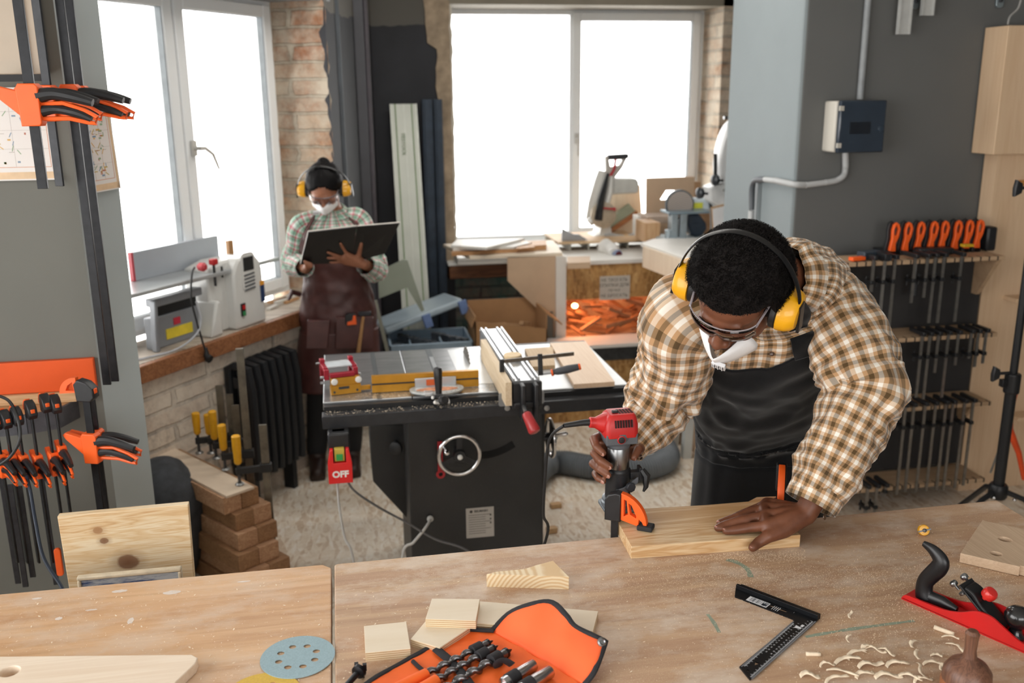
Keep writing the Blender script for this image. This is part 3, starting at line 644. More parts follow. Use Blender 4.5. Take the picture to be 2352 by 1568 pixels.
tag(mb.build('cutting_board', BEE), 'pale smooth wooden cutting board with a round hole, at the bench front left', 'cutting board')
# ------------------------------------------------------------------ carpenter square
P_ = {k: PZ(x, y, BZ+.004) for k, (x, y) in dict(a=(1690, 1348), b=(1880, 1420), c=(1700, 1548), d=(1660, 1524), e=(1803, 1430), f=(1700, 1383)).items()}
cor = P_['b']; U = (P_['a']-cor).normalized(); Vq = (P_['c']-cor).normalized(); V = (Vq-U*Vq.dot(U)).normalized()
LU = (P_['a']-cor).length; LV = (P_['c']-cor).length; wU = .032; wV = .032
sq = thing('carpenter_square', 'black metal carpenter square with white scale markings', 'square', (cor.x, cor.y, BZ))
TS = frame(Vector((cor.x, cor.y, BZ)), U, V); sgn = 1
zf = (lambda h: h) if TS.to_3x3() @ Z3 == 0 else None
up = 1 if (TS.to_3x3() @ Z3).z > 0 else -1
BMET = M('#15171b', .4, .5, .2, 40)
def HZ(h): return h*up
mb = MB(TS); oc = [(0, 0), (LU, 0), (LU-.014, wU+.002), (wV+.012, wU), (wV, wU+.004), (wV, LV*.985), (0, LV)]
oc = [(0, 0), (LU, 0), (LU-.016, wU), (wV+.006, wU), (wV, wU+.006), (wV+.003, LV-.022), (.002, LV)]
hs = [rrect(.058, .098, .012, .019, .003), [(.012, LV-.056), (.022, LV-.056), (.017, LV-.044)], circ(.018, LV-.022, .0028, 12)]
mb.plate([oc]+[h_[::-1] for h_ in hs], (0, 0, 0 if up > 0 else 0), (1, 0, 0), (0, 1, 0), (0, 0, HZ(.003)))
mb.build('blade', BMET, sq, smooth=False)
mb = MB(TS); mb.bb(0, LU-.002, -.003, .0035, 0, HZ(.012)); mb.bb(0, LU-.008, -.0085, -.004, 0, HZ(.011)); mb.build('fence', BMET, sq, smooth=False, bevel=.0005)
SILV = M('#8d9299', .4, .6, .05, 40)
mb = MB(TS); mb.bb(-.0012, .0018, .012, LV-.004, HZ(.003), HZ(.0033)); mb.bb(wV-.001, wV+.0012, .04, LV-.024, HZ(.0031), HZ(.0034)); mb.build('scale_edge', SILV, sq, smooth=False)
WPR = M('#d8dade', .6, 0, .03, 10)
mb = MB(TS); d_ = LV*.0; k = 0
y = .016
while y < LV-.008:
    ln = .006 if k % 10 == 0 else (.0045 if k % 5 == 0 else .0028)
    mb.bb(.003, .003+ln, y, y+.00035, HZ(.003), HZ(.0032)); 
    if y > .045 and y < LV-.028: mb.bb(wV-.0015-ln, wV-.0015, y, y+.00035, HZ(.003), HZ(.0032))
    y += .0018 if k % 1 == 0 else .001; k += 1
for i in range(1, 17):
    yy = .012+i*.0098
    if yy < LV-.012: mb.text(str(i), (.0115, yy, HZ(.0031)), (0, -1, 0) if up > 0 else (0, -1, 0), (1*1, 0, 0), .0044, .0001)
    if .04 < yy < LV-.03: mb.text(str(i), (wV-.0105, yy, HZ(.0031)), (0, -1, 0), (1, 0, 0), .0042, .0001)
mb.build('scale_markings', WPR, sq, smooth=False)
mb = MB(TS); mb.m = 0; mb.bb(LU-.085, LU-.040, .011, .030, HZ(.003), HZ(.0033)); 
mb.bb(.0095, .0145, .040, .048, HZ(.003), HZ(.0033)); mb.add([(.0095, .052, HZ(.0033)), (.0215, .050, HZ(.0033)), (.0215, .060, HZ(.0033)), (.0095, .058, HZ(.0033))], [(0, 1, 2, 3)])
for k in range(4): mb.bb(LU-.108+k*.004, LU-.107+k*.004, .012, .028, HZ(.003), HZ(.0032))
mb.bb(.046, .0465, .008, .012, HZ(.003), HZ(.0032)); mb.lathe([(.005, 0), (.005, .0003)], (.1045, .023, HZ(.003)), (0, 0, up), 18)
mb.m = 1; x = LU-.083; rb = random.Random(5)
while x < LU-.045:
    wd_ = rb.choice((.0006, .0011, .0017)); mb.bb(x, x+wd_, .0125, .028, HZ(.0033), HZ(.0034)); x += wd_+rb.choice((.0007, .0012, .0019))
mb.build('printed_label', [WPR, M('#3d4450', .6)], sq, smooth=False)
# ------------------------------------------------------------------ hand plane
hp0 = PZ(2070, 1375, BZ); hp1 = PZ(2345, 1497, BZ); U = (hp1-hp0); LP = U.length*1.06; U.normalize()
TPm = Matrix.Translation((hp0.x, hp0.y, BZ)) @ Matrix.Rotation(atan2(U.y, U.x), 4, 'Z')
pl = thing('hand_plane', 'red bench hand plane with black grip and round front knob', 'hand plane', (hp0.x, hp0.y, BZ))
PRED = M('#c41a1b', .38, 0, .06, 20, .05, coat=.2); wP = .058
mb = MB(TPm); mb.bb(0, LP, 0, wP, 0, .006); mb.build('sole', PRED, pl, bevel=.002)
prof = [(0, .002), (.01, .013), (.05, .014), (.09, .017), (.12, .026), (.145, .040), (.16, .044), (.18, .043), (.2, .034), (.23, .020), (.26, .013), (LP-.01, .011), (LP, .004)]
prof = [(p[0], p[1]) for p in crom(prof, 40)]
for y0 in (0, wP-.004): mb = MB(TPm); mb.prism([(0, 0), (LP, 0)]+prof[::-1], (0, y0, 0), X3, Z3, (0, .004, 0)); mb.build('side_wall', PRED, pl)
hd = crom([(.048, .012, .017), (.046, .03, .0165), (.042, .05, .016), (.046, .07, .0155), (.056, .088, .015), (.060, .100, .014), (.052, .112, .012), (.040, .118, .008)], 26)
hd = crom([(.034, .008, .020), (.030, .026, .0175), (.032, .045, .0165), (.044, .066, .017), (.055, .084, .0175), (.057, .100, .016), (.040, .115, .012), (.018, .122, .006)], 30)
mb = MB(TPm); mb.tube([(x, wP/2, z) for x, z, r_ in hd], [r_ for x, z, r_ in hd], 16, flat=1.0, up=(1, 0, 0))
mb.tube([(.035, wP/2, .012), (.07, wP/2, .014), (.10, wP/2, .010)], [.016, .013, .008], 14)
for i in range(len(mb.v)):
    q = TPm.inverted() @ mb.v[i]; q.y = wP/2+(q.y-wP/2)*.72; mb.v[i] = TPm @ q
mb.build('rear_handle', M('#131417', .35, 0, .15, 30, .05), pl)
mb = MB(TPm); mb.lathe([(.005, 0), (.005, .003)], (.055, wP/2, .1145), (.25, 0, 1), 14); mb.build('handle_screw', M('#8b7a5a', .3, .9), pl)
R_ = Matrix.Rotation(radians(38), 3, 'Y')
mb = MB(TPm); mb.box((.150, wP/2, .044), (.105, .046, .004), R_); mb.build('blade_iron', M('#3a3a3c', .4, .8, .2, 30), pl, bevel=.001)
cap_ = crom([(.118, .076), (.135, .070), (.150, .054), (.17, .038), (.195, .020)], 16)
mb = MB(TPm); mb.prism([(x, z) for x, z in cap_]+[(x-.004, z-.009) for x, z in cap_[::-1]], (0, .010, 0), X3, Z3, (0, wP-.02, 0)); mb.build('lever_cap', M('#1b1b1d', .35, .3, .1, 30), pl, bevel=.003)
mb = MB(TPm); mb.lathe([(.004, 0), (.004, .008), (.0125, .009), (.0135, .014), (.0135, .021), (.011, .025), (.004, .026)], (.148, wP/2, .058), (.55, 0, .83)); mb.build('cap_knob', M('#c92822', .35, 0, .05, 20, coat=.3), pl)
mb = MB(TPm)
for (x, y, z) in ((.104, wP*.3, .068), (.108, wP*.82, .074)):
    mb.lathe([(.007, 0), (.0075, .002), (.0075, .006), (.006, .008)], (x-.008, y, z), (-.6, -.3, .7), 16); mb.lathe([(.003, 0), (.003, .014)], (x, y, z-.006), (-.6, -.3, .7), 10)
mb.lathe([(.006, 0), (.0065, .002), (.0065, .005)], (.114, wP*.3, .056), (-.6, -.3, .7), 16); mb.build('adjusting_screw', STEEL, pl)
kx = LP-.04
mb = MB(TPm); mb.lathe([(.017, .0), (.017, .004), (.012, .010), (.011, .018), (.017, .026), (.0225, .036), (.0235, .045), (.020, .054), (.012, .060), (.004, .062)], (kx, wP/2, .008)); mb.build('front_knob', M('#131417', .25, 0, .1, 30, coat=.5), pl)
# ------------------------------------------------------------------ beech block with holes
hb_ = [PZ(x, y, BZ+.022) for x, y in ((2206, 1271), (2318, 1298), (2352, 1275), (2352, 1190), (2260, 1190), (2250, 1190))]
A_ = PZ(2206, 1271, BZ+.022); B_ = PZ(2320, 1297, BZ+.022); U = (B_-A_); U.z = 0; U.normalize(); ang = atan2(U.y, U.x)
TH = Matrix.Translation((A_.x, A_.y, BZ+.0012)) @ Matrix.Rotation(ang, 4, 'Z')
def LH(x, y): v = TH.inverted() @ PZ(x, y, BZ+.0222); return v.x, v.y
h1, h2, h3 = LH(2308, 1239), LH(2288, 1272), LH(2262, 1255)
BEECH = wood('beech_block', '#cdb499', '#b3967a', 1, 1.2, .6, .6)
lc = LH(2240, 1192); ln_ = max(.13, lc[1])
mb = MB(TH); mb.plate([[(0, 0), (.115, 0), (.115, .006), (.24, .006), (.24, ln_), (.018, ln_)], circ(*h1, .0145, 26, .0125)[::-1], circ(*h2, .0125, 26, .011)[::-1]], (0, 0, 0), (1, 0, 0), (0, 1, 0), (0, 0, .022), .0008)
hbk = mb.build('drilled_block', BEECH); tag(hbk, 'pale beech block with two round through holes at the right bench end', 'wood block')
mb = MB(TH); mb.bb(h3[0]-.03, h3[0]-.0295, .002, ln_*.8, .022, .0223); mb.bb(.01, .2, h2[1]+.02, h2[1]+.0205, .022, .0223); mb.build('pencil_line', M('#4d4844', .8), hbk) if False else None
# ------------------------------------------------------------------ yellow slot router bit
c = PZ(2121, 1217, BZ+.013); rb_ = thing('router_bit', 'small yellow round router cutter head lying near the drilled block', 'router bit', (c.x, c.y, BZ))
ax = Vector((-.25, -.9, .35)).normalized()
mb = MB(); mb.lathe([(.004, -.007), (.0115, -.0065), (.013, -.003), (.013, .003), (.0115, .0065), (.006, .007)], c, ax); mb.build('cutter_body', YELLOW, rb_)
mb = MB(); mb.lathe([(.0045, .006), (.0045, .0095), (.002, .010)], c, ax, 14); s_ = ax.cross(Z3).normalized(); mb.bar(c+ax*.0075-s_*.014+Z3*.004, c+ax*.0075+s_*.014-Z3*.004, .003, .002, ax); mb.build('cutting_edge', M('#4a4a4c', .3, .9), rb_)
mb = MB(); mb.cyl(c-ax*.006, c-ax*.03-Vector((0, 0, .0)), .003); mb.build('shank', STEEL, rb_)
# ------------------------------------------------------------------ turned wooden mallet at the front
mz = PZ(2215, 1600, BZ); ml = thing('wooden_mallet', 'dark turned wooden mallet with upright handle at the bottom right', 'mallet', (mz.x, mz.y, BZ))
WAL = wood('dark_walnut', '#7a5440', '#4f3226', 2, 2.0, .4); WAL2 = wood('mallet_band', '#a0643e', '#7d4a2c', 2, 2.0, .4)
mb = MB(); mb.lathe([(.034, 0), (.038, .004), (.040, .03), (.038, .052), (.030, .064), (.018, .072), (.012, .078)], (mz.x, mz.y, BZ)); mb.build('head', WAL, ml)
mb = MB(); mb.lathe([(.0395, .008), (.0412, .010), (.0412, .030), (.0395, .034)], (mz.x, mz.y, BZ)); mb.build('band', WAL2, ml)
mb = MB(); mb.lathe([(.012, .076), (.0095, .09), (.0105, .115), (.0115, .122), (.008, .127)], (mz.x, mz.y, BZ)); mb.build('handle', WAL, ml)
# ================================================================== DRILL BIT ROLL
OC = M('#f46a24', .7, 0, .08, 14, .15); OC2 = M('#ff6a35', .65, 0, .05, 10, .1); TRIM = M('#26262a', .85, 0, .2, 80, .2)
rl = thing('drill_bit_roll', 'orange fabric tool roll with black trim lying open with its flap raised', 'tool roll', PZ(1150, 1530, BZ))
o_ = [PZ(x, y, BZ) for x, y in ((846, 1572), (905, 1533), (990, 1490), (1060, 1450), (1110, 1449), (1140, 1452), (1240, 1510), (1338, 1572), (1345, 1700), (760, 1700))]
poly = [(p.x, p.y) for p in o_]
mb = MB()
# body as a grid clipped to the outline by bilinear lofting between left and right edges
Lp = crom([tuple(PZ(x, y, BZ)) for x, y in ((760, 1660), (850, 1570), (990, 1490), (1062, 1449))], 24); Rp = crom([tuple(PZ(x, y, BZ)) for x, y in ((1350, 1690), (1340, 1575), (1240, 1512), (1136, 1452))], 24)
NU = 30; vs = []
def rollz(x, y): return BZ+.0035+.002*noise.noise(Vector((x*25, y*25, 0)))+.0012*noise.noise(Vector((x*70, y*70, 4)))
for i in range(25):
    for j in range(NU+1):
        q = Vector(Lp[i]).lerp(Vector(Rp[i]), j/NU); vs.append((q.x, q.y, rollz(q.x, q.y)))
mb.add(vs, [(i*(NU+1)+j, i*(NU+1)+j+1, (i+1)*(NU+1)+j+1, (i+1)*(NU+1)+j) for i in range(24) for j in range(NU)])
mb.build('fabric_sheet', OC, rl, thick=.0012)
def ribbon(mb, pts, wd_, z, th=.003):
    pts = [Vector(p) for p in pts]; 
    for i in range(len(pts)-1):
        d = (pts[i+1]-pts[i]).normalized(); s_ = Vector((-d.y, d.x, 0))*wd_/2
        a = [pts[i]-s_, pts[i]+s_, pts[i+1]+s_, pts[i+1]-s_]
        mb.add([(p.x, p.y, p.z+dz) for dz in (0, th) for p in a], [(0, 1, 2, 3), (7, 6, 5, 4), (0, 4, 5, 1), (1, 5, 6, 2), (2, 6, 7, 3), (3, 7, 4, 0)])
mb = MB(); mb.tube([(x, y, rollz(x, y)+.001) for x, y, z in Lp]+[tuple(PZ(x, y, BZ+.008)) for x, y in ((1095, 1446), (1134, 1448))], .0055, 8, flat=.6); mb.build('edge_trim', TRIM, rl)
mb = MB(); mb.tube([PZ(x, y, BZ+.007) for x, y in ((948, 1518), (958, 1528), (978, 1545))], .004, 8); mb.tube([PZ(x, y, BZ+.010) for x, y in ((1002, 1490), (1030, 1513), (1060, 1545), (1085, 1580))], .0095, 8, flat=.35, up=(0, 0, 1)); mb.build('fabric_strap', TRIM, rl)
# raised flap
A_ = PZ(1136, 1452, BZ+.004); B_ = PZ(1342, 1572, BZ+.004)
topc = crom([tuple(PZ(1131, 1447, BZ+.006)), tuple(PZ(1170, 1408, BZ+.03)), tuple(PZ(1222, 1387, BZ+.055)), tuple(PZ(1268, 1383, BZ+.062)), tuple(PZ(1300, 1412, BZ+.06)), tuple(PZ(1320, 1438, BZ+.05)), tuple(PZ(1360, 1458, BZ+.045)), tuple(PZ(1391, 1473, BZ+.040))], 30)
rgt = crom([tuple(B_), tuple(PZ(1366, 1540, BZ+.02)), tuple(PZ(1391, 1473, BZ+.04))], 14)
vs = []; NI, NJ = 30, 14
for i in range(NI+1):
    s_ = i/NI; bt = A_.lerp(B_, s_); tp_ = Vector(topc[i])
    for j in range(NJ+1):
        t_ = j/NJ; q = bt.lerp(tp_, t_); r_ = Vector(rgt[j])-B_.lerp(Vector(topc[NI]), t_); q += r_*s_**3
        bul = sin(pi*t_)*(.012*sin(s_*pi)+.006*sin(s_*9)); q += Vector((.3, .5, .6))*bul+Vector((0, 0, 1))*.004*noise.noise(q*30)*t_
        vs.append(q)
mb = MB(); mb.add(vs, [(i*(NJ+1)+j, i*(NJ+1)+j+1, (i+1)*(NJ+1)+j+1, (i+1)*(NJ+1)+j) for i in range(NI) for j in range(NJ)])
fl = mb.build('flap', OC2, rl, thick=.0015)
mb = MB(); mb.tube([Vector(p) for p in topc]+[Vector(p) for p in rgt[::-1][1:]], .0055, 8, flat=.8); mb.build('edge_trim', TRIM, rl)
mb = MB(); c = PZ(1382, 1474, BZ+.044); mb.lathe([(.0035, 0), (.0085, 0), (.0085, .002), (.0055, .004), (.0035, .002)], c, (.1, -.75, .6), 20); mb.build('metal_eyelet', STEEL, rl)
# pockets
mb = MB()
for (a, b) in (((980, 1548), (880, 1600)), ((1003, 1562), (900, 1625))): mb.tube([PZ(*a, BZ+.012), PZ(*b, BZ+.012)], [.011, .013], 14)
mb.build('bit_pocket', OC, rl)
mb = MB(); p = [PZ(1145, 1530, BZ+.008), PZ(1143, 1520, BZ+.022), PZ(1158, 1516, BZ+.024), PZ(1176, 1526, BZ+.014)]
mb.tube([Vector(v) for v in crom([tuple(a) for a in p], 10)], .009, 8, flat=.25, up=(0, -1, .2)); mb.build('elastic_loop', TRIM, rl)
def auger(a, b, r, label):
    A = PZ(a[0], a[1], BZ+.013); B = PZ(b[0], b[1], BZ+.013); d = (A-B); L = d.length; d.normalize(); u = d.orthogonal().normalized(); w_ = d.cross(u)
    rt_ = thing('auger_bit', label, 'drill bit', B-Vector((0, 0, .01)), 0, 'spiral wood drill bits in the open roll')
    mb = MB(); N = 90; M_ = 12; turns = L/(r*3.2); vs = []
    for i in range(N+1):
        t_ = i/N; 
        for k in range(M_):
            a_ = 2*pi*k/M_; rr = r*(.42+.58*max(0, cos(a_-t_*turns*2*pi))**.6)
            if t_ > .94: rr = r*.9
            vs.append(B+d*(t_*L)+(u*cos(a_)+w_*sin(a_))*rr)
    mb.add(vs, [(i*M_+k, i*M_+(k+1) % M_, (i+1)*M_+(k+1) % M_, (i+1)*M_+k) for i in range(N) for k in range(M_)]+[tuple(range(M_)), tuple(N*M_+k for k in range(M_))])
    mb.build('spiral_shaft', M('#6f6e70', .28, .95, .3, 60), rt_, ang=50)
    mb = MB(); mb.lathe([(r*.95, 0), (r*.95, r*.5), (r*.4, r*.55), (r*.3, r*1.3), (.0006, r*1.8)], A, d, 14); mb.bar(A+u*r*.9, A-u*r*.9, .002, .003, d); mb.build('cutting_tip', M('#3c3c3f', .3, .9), rt_)
    mb = MB(); mb.lathe([(r*1.05, 0), (r*1.3, .0005), (r*1.3, .022), (r*1.05, .0225)], A-d*.036, d, 16); mb.build('elastic_band', TRIM, rt_)
auger((1118, 1478), (930, 1572), .0085, 'dark spiral drill bit topmost and leftmost in the roll')
auger((1130, 1490), (950, 1590), .0085, 'spiral drill bit second from the left in the roll')
auger((1160, 1500), (990, 1600), .0098, 'thicker spiral drill bit third from the left in the roll')
def forst(a, b, r, label):
    A = PZ(a[0], a[1], BZ+r+.004); B = PZ(b[0], b[1], BZ+r+.004); d = (A-B).normalized(); L = (A-B).length
    rt_ = thing('hole_cutter', label, 'drill bit', B-Vector((0, 0, r)), 0, 'bright steel cutters in the open roll')
    mb = MB(); mb.lathe([(r*.3, 0), (r*.3, L*.3), (r*.9, L*.32), (r, L*.36), (r, L*.98), (r*.9, L), (r*.6, L*1.0), (r*.55, L*.9)], B, d, 24); mb.build('steel_body', M('#b9b9bc', .22, 1, .15, 30), rt_)
    mb = MB(); mb.lathe([(r*1.02, 0), (r*1.1, .0005), (r*1.1, .024), (r*1.02, .0245)], B+d*L*.42, d, 20); mb.build('elastic_band', TRIM, rt_)
forst((1226, 1526), (1120, 1592), .0115, 'bright steel hole cutter nearer the spiral bits in the roll')
forst((1264, 1541), (1150, 1612), .012, 'bright steel hole cutter closest to the raised flap')
# loose forstner bit left of the roll
fb = thing('forstner_bit', 'loose dark forstner bit lying left of the orange roll', 'drill bit', PZ(800, 1565, BZ))
A = PZ(824, 1542, BZ+.016); B = PZ(782, 1590, BZ+.012); d = (A-B).normalized(); u = d.orthogonal().normalized()
mb = MB(); mb.cyl(B, A, .005, .006, 14); mb.build('shank', M('#303033', .35, .8, .2, 40), fb)
mb = MB(); mb.lathe([(.006, -.006), (.0125, -.003), (.013, .004)], A, d, 20)
for k in range(3): a_ = 2*pi*k/3; w_ = u*cos(a_)+d.cross(u)*sin(a_); mb.box(A+w_*.010+d*.008, (.007, .007, .012))
mb.tube([A, A+d*.018], [.003, .0005], 8); mb.build('cutter_head', M('#222225', .35, .8, .2, 40), fb)
# ================================================================== TABLE SAW
CI = NT('cast_iron_top'); v_ = CI.coord(); CI.col(CI.ramp(CI.noise(CI.coord(scale=(9, 30, 9)), 1, 6, .7), [(.3, '#8d9092'), (.6, '#a6a8aa'), (.8, '#bfc0c0')])).set(.3, .75); CI = CI.m
SBLK = NT('black_saw_paint'); v_ = SBLK.coord(); SBLK.col(SBLK.mix(SBLK.ramp(SBLK.noise(v_, 300, 2), [(.68, 0.0), (.72, .6)]), SBLK.ramp(SBLK.noise(v_, 4, 5), [(.3, '#1b1c1d'), (.75, '#2b2b2b')]), '#7a6f62')).set(.5); SBLK = SBLK.m
ts = thing('table_saw', 'black cabinet table saw with grey steel table and hand wheel, mid-room', 'table saw', (.45, 3.5, 0))
ZT = .86
mb = MB(); mb.bb(-.088, .225, 3.2, 3.835, ZT-.03, ZT); mb.bb(.225+.002, .565, 3.2, 3.835, ZT-.03, ZT-.0002); mb.build('iron_table', CI, ts, bevel=.003, smooth=False)
mb = MB(); mb.bb(.567, 1.02, 3.185, 3.815, ZT-.028, ZT-.0005); mb.build('extension_table', M('#c9cbcc', .35, .2, .08, 8), ts, bevel=.002, smooth=False)
mb = MB(); mb.bb(.33, .352, 3.3, 3.835, ZT, ZT+.0006); mb.bb(.10, .118, 3.2, 3.835, ZT, ZT+.0006); mb.build('mitre_slot', M('#6f7477', .4, .7), ts, smooth=False)
mb = MB(); mb.bb(.42, .54, 3.3, 3.8, ZT, ZT+.001); mb.build('throat_plate', M('#d3d5d6', .35, .4, .05, 10), ts, smooth=False)
mb = MB(); mb.plate([circ(0, 0, .125, 60), circ(0, 0, .012, 16)[::-1]], (.482, 3.66, ZT-.085), Y3, Z3, (.003, 0, 0))
for k in range(40):
    a = 2*pi*k/40
    if sin(a) > .6: mb.box((.4835, 3.66+.126*cos(a), ZT-.085+.126*sin(a)), (.0045, .006, .008))
mb.build('saw_blade', M('#6f675f', .35, .9, .2, 30), ts)
# front rail
mb = MB(); mb.bb(-.092, 1.36, 3.11, 3.165, ZT-.068, ZT-.022); mb.build('guide_rail', M('#232427', .45, .2, .25, 40), ts, bevel=.003)
mb = MB(); mb.bb(-.085, 1.36, 3.165, 3.187, ZT-.05, ZT-.006); mb.build('rail_bracket', M('#131314', .5), ts)
mb = MB(); mb.bb(-.09, 1.03, 3.835, 3.86, ZT-.06, ZT-.006); mb.build('rear_rail', M('#2a2b2e', .5), ts)
xa, xb = PY(935, 1000, 3.27).x, PY(1248, 1000, 3.27).x
mb = MB(); mb.bb(xa, xb, 3.27, 3.78, .0, ZT-.04); cab = mb.build('cabinet', SBLK, ts, bevel=.006)
mb = MB(); wy = 3.5; pts = [(PY(x, y, wy).x, PY(x, y, wy).z) for x, y in ((848, 976), (940, 976), (946, 1215), (935, 1190), (857, 1106))]
mb.prism(pts, (0, wy, 0), X3, Z3, (0, .22, 0)); mb.build('side_shroud', SBLK, ts, bevel=.004)
mb = MB(); mb.bb(xb, xb+.012, 3.3, 3.72, .3, .75); mb.build('side_door', SBLK, ts)
mb = MB(); mb.bb(xa, 1.01, 3.3, 3.34, ZT-.075, ZT-.03); mb.build('table_brace', SBLK, ts)
mb = MB(); arc = crom([tuple(PY(x, y, 3.2695)) for x, y in ((1095, 1046), (1125, 1043), (1155, 1033), (1180, 1019))], 14); mb.tube(arc, .015, 10, flat=.12, up=(0, 1, 0)); mb.build('curved_slot', M('#050505', .9), cab)
# hand wheels
def wheel(c, ax, r, parent, nm='hand_wheel'):
    c = Vector(c); ax = Vector(ax).normalized(); u = ax.cross(Z3).normalized(); w_ = ax.cross(u)
    mb = MB(); mb.tube([c+(u*cos(2*pi*k/40)+w_*sin(2*pi*k/40))*r*.92 for k in range(41)], r*.10, 12, cap=False); wh = mb.build(nm, CHROME, parent)
    mb = MB()
    for k in range(3): a = 2*pi*k/3+.5; mb.bar(c, c+(u*cos(a)+w_*sin(a))*r*.85, r*.26, .006, ax)
    mb.lathe([(r*.26, -.02), (r*.30, 0), (r*.26, .016)], c, ax, 20); mb.build('wheel_spokes', M('#2e2f31', .35, .5), wh)
    mb = MB(); mb.lathe([(r*.11, .014), (r*.12, .024), (r*.05, .03)], c, ax, 16); mb.build('wheel_cap', WHITE, wh)
    e = c+(u*cos(-.5)+w_*sin(-.5))*r*.78; mb = MB(); mb.lathe([(.009, 0), (.007, .02), (.010, .05), (.005, .058)], c+(-u*cos(2.75)*0+u*.62*r*(1 if True else 0)+(-w_ if w_.z < 0 else w_)*.38*r), ax, 14); mb.build('crank_knob', CHROME, wh)
    return wh
wc = PY(1055, 1045, 3.2); wheel(wc, (0, -1, 0), .081, ts)
mb = MB(); mb.cyl((wc.x, 3.2, wc.z), (wc.x, 3.28, wc.z), .012); mb.build('wheel_shaft', DSTEEL, ts)
c2 = PX(1268, 1005, xb+.06); wheel((xb+.062, 3.42, PY(1268, 1005, 3.42).z), (1, 0, 0), .08, ts)
mb = MB(); mb.cyl((xb+.01, 3.42, PY(1268, 1005, 3.42).z), (xb+.06, 3.42, PY(1268, 1005, 3.42).z), .012); mb.build('wheel_shaft', DSTEEL, ts)
c = PY(912, 1027, 3.44); mb = MB(); mb.cyl(c, c+Vector((0, .07, 0)), .008); mb.lathe([(.015, 0), (.026, .004), (.026, .016), (.015, .02)], c, (-.6, -1, 0), 12); mb.build('lock_knob', M('#1c1d1f', .5), ts)
# wrench hung behind the wheel
wr = PY(1012, 1088, 3.262); mb = MB(); mb.plate([circ(0, 0, .017, 20), circ(0, 0, .009, 6)[::-1]], wr, X3, Z3, (0, -.005, 0)); mb.prism([(-.010, .014), (.010, .014), (.009, .13), (-.009, .13)], wr, X3, Z3, (0, -.005, 0))
tag(mb.build('wrench', M('#a51d26', .4)), 'flat red wrench hanging behind the chrome hand wheel of the saw', 'wrench')
# rating label
a = PY(1070, 1170, 3.2685); b_ = PY(1135, 1230, 3.2685)
mb = MB(); mb.bb(a.x, b_.x, 3.2670, 3.2695, b_.z, a.z+.004); lb = mb.build('rating_label', M('#a9a49d', .6, 0, .03, 8), ts)
mb = MB(); O = Vector(((a.x+b_.x)/2, 3.2668, a.z-.010)); mb.text('BELMASH', O+Vector((.004, 0, 0)), X3, Z3, .0125, .0003, bold=.0004); mb.lathe([(.006, 0), (.006, .0004)], O-Vector((.034, 0, 0)), (0, -1, 0), 14)
for k in range(9): mb.bb(a.x+.01, b_.x-.012-(.02 if k % 3 else 0), 3.2665, 3.2669, a.z-.026-k*.0095, a.z-.0245-k*.0095)
for k in range(3): mb.bb(b_.x-.016, b_.x-.010, 3.2663, 3.2667, a.z-.032-k*.016, a.z-.026-k*.016)
mb.build('label_print', M('#3b3834', .7), lb, smooth=False)
# switch
sx = PY(780, 1050, 3.06); sw = thing('safety_switch', 'red paddle safety switch lettered OFF hanging under the saw rail', 'switch', (sx.x, 3.06, .6))
z1, z0 = PY(780, 1001, 3.06).z, PY(780, 1106, 3.04).z; x0, x1 = PY(752, 1050, 3.04).x, PY(808, 1050, 3.04).x
mb = MB(); mb.bb(x0+.004, x1-.004, 3.05, 3.11, z0+.05, z1+.012); mb.build('switch_box', BLKPL, sw, bevel=.006)
mb = MB(); xm = (x0+x1)/2; hw = (x1-x0)/2
mb.plate([[(-hw, 0), (hw, 0), (hw*1.0, (z1-z0)*.45), (hw*.78, (z1-z0)*.78), (hw*.52, (z1-z0)*.78), (hw*.52, (z1-z0)*.47), (-hw*.52, (z1-z0)*.47), (-hw*.52, (z1-z0)*.78), (-hw*.78, (z1-z0)*.78), (-hw, (z1-z0)*.45)]], (xm, 3.045, z0), X3, Z3, (0, -.022, 0), .003)
mb.build('stop_paddle', M('#dd1a1e', .35, 0, .04, 10, coat=.3), sw)
mb = MB(); mb.text('OFF', (xm, 3.0228, z0+(z1-z0)*.21), X3, Z3, .031, .0006, bold=.0013); mb.build('off_lettering', M('#f3f3f0', .5), sw, smooth=False)
mb = MB(); mb.bb(xm-.017, xm+.017, 3.03, 3.055, z0+(z1-z0)*.49, z0+(z1-z0)*.78); mb.build('button_surround', M('#c9b14a', .5), sw, bevel=.003)
mb = MB(); mb.bb(xm-.011, xm+.011, 3.024, 3.04, z0+(z1-z0)*.52, z0+(z1-z0)*.66); mb.build('start_button', M('#2e9a4b', .4), sw, bevel=.002)
mb = MB(); mb.bb(xm-.02, xm+.02, 3.075, 3.10, z1+.012, ZT-.068); mb.build('mounting_bracket', BLACK, sw)
GC = M('#b9b8b4', .5, 0, .1, 20)
def cord(pts, r, m, label, n=60, name='power_cord', parent=None):
    q = [Vector(v) for v in crom([tuple(p) for p in pts], n)]
    if parent: return MB().tube(q, r, 8).build(name, m, parent)
    return tag(MB().tube(q, r, 8).build(name, m, origin=q[0]), label, 'cord')
cord([(xm-.012, 3.06, z0+.052), PY(775, 1115, 3.06), PY(780, 1170, 3.02), PY(792, 1235, 2.98), PY(812, 1290, 2.95), (0, 2.9, .02), (.05, 2.8, .006)], .0042, GC, '', parent=sw)
cord([(xm+.016, 3.06, z0+.052), PY(806, 1118, 3.07), PY(862, 1160, 3.12), PY(935, 1200, 3.18), PY(1000, 1238, 3.2), PY(1075, 1265, 3.2), (.55, 3.22, .08), (.6, 3.24, .006)], .0042, M('#6a6a6c', .5), '', parent=sw)
p0 = PY(988, 1190, 3.262); mb = MB(); mb.lathe([(.012, 0), (.013, .006), (.010, .012)], p0, (0, -1, 0), 16); mb.build('cord_grommet', GC, ts)
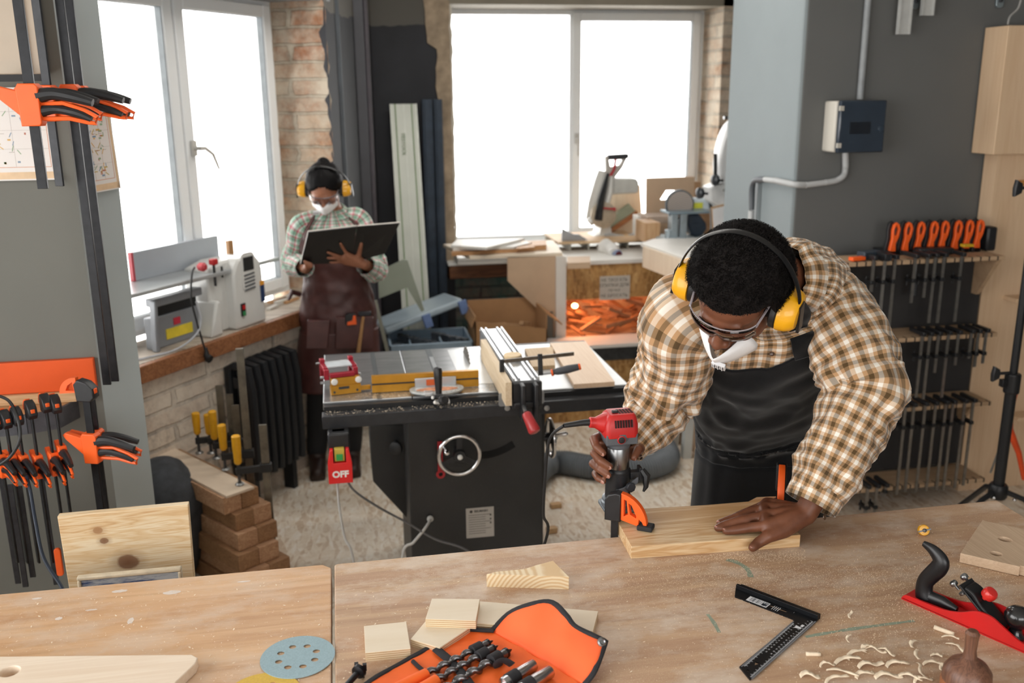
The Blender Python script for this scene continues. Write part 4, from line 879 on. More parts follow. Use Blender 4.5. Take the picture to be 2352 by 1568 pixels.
cord([p0+Vector((0, -.012, 0)), PY(975, 1215, 3.2), PY(950, 1245, 3.19), PY(925, 1275, 3.19), (.15, 3.1, .01)], .0055, GC, '', parent=ts)
# ------------------------------------------------------------------ rip fence
fx0, fx1, fy0, fy1, fz = .560, .656, 3.03, 3.80, .95
rf = thing('rip_fence', 'aluminium rip fence with wooden face and red lever across the saw table', 'fence', (.61, 3.4, ZT))
ALU = M('#c3c6c9', .3, .7, .08, 14)
mb = MB(); mb.bb(fx0, fx1, fy0+.02, fy1, ZT+.004, fz-.008)
for x in (fx0+.003, fx0+.022, fx1-.026, fx1-.007): mb.bb(x, x+.006, fy0+.02, fy1, fz-.009, fz)
mb.build('fence_beam', ALU, rf, smooth=False)
mb = MB(); mb.prism([(fx0-.03, 3.02), (fx0-.008, 3.02), (fx0-.002, 3.62), (fx0-.024, 3.62)], (0, 0, ZT+.003), X3, Y3, (0, 0, .084)); mb.build('wooden_face', wood('fence_face', '#d9c6aa', '#c2aa88', 1, 1), rf, bevel=.001, smooth=False)
mb = MB(); mb.bb(fx0-.002, fx1+.006, 3.035, 3.055, ZT-.02, fz-.012); mb.bb(fx0+.02, fx0+.036, 2.99, 3.04, ZT-.05, fz-.01); mb.bb(fx1-.03, fx1-.014, 2.99, 3.04, ZT-.05, fz-.01); mb.bb(fx0, fx1, 3.02, 3.12, ZT-.01, ZT+.01); mb.build('fence_head', BLKPL, rf, bevel=.004)
y_ = 3.0; a = PY(1157, 925, y_); b_ = PY(1265, 948, y_)
mb = MB(); mb.plate([rrect(a.x, b_.x, b_.z, a.z, .008)], (0, 3.108, 0), X3, Z3, (0, -.004, 0)); mb.build('clamp_plate', M('#8f9295', .4, .7), rf)
for px in (1165, 1256): q = PY(px, 937, 3.10); MB().lathe([(.010, 0), (.010, .006), (.0045, .0065)], (q.x, 3.104, q.z), (0, -1, 0), 16).build('bolt', STEEL, rf)
l0 = PY(1206, 930, 2.99); l1 = PY(1208, 948, 2.94); l2 = PY(1228, 990, 2.90)
mb = MB(); mb.cyl(Vector((l0.x, 3.03, l0.z)), l1, .008); mb.build('lever_rod', STEEL, rf)
mb = MB(); dv = (l2-l1); L_ = dv.length; mb.lathe([(.013, 0), (.016, .006), (.0185, L_*.6), (.021, L_*.95), (.018, L_*1.05), (.008, L_*1.1)], l1, dv, 20); mb.build('lever_handle', M('#a82a2c', .4, 0, .08, 10, coat=.3), rf)
# F clamp on the fence
fc = thing('bar_clamp', 'small bar clamp with black and orange handle gripping the rip fence', 'clamp', PZ(1240, 850, fz))
b0 = PZ(1150, 830, .985); b1 = PY(1318, 812, b0.y+.01); mb = MB(); mb.bar(b0, b1, .006, .013); mb.build('bar', M('#6b6258', .4, .8, .3, 50), fc)
mb = MB(); mb.bar(b0+Vector((.004, 0, .008)), Vector((b0.x+.004, b0.y-.0, .895)), .013, .016, (1, 0, 0)); mb.build('fixed_jaw', BLACK, fc, bevel=.002)
j = PY(1240, 820, b0.y+.005); mb = MB(); mb.bar(j+Vector((0, 0, .012)), PY(1242, 862, b0.y-.02), .013, .016, (1, 0, 0)); mb.build('sliding_jaw', BLACK, fc, bevel=.002)
h0 = PY(1266, 856, b0.y-.02); h1 = PY(1330, 842, b0.y-.04); d = h1-h0; mb = MB(); mb.cyl(PY(1222, 862, b0.y-.015), h0, .004); mb.build('screw', STEEL, fc)
mb = MB(); L_ = d.length; mb.lathe([(.010, 0), (.012, .004), (.009, .012), (.0125, .022), (.0145, L_*.6), (.012, L_*.96), (.010, L_)], h0, d, 14); mb.build('handle', M('#3b3d42', .6), fc)
MB().lathe([(.0125, 0), (.0125, .007)], h0, d, 14).build('handle_ring', ORANGE, fc); MB().lathe([(.0115, 0), (.0125, .002), (.010, .007)], h0+d.normalized()*(L_-.001), d, 14).build('handle_ring', ORANGE, fc)
# gold mitre fence and mitre gauge
GOLD = M('#c18a2b', .35, .55, .1, 20)
g0 = PZ(855, 903, ZT); g1 = PZ(1100, 888, ZT); gz = .061
gf = thing('mitre_gauge', 'mitre gauge with gold anodised fence and black upright handle on the saw', 'mitre gauge', ((g0+g1)/2))
mb = MB(); d = (g1-g0).normalized(); n_ = Vector((-d.y, d.x, 0))
pr = [(0, 0), (.018, 0), (.018, gz), (.0, gz), (.0, gz*.58), (.004, gz*.56), (.004, gz*.46), (0, gz*.44)]
mb.prism(pr, g0+Vector((0, 0, .002)), n_, Z3, g1-g0); mb.build('gold_fence', GOLD, gf, smooth=False)
mb = MB(); mb.prism([(.004, gz*.46), (.0, gz*.5), (.004, gz*.56)], g0, n_, Z3, g1-g0); 
for px in (868, 1093): q = PZ(px, 893 if px < 900 else 878, ZT+.012); mb.lathe([(.006, 0), (.006, .003)], q-n_*.001, -n_, 12)
mb.build('screw', M('#3a3a3a', .5), gf)
cc = PZ(1003, 893, ZT+.014); 
mb = MB(); mb.plate([[(.098*cos(a), .055*sin(a) if sin(a) > 0 else .072*sin(a)) for a in [2*pi*k/48 for k in range(48)]]], cc-Vector((0, 0, .004)), X3, Y3, (0, 0, .008), .002); 
for k in range(14): a = pi+pi*k/13; mb.lathe([(.003, 0), (.003, .002)], cc+Vector((.084*cos(a), .062*sin(a), .004)), Z3, 8)
mb.build('protractor_head', M('#b9bcbb', .45, .5, .2, 40), gf)
mb = MB(); mb.plate([[(.075*cos(a), -.028+.022*sin(a)) for a in [2*pi*k/32 for k in range(32)]]], cc+Vector((0, .012, .0042)), X3, Y3, (0, 0, .001)); mb.build('angle_scale', M('#c98a66', .6, 0, .4, 60), gf, smooth=False)
mb = MB(); mb.bb(cc.x-.075, cc.x+.075, cc.y+.03, cc.y+.036, cc.z, cc.z+.034); mb.bb(cc.x-.05, cc.x-.02, cc.y-.075, cc.y-.04, cc.z-.002, cc.z+.01); mb.build('head_bracket', ALU, gf, bevel=.002)
mb = MB(); mb.bb(cc.x-.034, cc.x+.012, cc.y+.0285, cc.y+.0298, cc.z+.006, cc.z+.028); mb.build('warning_sticker', M('#d8632e', .5), gf)
hb0 = PZ(1008, 912, ZT+.016); mb = MB(); mb.lathe([(.016, 0), (.016, .01), (.011, .014), (.012, .03), (.0145, .07), (.0155, .094), (.013, .104), (.006, .107)], hb0, (0, .12, 1), 20); mb.build('upright_handle', M('#101113', .4, 0, .15, 30), gf)
mb = MB(); q = PZ(1012, 918, ZT+.012); mb.lathe([(.012, 0), (.018, .003), (.018, .013), (.012, .018)], q+Vector((.006, -.008, 0)), (.3, -.8, .4), 16); mb.build('pivot_knob', BLACK, gf)
q = PZ(1002, 925, ZT); mb = MB(); mb.box((.322, q.y+.0, ZT+.004), (.05, .03, .008)); mb.box((.342, 3.45, ZT+.0022), (.016, .5, .003)); mb.build('guide_bar', ALU, gf)
for a_, b2, c2 in ((994, 913, .014), (999, 924, .012)): MB().sph(PZ(a_, b2, ZT+c2), .006, 10).build('stop_pin', WHITE, gf)
# gold/red stop block jig
jg = thing('flip_stop', 'gold and red adjustable stop block with white screws at the saw corner', 'stop block', PZ(795, 900, ZT))
k0 = PZ(761, 909, ZT); k1 = PZ(830, 901, ZT); w_ = (k1-k0).length; d = (k1-k0).normalized(); n_ = Vector((-d.y, d.x, 0))
TJ = frame(k0, d, n_)
mb = MB(TJ); mb.bb(0, w_, 0, .024, .001, .034); mb.bb(.002, w_-.002, .004, .024, .034, .062); mb.bb(w_, (g0-k0).length, .006, .018, .006, .022); mb.build('gold_block', GOLD, jg, smooth=False, bevel=.001)
for x in (.014, w_-.008): MB(TJ).lathe([(.0, 0), (.0105, 0), (.012, .004), (.011, .007), (.004, .009)], (x, .004, .050), (0, -1, 0), 18).build('white_screw', WHITE, jg)
mb = MB(TJ)
for x, z in ((.012, .012), (w_-.014, .012), (.036, .025), (.058, .025)): mb.lathe([(.0045, 0), (.0045, .002)], (x, 0, z), (0, -1, 0), 10)
mb.bb(.028, .066, -.001, .001, .021, .030); mb.build('screw', M('#4a4a4a', .4, .6), jg)
RDA = M('#9c1f31', .35, .4, .08, 20)
mb = MB(TJ); mb.bb(.002, w_-.018, .006, .03, .063, .078)
for x in (-.016, w_-.02): mb.bb(x, x+.018, .03, .05, .05, .088); mb.bb(x, x+.018, .05, .13, .075, .092); mb.bb(x, x+.018, .115, .14, .03, .105)
mb.build('red_arm', RDA, jg, bevel=.002)
mb = MB(TJ); mb.cyl((-.03, .125, .09), (w_+.0, .125, .09), .004); 
for z, y in ((.06, .04), (.04, .04)): mb.cyl((-.03, y, z), (-.012, y, z), .005); mb.cyl((w_, y, z), (w_+.008, y, z), .005)
mb.build('steel_rod', STEEL, jg)
mb = MB(TJ); mb.bb(.0, w_-.02, .05, .115, .090, .094); mb.build('clear_plate', M('#c9cfd3', .15, 0, .1, 20), jg)
# boards on the extension table
def slab(name, pxs, z, th, m, label, cat, bev=.001):
    q = [PZ(x, y, z+th) for x, y in pxs]; return tag(MB().prism([(a.x, a.y) for a in q], (0, 0, z), X3, Y3, (0, 0, th)).build(name, m, bevel=bev, smooth=False, origin=(q[0].x, q[0].y, z)), label, cat)
BCH = wood('beech_plank', '#e0c5a8', '#cfad8c', 1, 1, .5, .6)
slab('beech_plank', ((1318, 882), (1412, 876), (1345, 783), (1263, 787)), ZT, .018, BCH, 'long beech plank lying on the right wing of the table saw', 'plank')
slab('small_board', ((1222, 842), (1275, 838), (1270, 796), (1205, 800)), ZT, .016, wood('small_board', '#d9be98', '#c4a47c', 1, 1), 'small square board between the rip fence and the beech plank', 'board')
c = PZ(1178, 814, fz+.012); mb = MB(); mb.plate([circ(0, 0, .034, 28)], (c.x, c.y, fz), X3, Y3, (0, 0, .014), .002); tag(mb.build('round_offcut', wood('round_offcut', '#e4cda8', '#d0b285', 0, 1)), 'round wooden offcut lying on top of the rip fence', 'offcut')
mb = MB(); rn = random.Random(9)
for k in range(1100):
    u = rn.random()
    if u < .5: px, py, z = rn.gauss(900, 60), rn.gauss(909, 7), ZT
    elif u < .75: px, py, z = rn.gauss(1090, 40), rn.gauss(893, 9), ZT
    else: px, py, z = rn.uniform(745, 1170), rn.uniform(948, 957), ZT-.0215
    if z == ZT:
        q = PZ(px, py, z)
        if q.y < 3.21 or q.x < -.07: continue
    else: q = PZ(px, 0, z) if False else Vector((PZ(px, py, z).x, rn.uniform(3.115, 3.16), z))
    chip(mb, q.x, q.y, z+.001, rn.uniform(.0012, .0035), rn)
tag(mb.build('sawdust', SHAV, smooth=False, origin=(.4, 3.2, ZT-.03)), 'pale sawdust along the front of the table saw', 'sawdust', kind='stuff')
# dust hose on the floor, stand leg, offcuts
hp = [(.72, 3.75, .12), (.80, 4.05, .075), PZ(1265, 1063, .062), PZ(1360, 1072, .062), PZ(1460, 1078, .062), PZ(1535, 1050, .062), (1.655, 4.75, .062), (1.62, 5.03, .062)]
q = crom([tuple(p) for p in hp], 260); mb = MB(); mb.tube([Vector(p) for p in q], [.058+.004*(1 if i % 2 else -1) for i in range(len(q))], 20)
tag(mb.build('dust_hose', M('#6e7378', .6, 0, .1, 20), ang=80), 'thick ribbed grey dust hose lying on the floor behind the saw', 'hose')
st = thing('tool_stand', 'white metal tool stand with a pink stripe behind the kneeling-height hose', 'stand', (1.85, 4.5, 0))
st['label'] = 'white metal stand with slanting pink striped rail, behind the bending person'
LG = M('#c9ccca', .4, .1, .05, 10)
l0 = PZ(1575, 1050, 0); top = PY(1580, 940, l0.y)
mb = MB(); mb.bar(l0, Vector((l0.x+.01, l0.y, .27)), .045, .045, (0, 1, 0)); mb.build('leg', LG, st); 
mb = MB(); mb.bar((l0.x+.17, l0.y, 0), (l0.x+.16, l0.y, .27), .045, .045, (0, 1, 0)); mb.build('leg', LG, st); mb = MB(); mb.bar((l0.x+.0, l0.y+.2, 0), (l0.x+.01, l0.y+.2, .27), .045, .045, (0, 1, 0)); mb.build('leg', LG, st); mb = MB(); mb.bar((l0.x+.17, l0.y+.2, 0), (l0.x+.16, l0.y+.2, .27), .045, .045, (0, 1, 0)); mb.build('leg', LG, st)
mb = MB(); mb.bb(l0.x-.03, l0.x+.19, l0.y-.03, l0.y+.23, .262, .285); mb.build('stand_top', LG, st, bevel=.004)
mb = MB(); mb.bar(PY(1582, 930, l0.y-.06), PY(1625, 975, l0.y-.06), .02, .05, (0, 1, 0)); mb.build('slanting_rail', LG, st)
mb = MB(); mb.bar(PY(1586, 945, l0.y-.08), PY(1622, 985, l0.y-.08), .012, .025, (0, 1, 0)); mb.build('pink_stripe', M('#c96a7c', .5), st)
OFFW = wood('floor_offcut', '#d9b78c', '#b98d5d', 0, 1.5)
for (x, y, lab, s) in ((1276, 1165, 'small wooden offcut on the floor farther from the bench', (.05, .03, .022)), (1267, 1222, 'small wooden offcut on the floor close behind the bench edge', (.045, .03, .025)), (1235, 1150, 'tiny wooden offcut at the foot of the saw cabinet', (.02, .02, .015))):
    q = PZ(x, y, 0); tag(MB().box((q.x, q.y, s[2]/2), s, .15).build('floor_offcut', OFFW, bevel=.001, smooth=False), lab, 'offcut')
# ================================================================== BACK OF THE ROOM
PLYV = wood('pale_ply_panel', '#e3d2bb', '#d2bda2', 2, .7, .6, .5); PLYH = wood('pale_ply_board', '#e6d8c4', '#d4c1a8', 0, .7, .6, .5); MDF = M('#c4a88c', .7, 0, .05, 12); LAM = M('#dfdcd6', .5, 0, .04, 8)
OSBV = osb_mat('osb_upright', '#c9a36c', '#b2854c', '#8c6130', .8, .6, 'xz')
YC = 5.4
def px(x, y, Y=YC): return PY(x, y, Y)
sm = thing('mitre_saw_station', 'pale plywood tool counter with raised saw platform under the back window', 'counter', (1.5, 5.6, 0))
zt = px(1300, 603).z+.005
# left wing of the counter with the clipped front panel
zl = px(1290, 580).z; xl0 = px(1040, 580).x; xl1 = px(1292, 580).x
mb = MB(); o_ = [(xl0+.1, YC), (xl1, YC), (xl1+.06, YC+.5), (xl0, YC+.5)]; mb.prism(o_, (0, 0, zl-.02), X3, Y3, (0, 0, .02)); mb.build('worktop', PLYH, sm, bevel=.002, smooth=False)
pts = [px(1166, 590), px(1296, 587), px(1296, 775), px(1268, 722), px(1250, 722), px(1166, 645)]
mb = MB(); mb.prism([(p.x, p.z) for p in pts[:2]]+[(p.x, p.z) for p in (px(1272, 778), px(1270, 715), px(1240, 715), px(1166, 645))], (0, YC, 0), X3, Z3, (0, .018, 0)); mb.build('side_panel', MDF, sm, smooth=False)
mb = MB(); mb.bb(px(1276, 600).x, px(1299, 600).x, YC-.02, YC+.45, px(1290, 782).z-.02, zl-.02); mb.build('side_panel', LAM, sm, smooth=False)
# scrap bin
xb0, xb1 = px(1299, 700).x, px(1530, 700).x+.02; zb0 = px(1300, 782).z; zo0 = px(1300, 690).z; zo1 = px(1300, 612).z
mb = MB(); mb.bb(xb0, xb1+.35, YC, YC+.55, zt-.025, zt); mb.build('worktop', LAM, sm, bevel=.002, smooth=False)
mb = MB(); mb.bb(xb0, xb1, YC+.01, YC+.028, zo0, zt-.025); mb.build('osb_front', OSBV, sm, smooth=False)
mb = MB(); mb.bb(xb0-.02, xb0, YC, YC+.55, .0, zt-.025); mb.bb(xb1, xb1+.02, YC, YC+.55, 0, zt-.025); mb.bb(xb0, xb1, YC+.53, YC+.55, zb0, zt-.025); mb.build('bin_wall', PLYV, sm, smooth=False)
mb = MB(); mb.bb(xb0-.02, xb1+.3, YC-.02, YC+.55, zb0-.02, zb0); mb.build('bin_floor', MDF, sm, smooth=False)
a = px(1378, 635, YC+.005); b_ = px(1446, 686, YC+.005)
SGN = MB(); SGN.bb(a.x, b_.x, YC+.004, YC+.009, b_.z, a.z); sg = SGN.build('handwritten_sign', M('#b9b3a9', .7, 0, .05, 20), sm)
mb = MB(); cxs = (a.x+b_.x)/2; hs = (a.z-b_.z)
for i, tx in enumerate(('НЕ ТРОГАТЬ', 'ОПИЛКИ ДЛЯ', 'ПЕЧКИ', 'НЕ БРОСАТЬ')): mb.text(tx, (cxs-.004, YC+.0038, a.z-hs*(.17+.22*i)), X3, Z3, .027 if i != 2 else .022, .0003)
mb.build('handwriting', M('#55504b', .8), sg, smooth=False)
# raised saw platform with slots
zp = px(1300, 556, 5.75).z; YP = 5.75
mb = MB(); p0 = PY(1282, 552, YP).x; p1 = PY(1476, 552, YP).x; mb.bb(p0, p1, YP, YP+.42, zp-.014, zp); mb.build('saw_platform', wood('platform', '#d9c09c', '#b98f62', 0, 1), sm, smooth=False)
mb = MB()
for x_ in (1308, 1350, 1408, 1440): xx = PY(x_, 575, YP+.05).x; mb.bb(xx, xx+.012, YP+.05, YP+.35, zt, zp-.014)
mb.bb(p0, p1, YP+.37, YP+.385, zt, zp-.014); mb.build('platform_rib', M('#c3c3ba', .6), sm, smooth=False)
# right part: higher wing with ply edge
zr = PY(1480, 555, 5.3).z; o_ = [PZ(x, y, zr) for x, y in ((1472, 558), (1570, 590), (1640, 612), (1760, 560), (1640, 545), (1500, 548))]
mb = MB(); mb.prism([(p.x, p.y) for p in o_], (0, 0, zr-.02), X3, Y3, (0, 0, .02)); mb.build('worktop', LAM, sm, bevel=.002, smooth=False)
mb = MB(); mb.bar((PZ(1480, 562, zr).x, PZ(1480, 562, zr).y, (zr+zt)/2-.01), (PZ(1568, 592, zr).x, PZ(1568, 592, zr).y, (zr+zt)/2-.01), .018, zr-zt+.0); mb.build('side_panel', PLYV, sm, smooth=False)
q0, q1 = PZ(1572, 595, zr), PZ(1650, 618, zr)
mb = MB(); mb.bar((q0.x+.03, q0.y+.03, (zr-.02)/2), (q1.x+.03, q1.y+.03, (zr-.02)/2), .018, zr-.02); mb.build('side_panel', MDF, sm, smooth=False)
# scraps in the bin and the warm lamp behind them
rn = random.Random(21); SCR = wood('scrap_wood', '#b98d68', '#8a5f42', 0, 2, .6); scr = []
for k in range(46):
    x = rn.uniform(xb0+.06, xb1-.06); y = YC+rn.uniform(.05, .42); hh = max(.02, min(.22, .2-.25*(y-YC)))
    z = zb0+.02+rn.uniform(0, .17); L = rn.uniform(.08, .22); a_ = rn.uniform(-.9, .9); b2 = rn.uniform(-.7, .7)
    R = Matrix.Rotation(a_, 3, 'Z') @ Matrix.Rotation(b2, 3, 'Y'); L = min(L, 2*(x-xb0-.02), 2*(xb1-.02-x))
    mb = MB(); mb.box((x, y, z), (max(.05, L), rn.uniform(.015, .035), rn.uniform(.008, .025)), R)
    tag(mb.build('scrap_stick', SCR, smooth=False), 'reddish wooden scrap stick in the pile of the open bin under the sign', 'scrap wood', 'scrap sticks in the lit bin')
lampx = px(1320, 702, YC+.12)
te = NT('lamp_glow'); te.b.inputs['Emission Color'].default_value = lin('#ffb070'); te.b.inputs['Emission Strength'].default_value = 14
lp = thing('bin_lamp', 'small glowing orange lamp inside the left of the scrap bin', 'lamp', lampx-Vector((0, 0, .03)))
MB().sph(lampx, (.02, .02, .016), 14).build('lamp_bulb', te.m, lp); mb = MB(); mb.cyl(lampx+Vector((0, .015, 0)), lampx+Vector((0, .05, 0)), .012); mb.build('lamp_socket', BLACK, lp)
pl_ = bpy.data.lights.new('bin_lamp_light', 'POINT'); pl_.energy = 2.2; pl_.color = (1, .38, .16); pl_.shadow_soft_size = .03; po = bpy.data.objects.new('bin_lamp_light', pl_); COL.objects.link(po); po.location = lampx+Vector((.03, -.035, .0))
pl2 = pl_.copy(); pl2.energy = 1.6; po2 = bpy.data.objects.new('bin_lamp_light', pl2); COL.objects.link(po2); po2.location = ((xb0+xb1)/2, YC+.25, zo0+.1)
# low cabinet in front of the bin
yl = 5.15; a = PY(1345, 794, yl); zc = a.z
lc_ = thing('low_cabinet', 'low OSB cabinet with white top edge and black band, right of the table saw', 'cabinet', (1.6, yl+.1, 0))
x0, x1 = PY(1250, 794, yl).x, PY(1640, 794, yl).x
mb = MB(); mb.bb(x0, x1, yl, YC-.03, zc-.02, zc); mb.build('top', LAM, lc_, smooth=False)
mb = MB(); mb.bb(x0+.01, x1-.01, yl+.012, YC-.04, 0, zc-.10); mb.build('osb_body', OSBV, lc_, smooth=False)
mb = MB(); mb.bb(x0+.01, x1-.01, yl+.008, yl+.03, zc-.10, zc-.02); mb.build('black_band', M('#2b2c2c', .6, 0, .5, 30), lc_, smooth=False)
# timber lying on the counter left
ZL = zl
def stackb(pxs, z, th, m, label, Y=None):
    q = [PZ(x, y, z+th) for x, y in pxs]; return tag(MB().prism([(a.x, a.y) for a in q], (0, 0, z), X3, Y3, (0, 0, th)).build('white_board' if m is LAM else 'timber_offcut', m, bevel=.001, smooth=False, origin=(q[0].x, q[0].y, z)), label, 'board', 'boards piled left of the mitre saw')
WD = wood('offcut_wood', '#d0a67c', '#a87748', 0, 1.2)
stackb(((1037, 580), (1230, 568), (1225, 556), (1040, 566)), ZL+.001, .022, WD, 'long brown timber at the bottom of the pile on the counter')
stackb(((1040, 571), (1180, 566), (1222, 556), (1045, 556)), ZL+.024, .014, LAM, 'narrow white board in the middle of the counter pile')
stackb(((1035, 563), (1118, 568), (1205, 547), (1050, 549)), ZL+.039, .016, LAM, 'large white board lying askew on top of the counter pile')
stackb(((1212, 565), (1255, 562), (1254, 551), (1212, 553)), ZL+.001, .03, WD, 'short brown block at the right end of the counter pile')
stackb(((1185, 571), (1228, 567), (1225, 562), (1190, 564)), ZL+.024, .006, WD, 'thin brown lath lying in front of the short block')
for k, (dz, lab) in enumerate(((0, 'lower of two white boards on the sill under the counter wing'), (.026, 'upper of two white boards on the sill under the counter wing'))):
    a = PY(1050-k*0, 598, 6.1); b_ = PY(1168, 596, 6.1); tag(MB().bb(a.x, b_.x+.1, 6.08, 6.28, .8115+dz, .834+dz).build('white_board', LAM, bevel=.001, smooth=False), lab, 'board', 'boards on the back sill')
stackb(((1303, 604), (1356, 602), (1355, 588), (1303, 589)), zt+.001, .035, MDF, 'small brown box-shaped block on the counter left of the saw outlet')
# grey angled metal plate
a, b_, c_ = PY(1290, 556, 5.8), PY(1290, 520, 5.8), PY(1356, 556, 5.8)
tag(MB().prism([(PY(x, y, 5.8).x, PY(x, y, 5.8).z) for x, y in ((1291, 557), (1291, 524), (1318, 538), (1330, 538), (1357, 555))], (0, 5.8, 0), X3, Z3, (0, .02, 0)).build('metal_wedge', M('#a9acb0', .4, .5), smooth=False), 'grey metal guard wedge standing on the platform left of the mitre saw', 'metal plate')
# ---------------------------------------------------------------- mitre saw
YM = 5.95
def pm(x, y, dy=0): return PY(x, y, YM+dy)
ms = thing('mitre_saw', 'white sliding mitre saw with black grip raised against the back window', 'mitre saw', pm(1400, 553))
MW = M('#d6d5d0', .4, 0, .05, 12); MG = M('#bcbcb6', .5, 0, .12, 14)
mb = MB(); mb.prism([(p.x, p.z) for p in [pm(*q) for q in ((1362, 556), (1362, 543), (1378, 538), (1384, 505), (1402, 505), (1406, 538), (1445, 545), (1445, 556))]], (0, YM, 0), X3, Z3, (0, .18, 0)); mb.build('base', MW, ms, bevel=.006)
mb = MB(); mb.lathe([(.05, 0), (.085, .004), (.085, .05), (.05, .056)], pm(1382, 492, .02), (0, -1, 0), 28); mb.build('turntable_hub', M('#b7aa96', .45, .4, .2, 20), ms)
mb = MB(); mb.tube([pm(1353, 512), pm(1366, 500)], [.028, .03], 14); mb.build('side_knob', M('#cfcdc8', .3, .4), ms)
mb = MB(); mb.tube([pm(1352, 505, .03), pm(1362, 468, .03), pm(1378, 420, .03), pm(1384, 392, .03)], [.022, .035, .042, .03], 14); mb.build('upper_arm', MW, ms)
mb = MB(); mb.tube([pm(1374, 505, -.04), pm(1380, 462, -.04), pm(1392, 415, -.04), pm(1397, 398, -.04)], [.034, .028, .016, .012], 10, flat=.8); mb.build('black_cover', BLACK, ms)
mb = MB(); mb.tube([pm(1386, 490, .0), pm(1400, 440, .0), pm(1404, 404, 0)], [.026, .034, .02], 14, flat=.7); mb.build('white_link', MW, ms)
mb = MB(); mb.prism([(p.x, p.z) for p in [pm(*q) for q in ((1393, 447), (1395, 410), (1462, 410), (1468, 418), (1467, 440), (1462, 444))]], (0, YM, 0), X3, Z3, (0, .10, 0)); mb.build('motor_housing', MG, ms, bevel=.01)
hnd = [(pm(x, y).x-pm(1400, 400).x, pm(x, y).z-pm(1400, 400).z) for x, y in ((1393, 360), (1440, 355), (1443, 362), (1432, 385), (1412, 412), (1395, 410))]
hol = [(pm(x, y).x-pm(1400, 400).x, pm(x, y).z-pm(1400, 400).z) for x, y in ((1401, 368), (1434, 367), (1426, 380), (1404, 384))]
mb = MB(); mb.plate([hnd, hol[::-1]], pm(1400, 400)+Vector((0, .02, 0)), X3, Z3, (0, .035, 0)); gh = mb.build('grip', M('#b5b0a8', .5), ms)
mb = MB(); mb.bar(pm(1396, 361, .03), pm(1442, 358, .03), .05, .03); mb.build('grip_cover', M('#2b2c30', .6), ms, bevel=.006)
mb = MB(); mb.tube([pm(1414, 366, .01), pm(1411, 388, .01), pm(1400, 408, .01)], .009, 8); mb.build('red_trigger', M('#b02a33', .5), ms)
mb = MB(); mb.cyl(pm(1385, 478, -.05), pm(1412, 480, -.05), .006); mb.sph(pm(1411, 480, -.05), .012, 10); mb.build('red_lever', M('#b02a33', .5), ms)
mb = MB(); mb.prism([(p.x, p.z) for p in [pm(*q) for q in ((1388, 556), (1388, 537), (1400, 535), (1440, 541), (1462, 533), (1475, 533), (1475, 556))]], (0, YM-.02, 0), X3, Z3, (0, .05, 0)); mb.build('fence', M('#b9bcbe', .4, .5), ms, bevel=.002)
# board with green strip leaning behind saw
tag(MB().prism([(p.x, p.z) for p in [PY(x, y, 6.15) for x, y in ((1392, 550), (1400, 430), (1470, 425), (1478, 550))]], (0, 6.15, 0), X3, Z3, (0, .018, 0)).build('leaning_board', PLYV, smooth=False), 'pale board standing behind the mitre saw', 'board')
tag(MB().prism([(p.x, p.z) for p in [PY(x, y, 6.08) for x, y in ((1388, 535), (1388, 512), (1445, 468), (1462, 488))]], (0, 6.08, 0), X3, Z3, (0, .03, 0)).build('green_board', M('#9aa08a', .7, 0, .1, 20), smooth=False), 'grey-green board end tilted behind the mitre saw', 'board')
tag(MB().bar(PY(1388, 540, 6.06), PY(1464, 488, 6.06), .03, .018, (0, 1, 0)).build('brown_lath', wood('brown_lath', '#b07446', '#8a5430', 0, 1), smooth=False), 'brown lath along the tilted green board', 'lath')
# pipe outlet
q = PY(1408, 580, 5.62); hs = thing('dust_outlet', 'white plastic dust outlet with dark red opening on the counter', 'dust outlet', q)
mb = MB(); mb.tube([PY(1388, 566, 5.7), PY(1404, 574, 5.64), PY(1410, 582, 5.58)], [.055, .045, .035], 16); mb.box(PY(1396, 572, 5.75), (.12, .12, .05)); mb.build('outlet_body', M('#e4e2de', .4), hs, bevel=.004)
mb = MB(); q = PY(1421, 585, 5.56); mb.lathe([(.026, 0), (.030, .004), (.030, .03), (.024, .03)], q, (-.3, 1, 0), 20); mb.build('outlet_ring', M('#8793b0', .4), hs)
mb = MB(); mb.lathe([(.022, -.002), (.022, .004)], q, (-.3, 1, 0), 20); mb.build('outlet_opening', M('#5b1820', .6), hs)
# frame panel, boxes, sander
YF = 6.0
fp = [(PY(x, y, YF).x, PY(x, y, YF).z) for x, y in ((1484, 545), (1485, 409), (1595, 405), (1597, 545))]
wn_ = [(PY(x, y, YF).x, PY(x, y, YF).z) for x, y in ((1516, 459), (1530, 437), (1560, 437), (1590, 459))]
o0 = Vector((fp[0][0], YF, fp[0][1])); mb = MB(); mb.plate([[(a-o0.x, b-o0.z) for a, b in fp], [(a-o0.x, b-o0.z) for a, b in wn_][::-1]], o0, X3, Z3, (0, .018, 0))
tag(mb.build('window_panel', MDF, smooth=False), 'brown panel with a trapezoid opening standing behind the disc sander', 'panel')
mb = MB(); mb.prism([(PY(x, y, YF-.02).x, PY(x, y, YF-.02).z) for x, y in ((1506, 500), (1506, 437), (1512, 437), (1512, 500))], (0, YF-.02, 0), X3, Z3, (0, .018, 0))
def bxp(name, x0, y0, x1, y1, Y, dep, m, label, cat):
    a = PY(x0, y0, Y); b = PY(x1, y1, Y); return tag(MB().bb(min(a.x, b.x), max(a.x, b.x), Y, Y+dep, min(a.z, b.z), max(a.z, b.z)).build(name, m, bevel=.003, smooth=False), label, cat)
bxp('timber_box', 1483, 512, 1516, 556, 5.55, .2, wood('tb', '#d8b48c', '#b98c60', 2, 1), 'light wooden box at the left foot of the disc sander', 'box')
bxp('narrow_board', 1466, 497, 1481, 552, 5.85, .12, LAM, 'narrow pale upright board between mitre saw and sander', 'board')
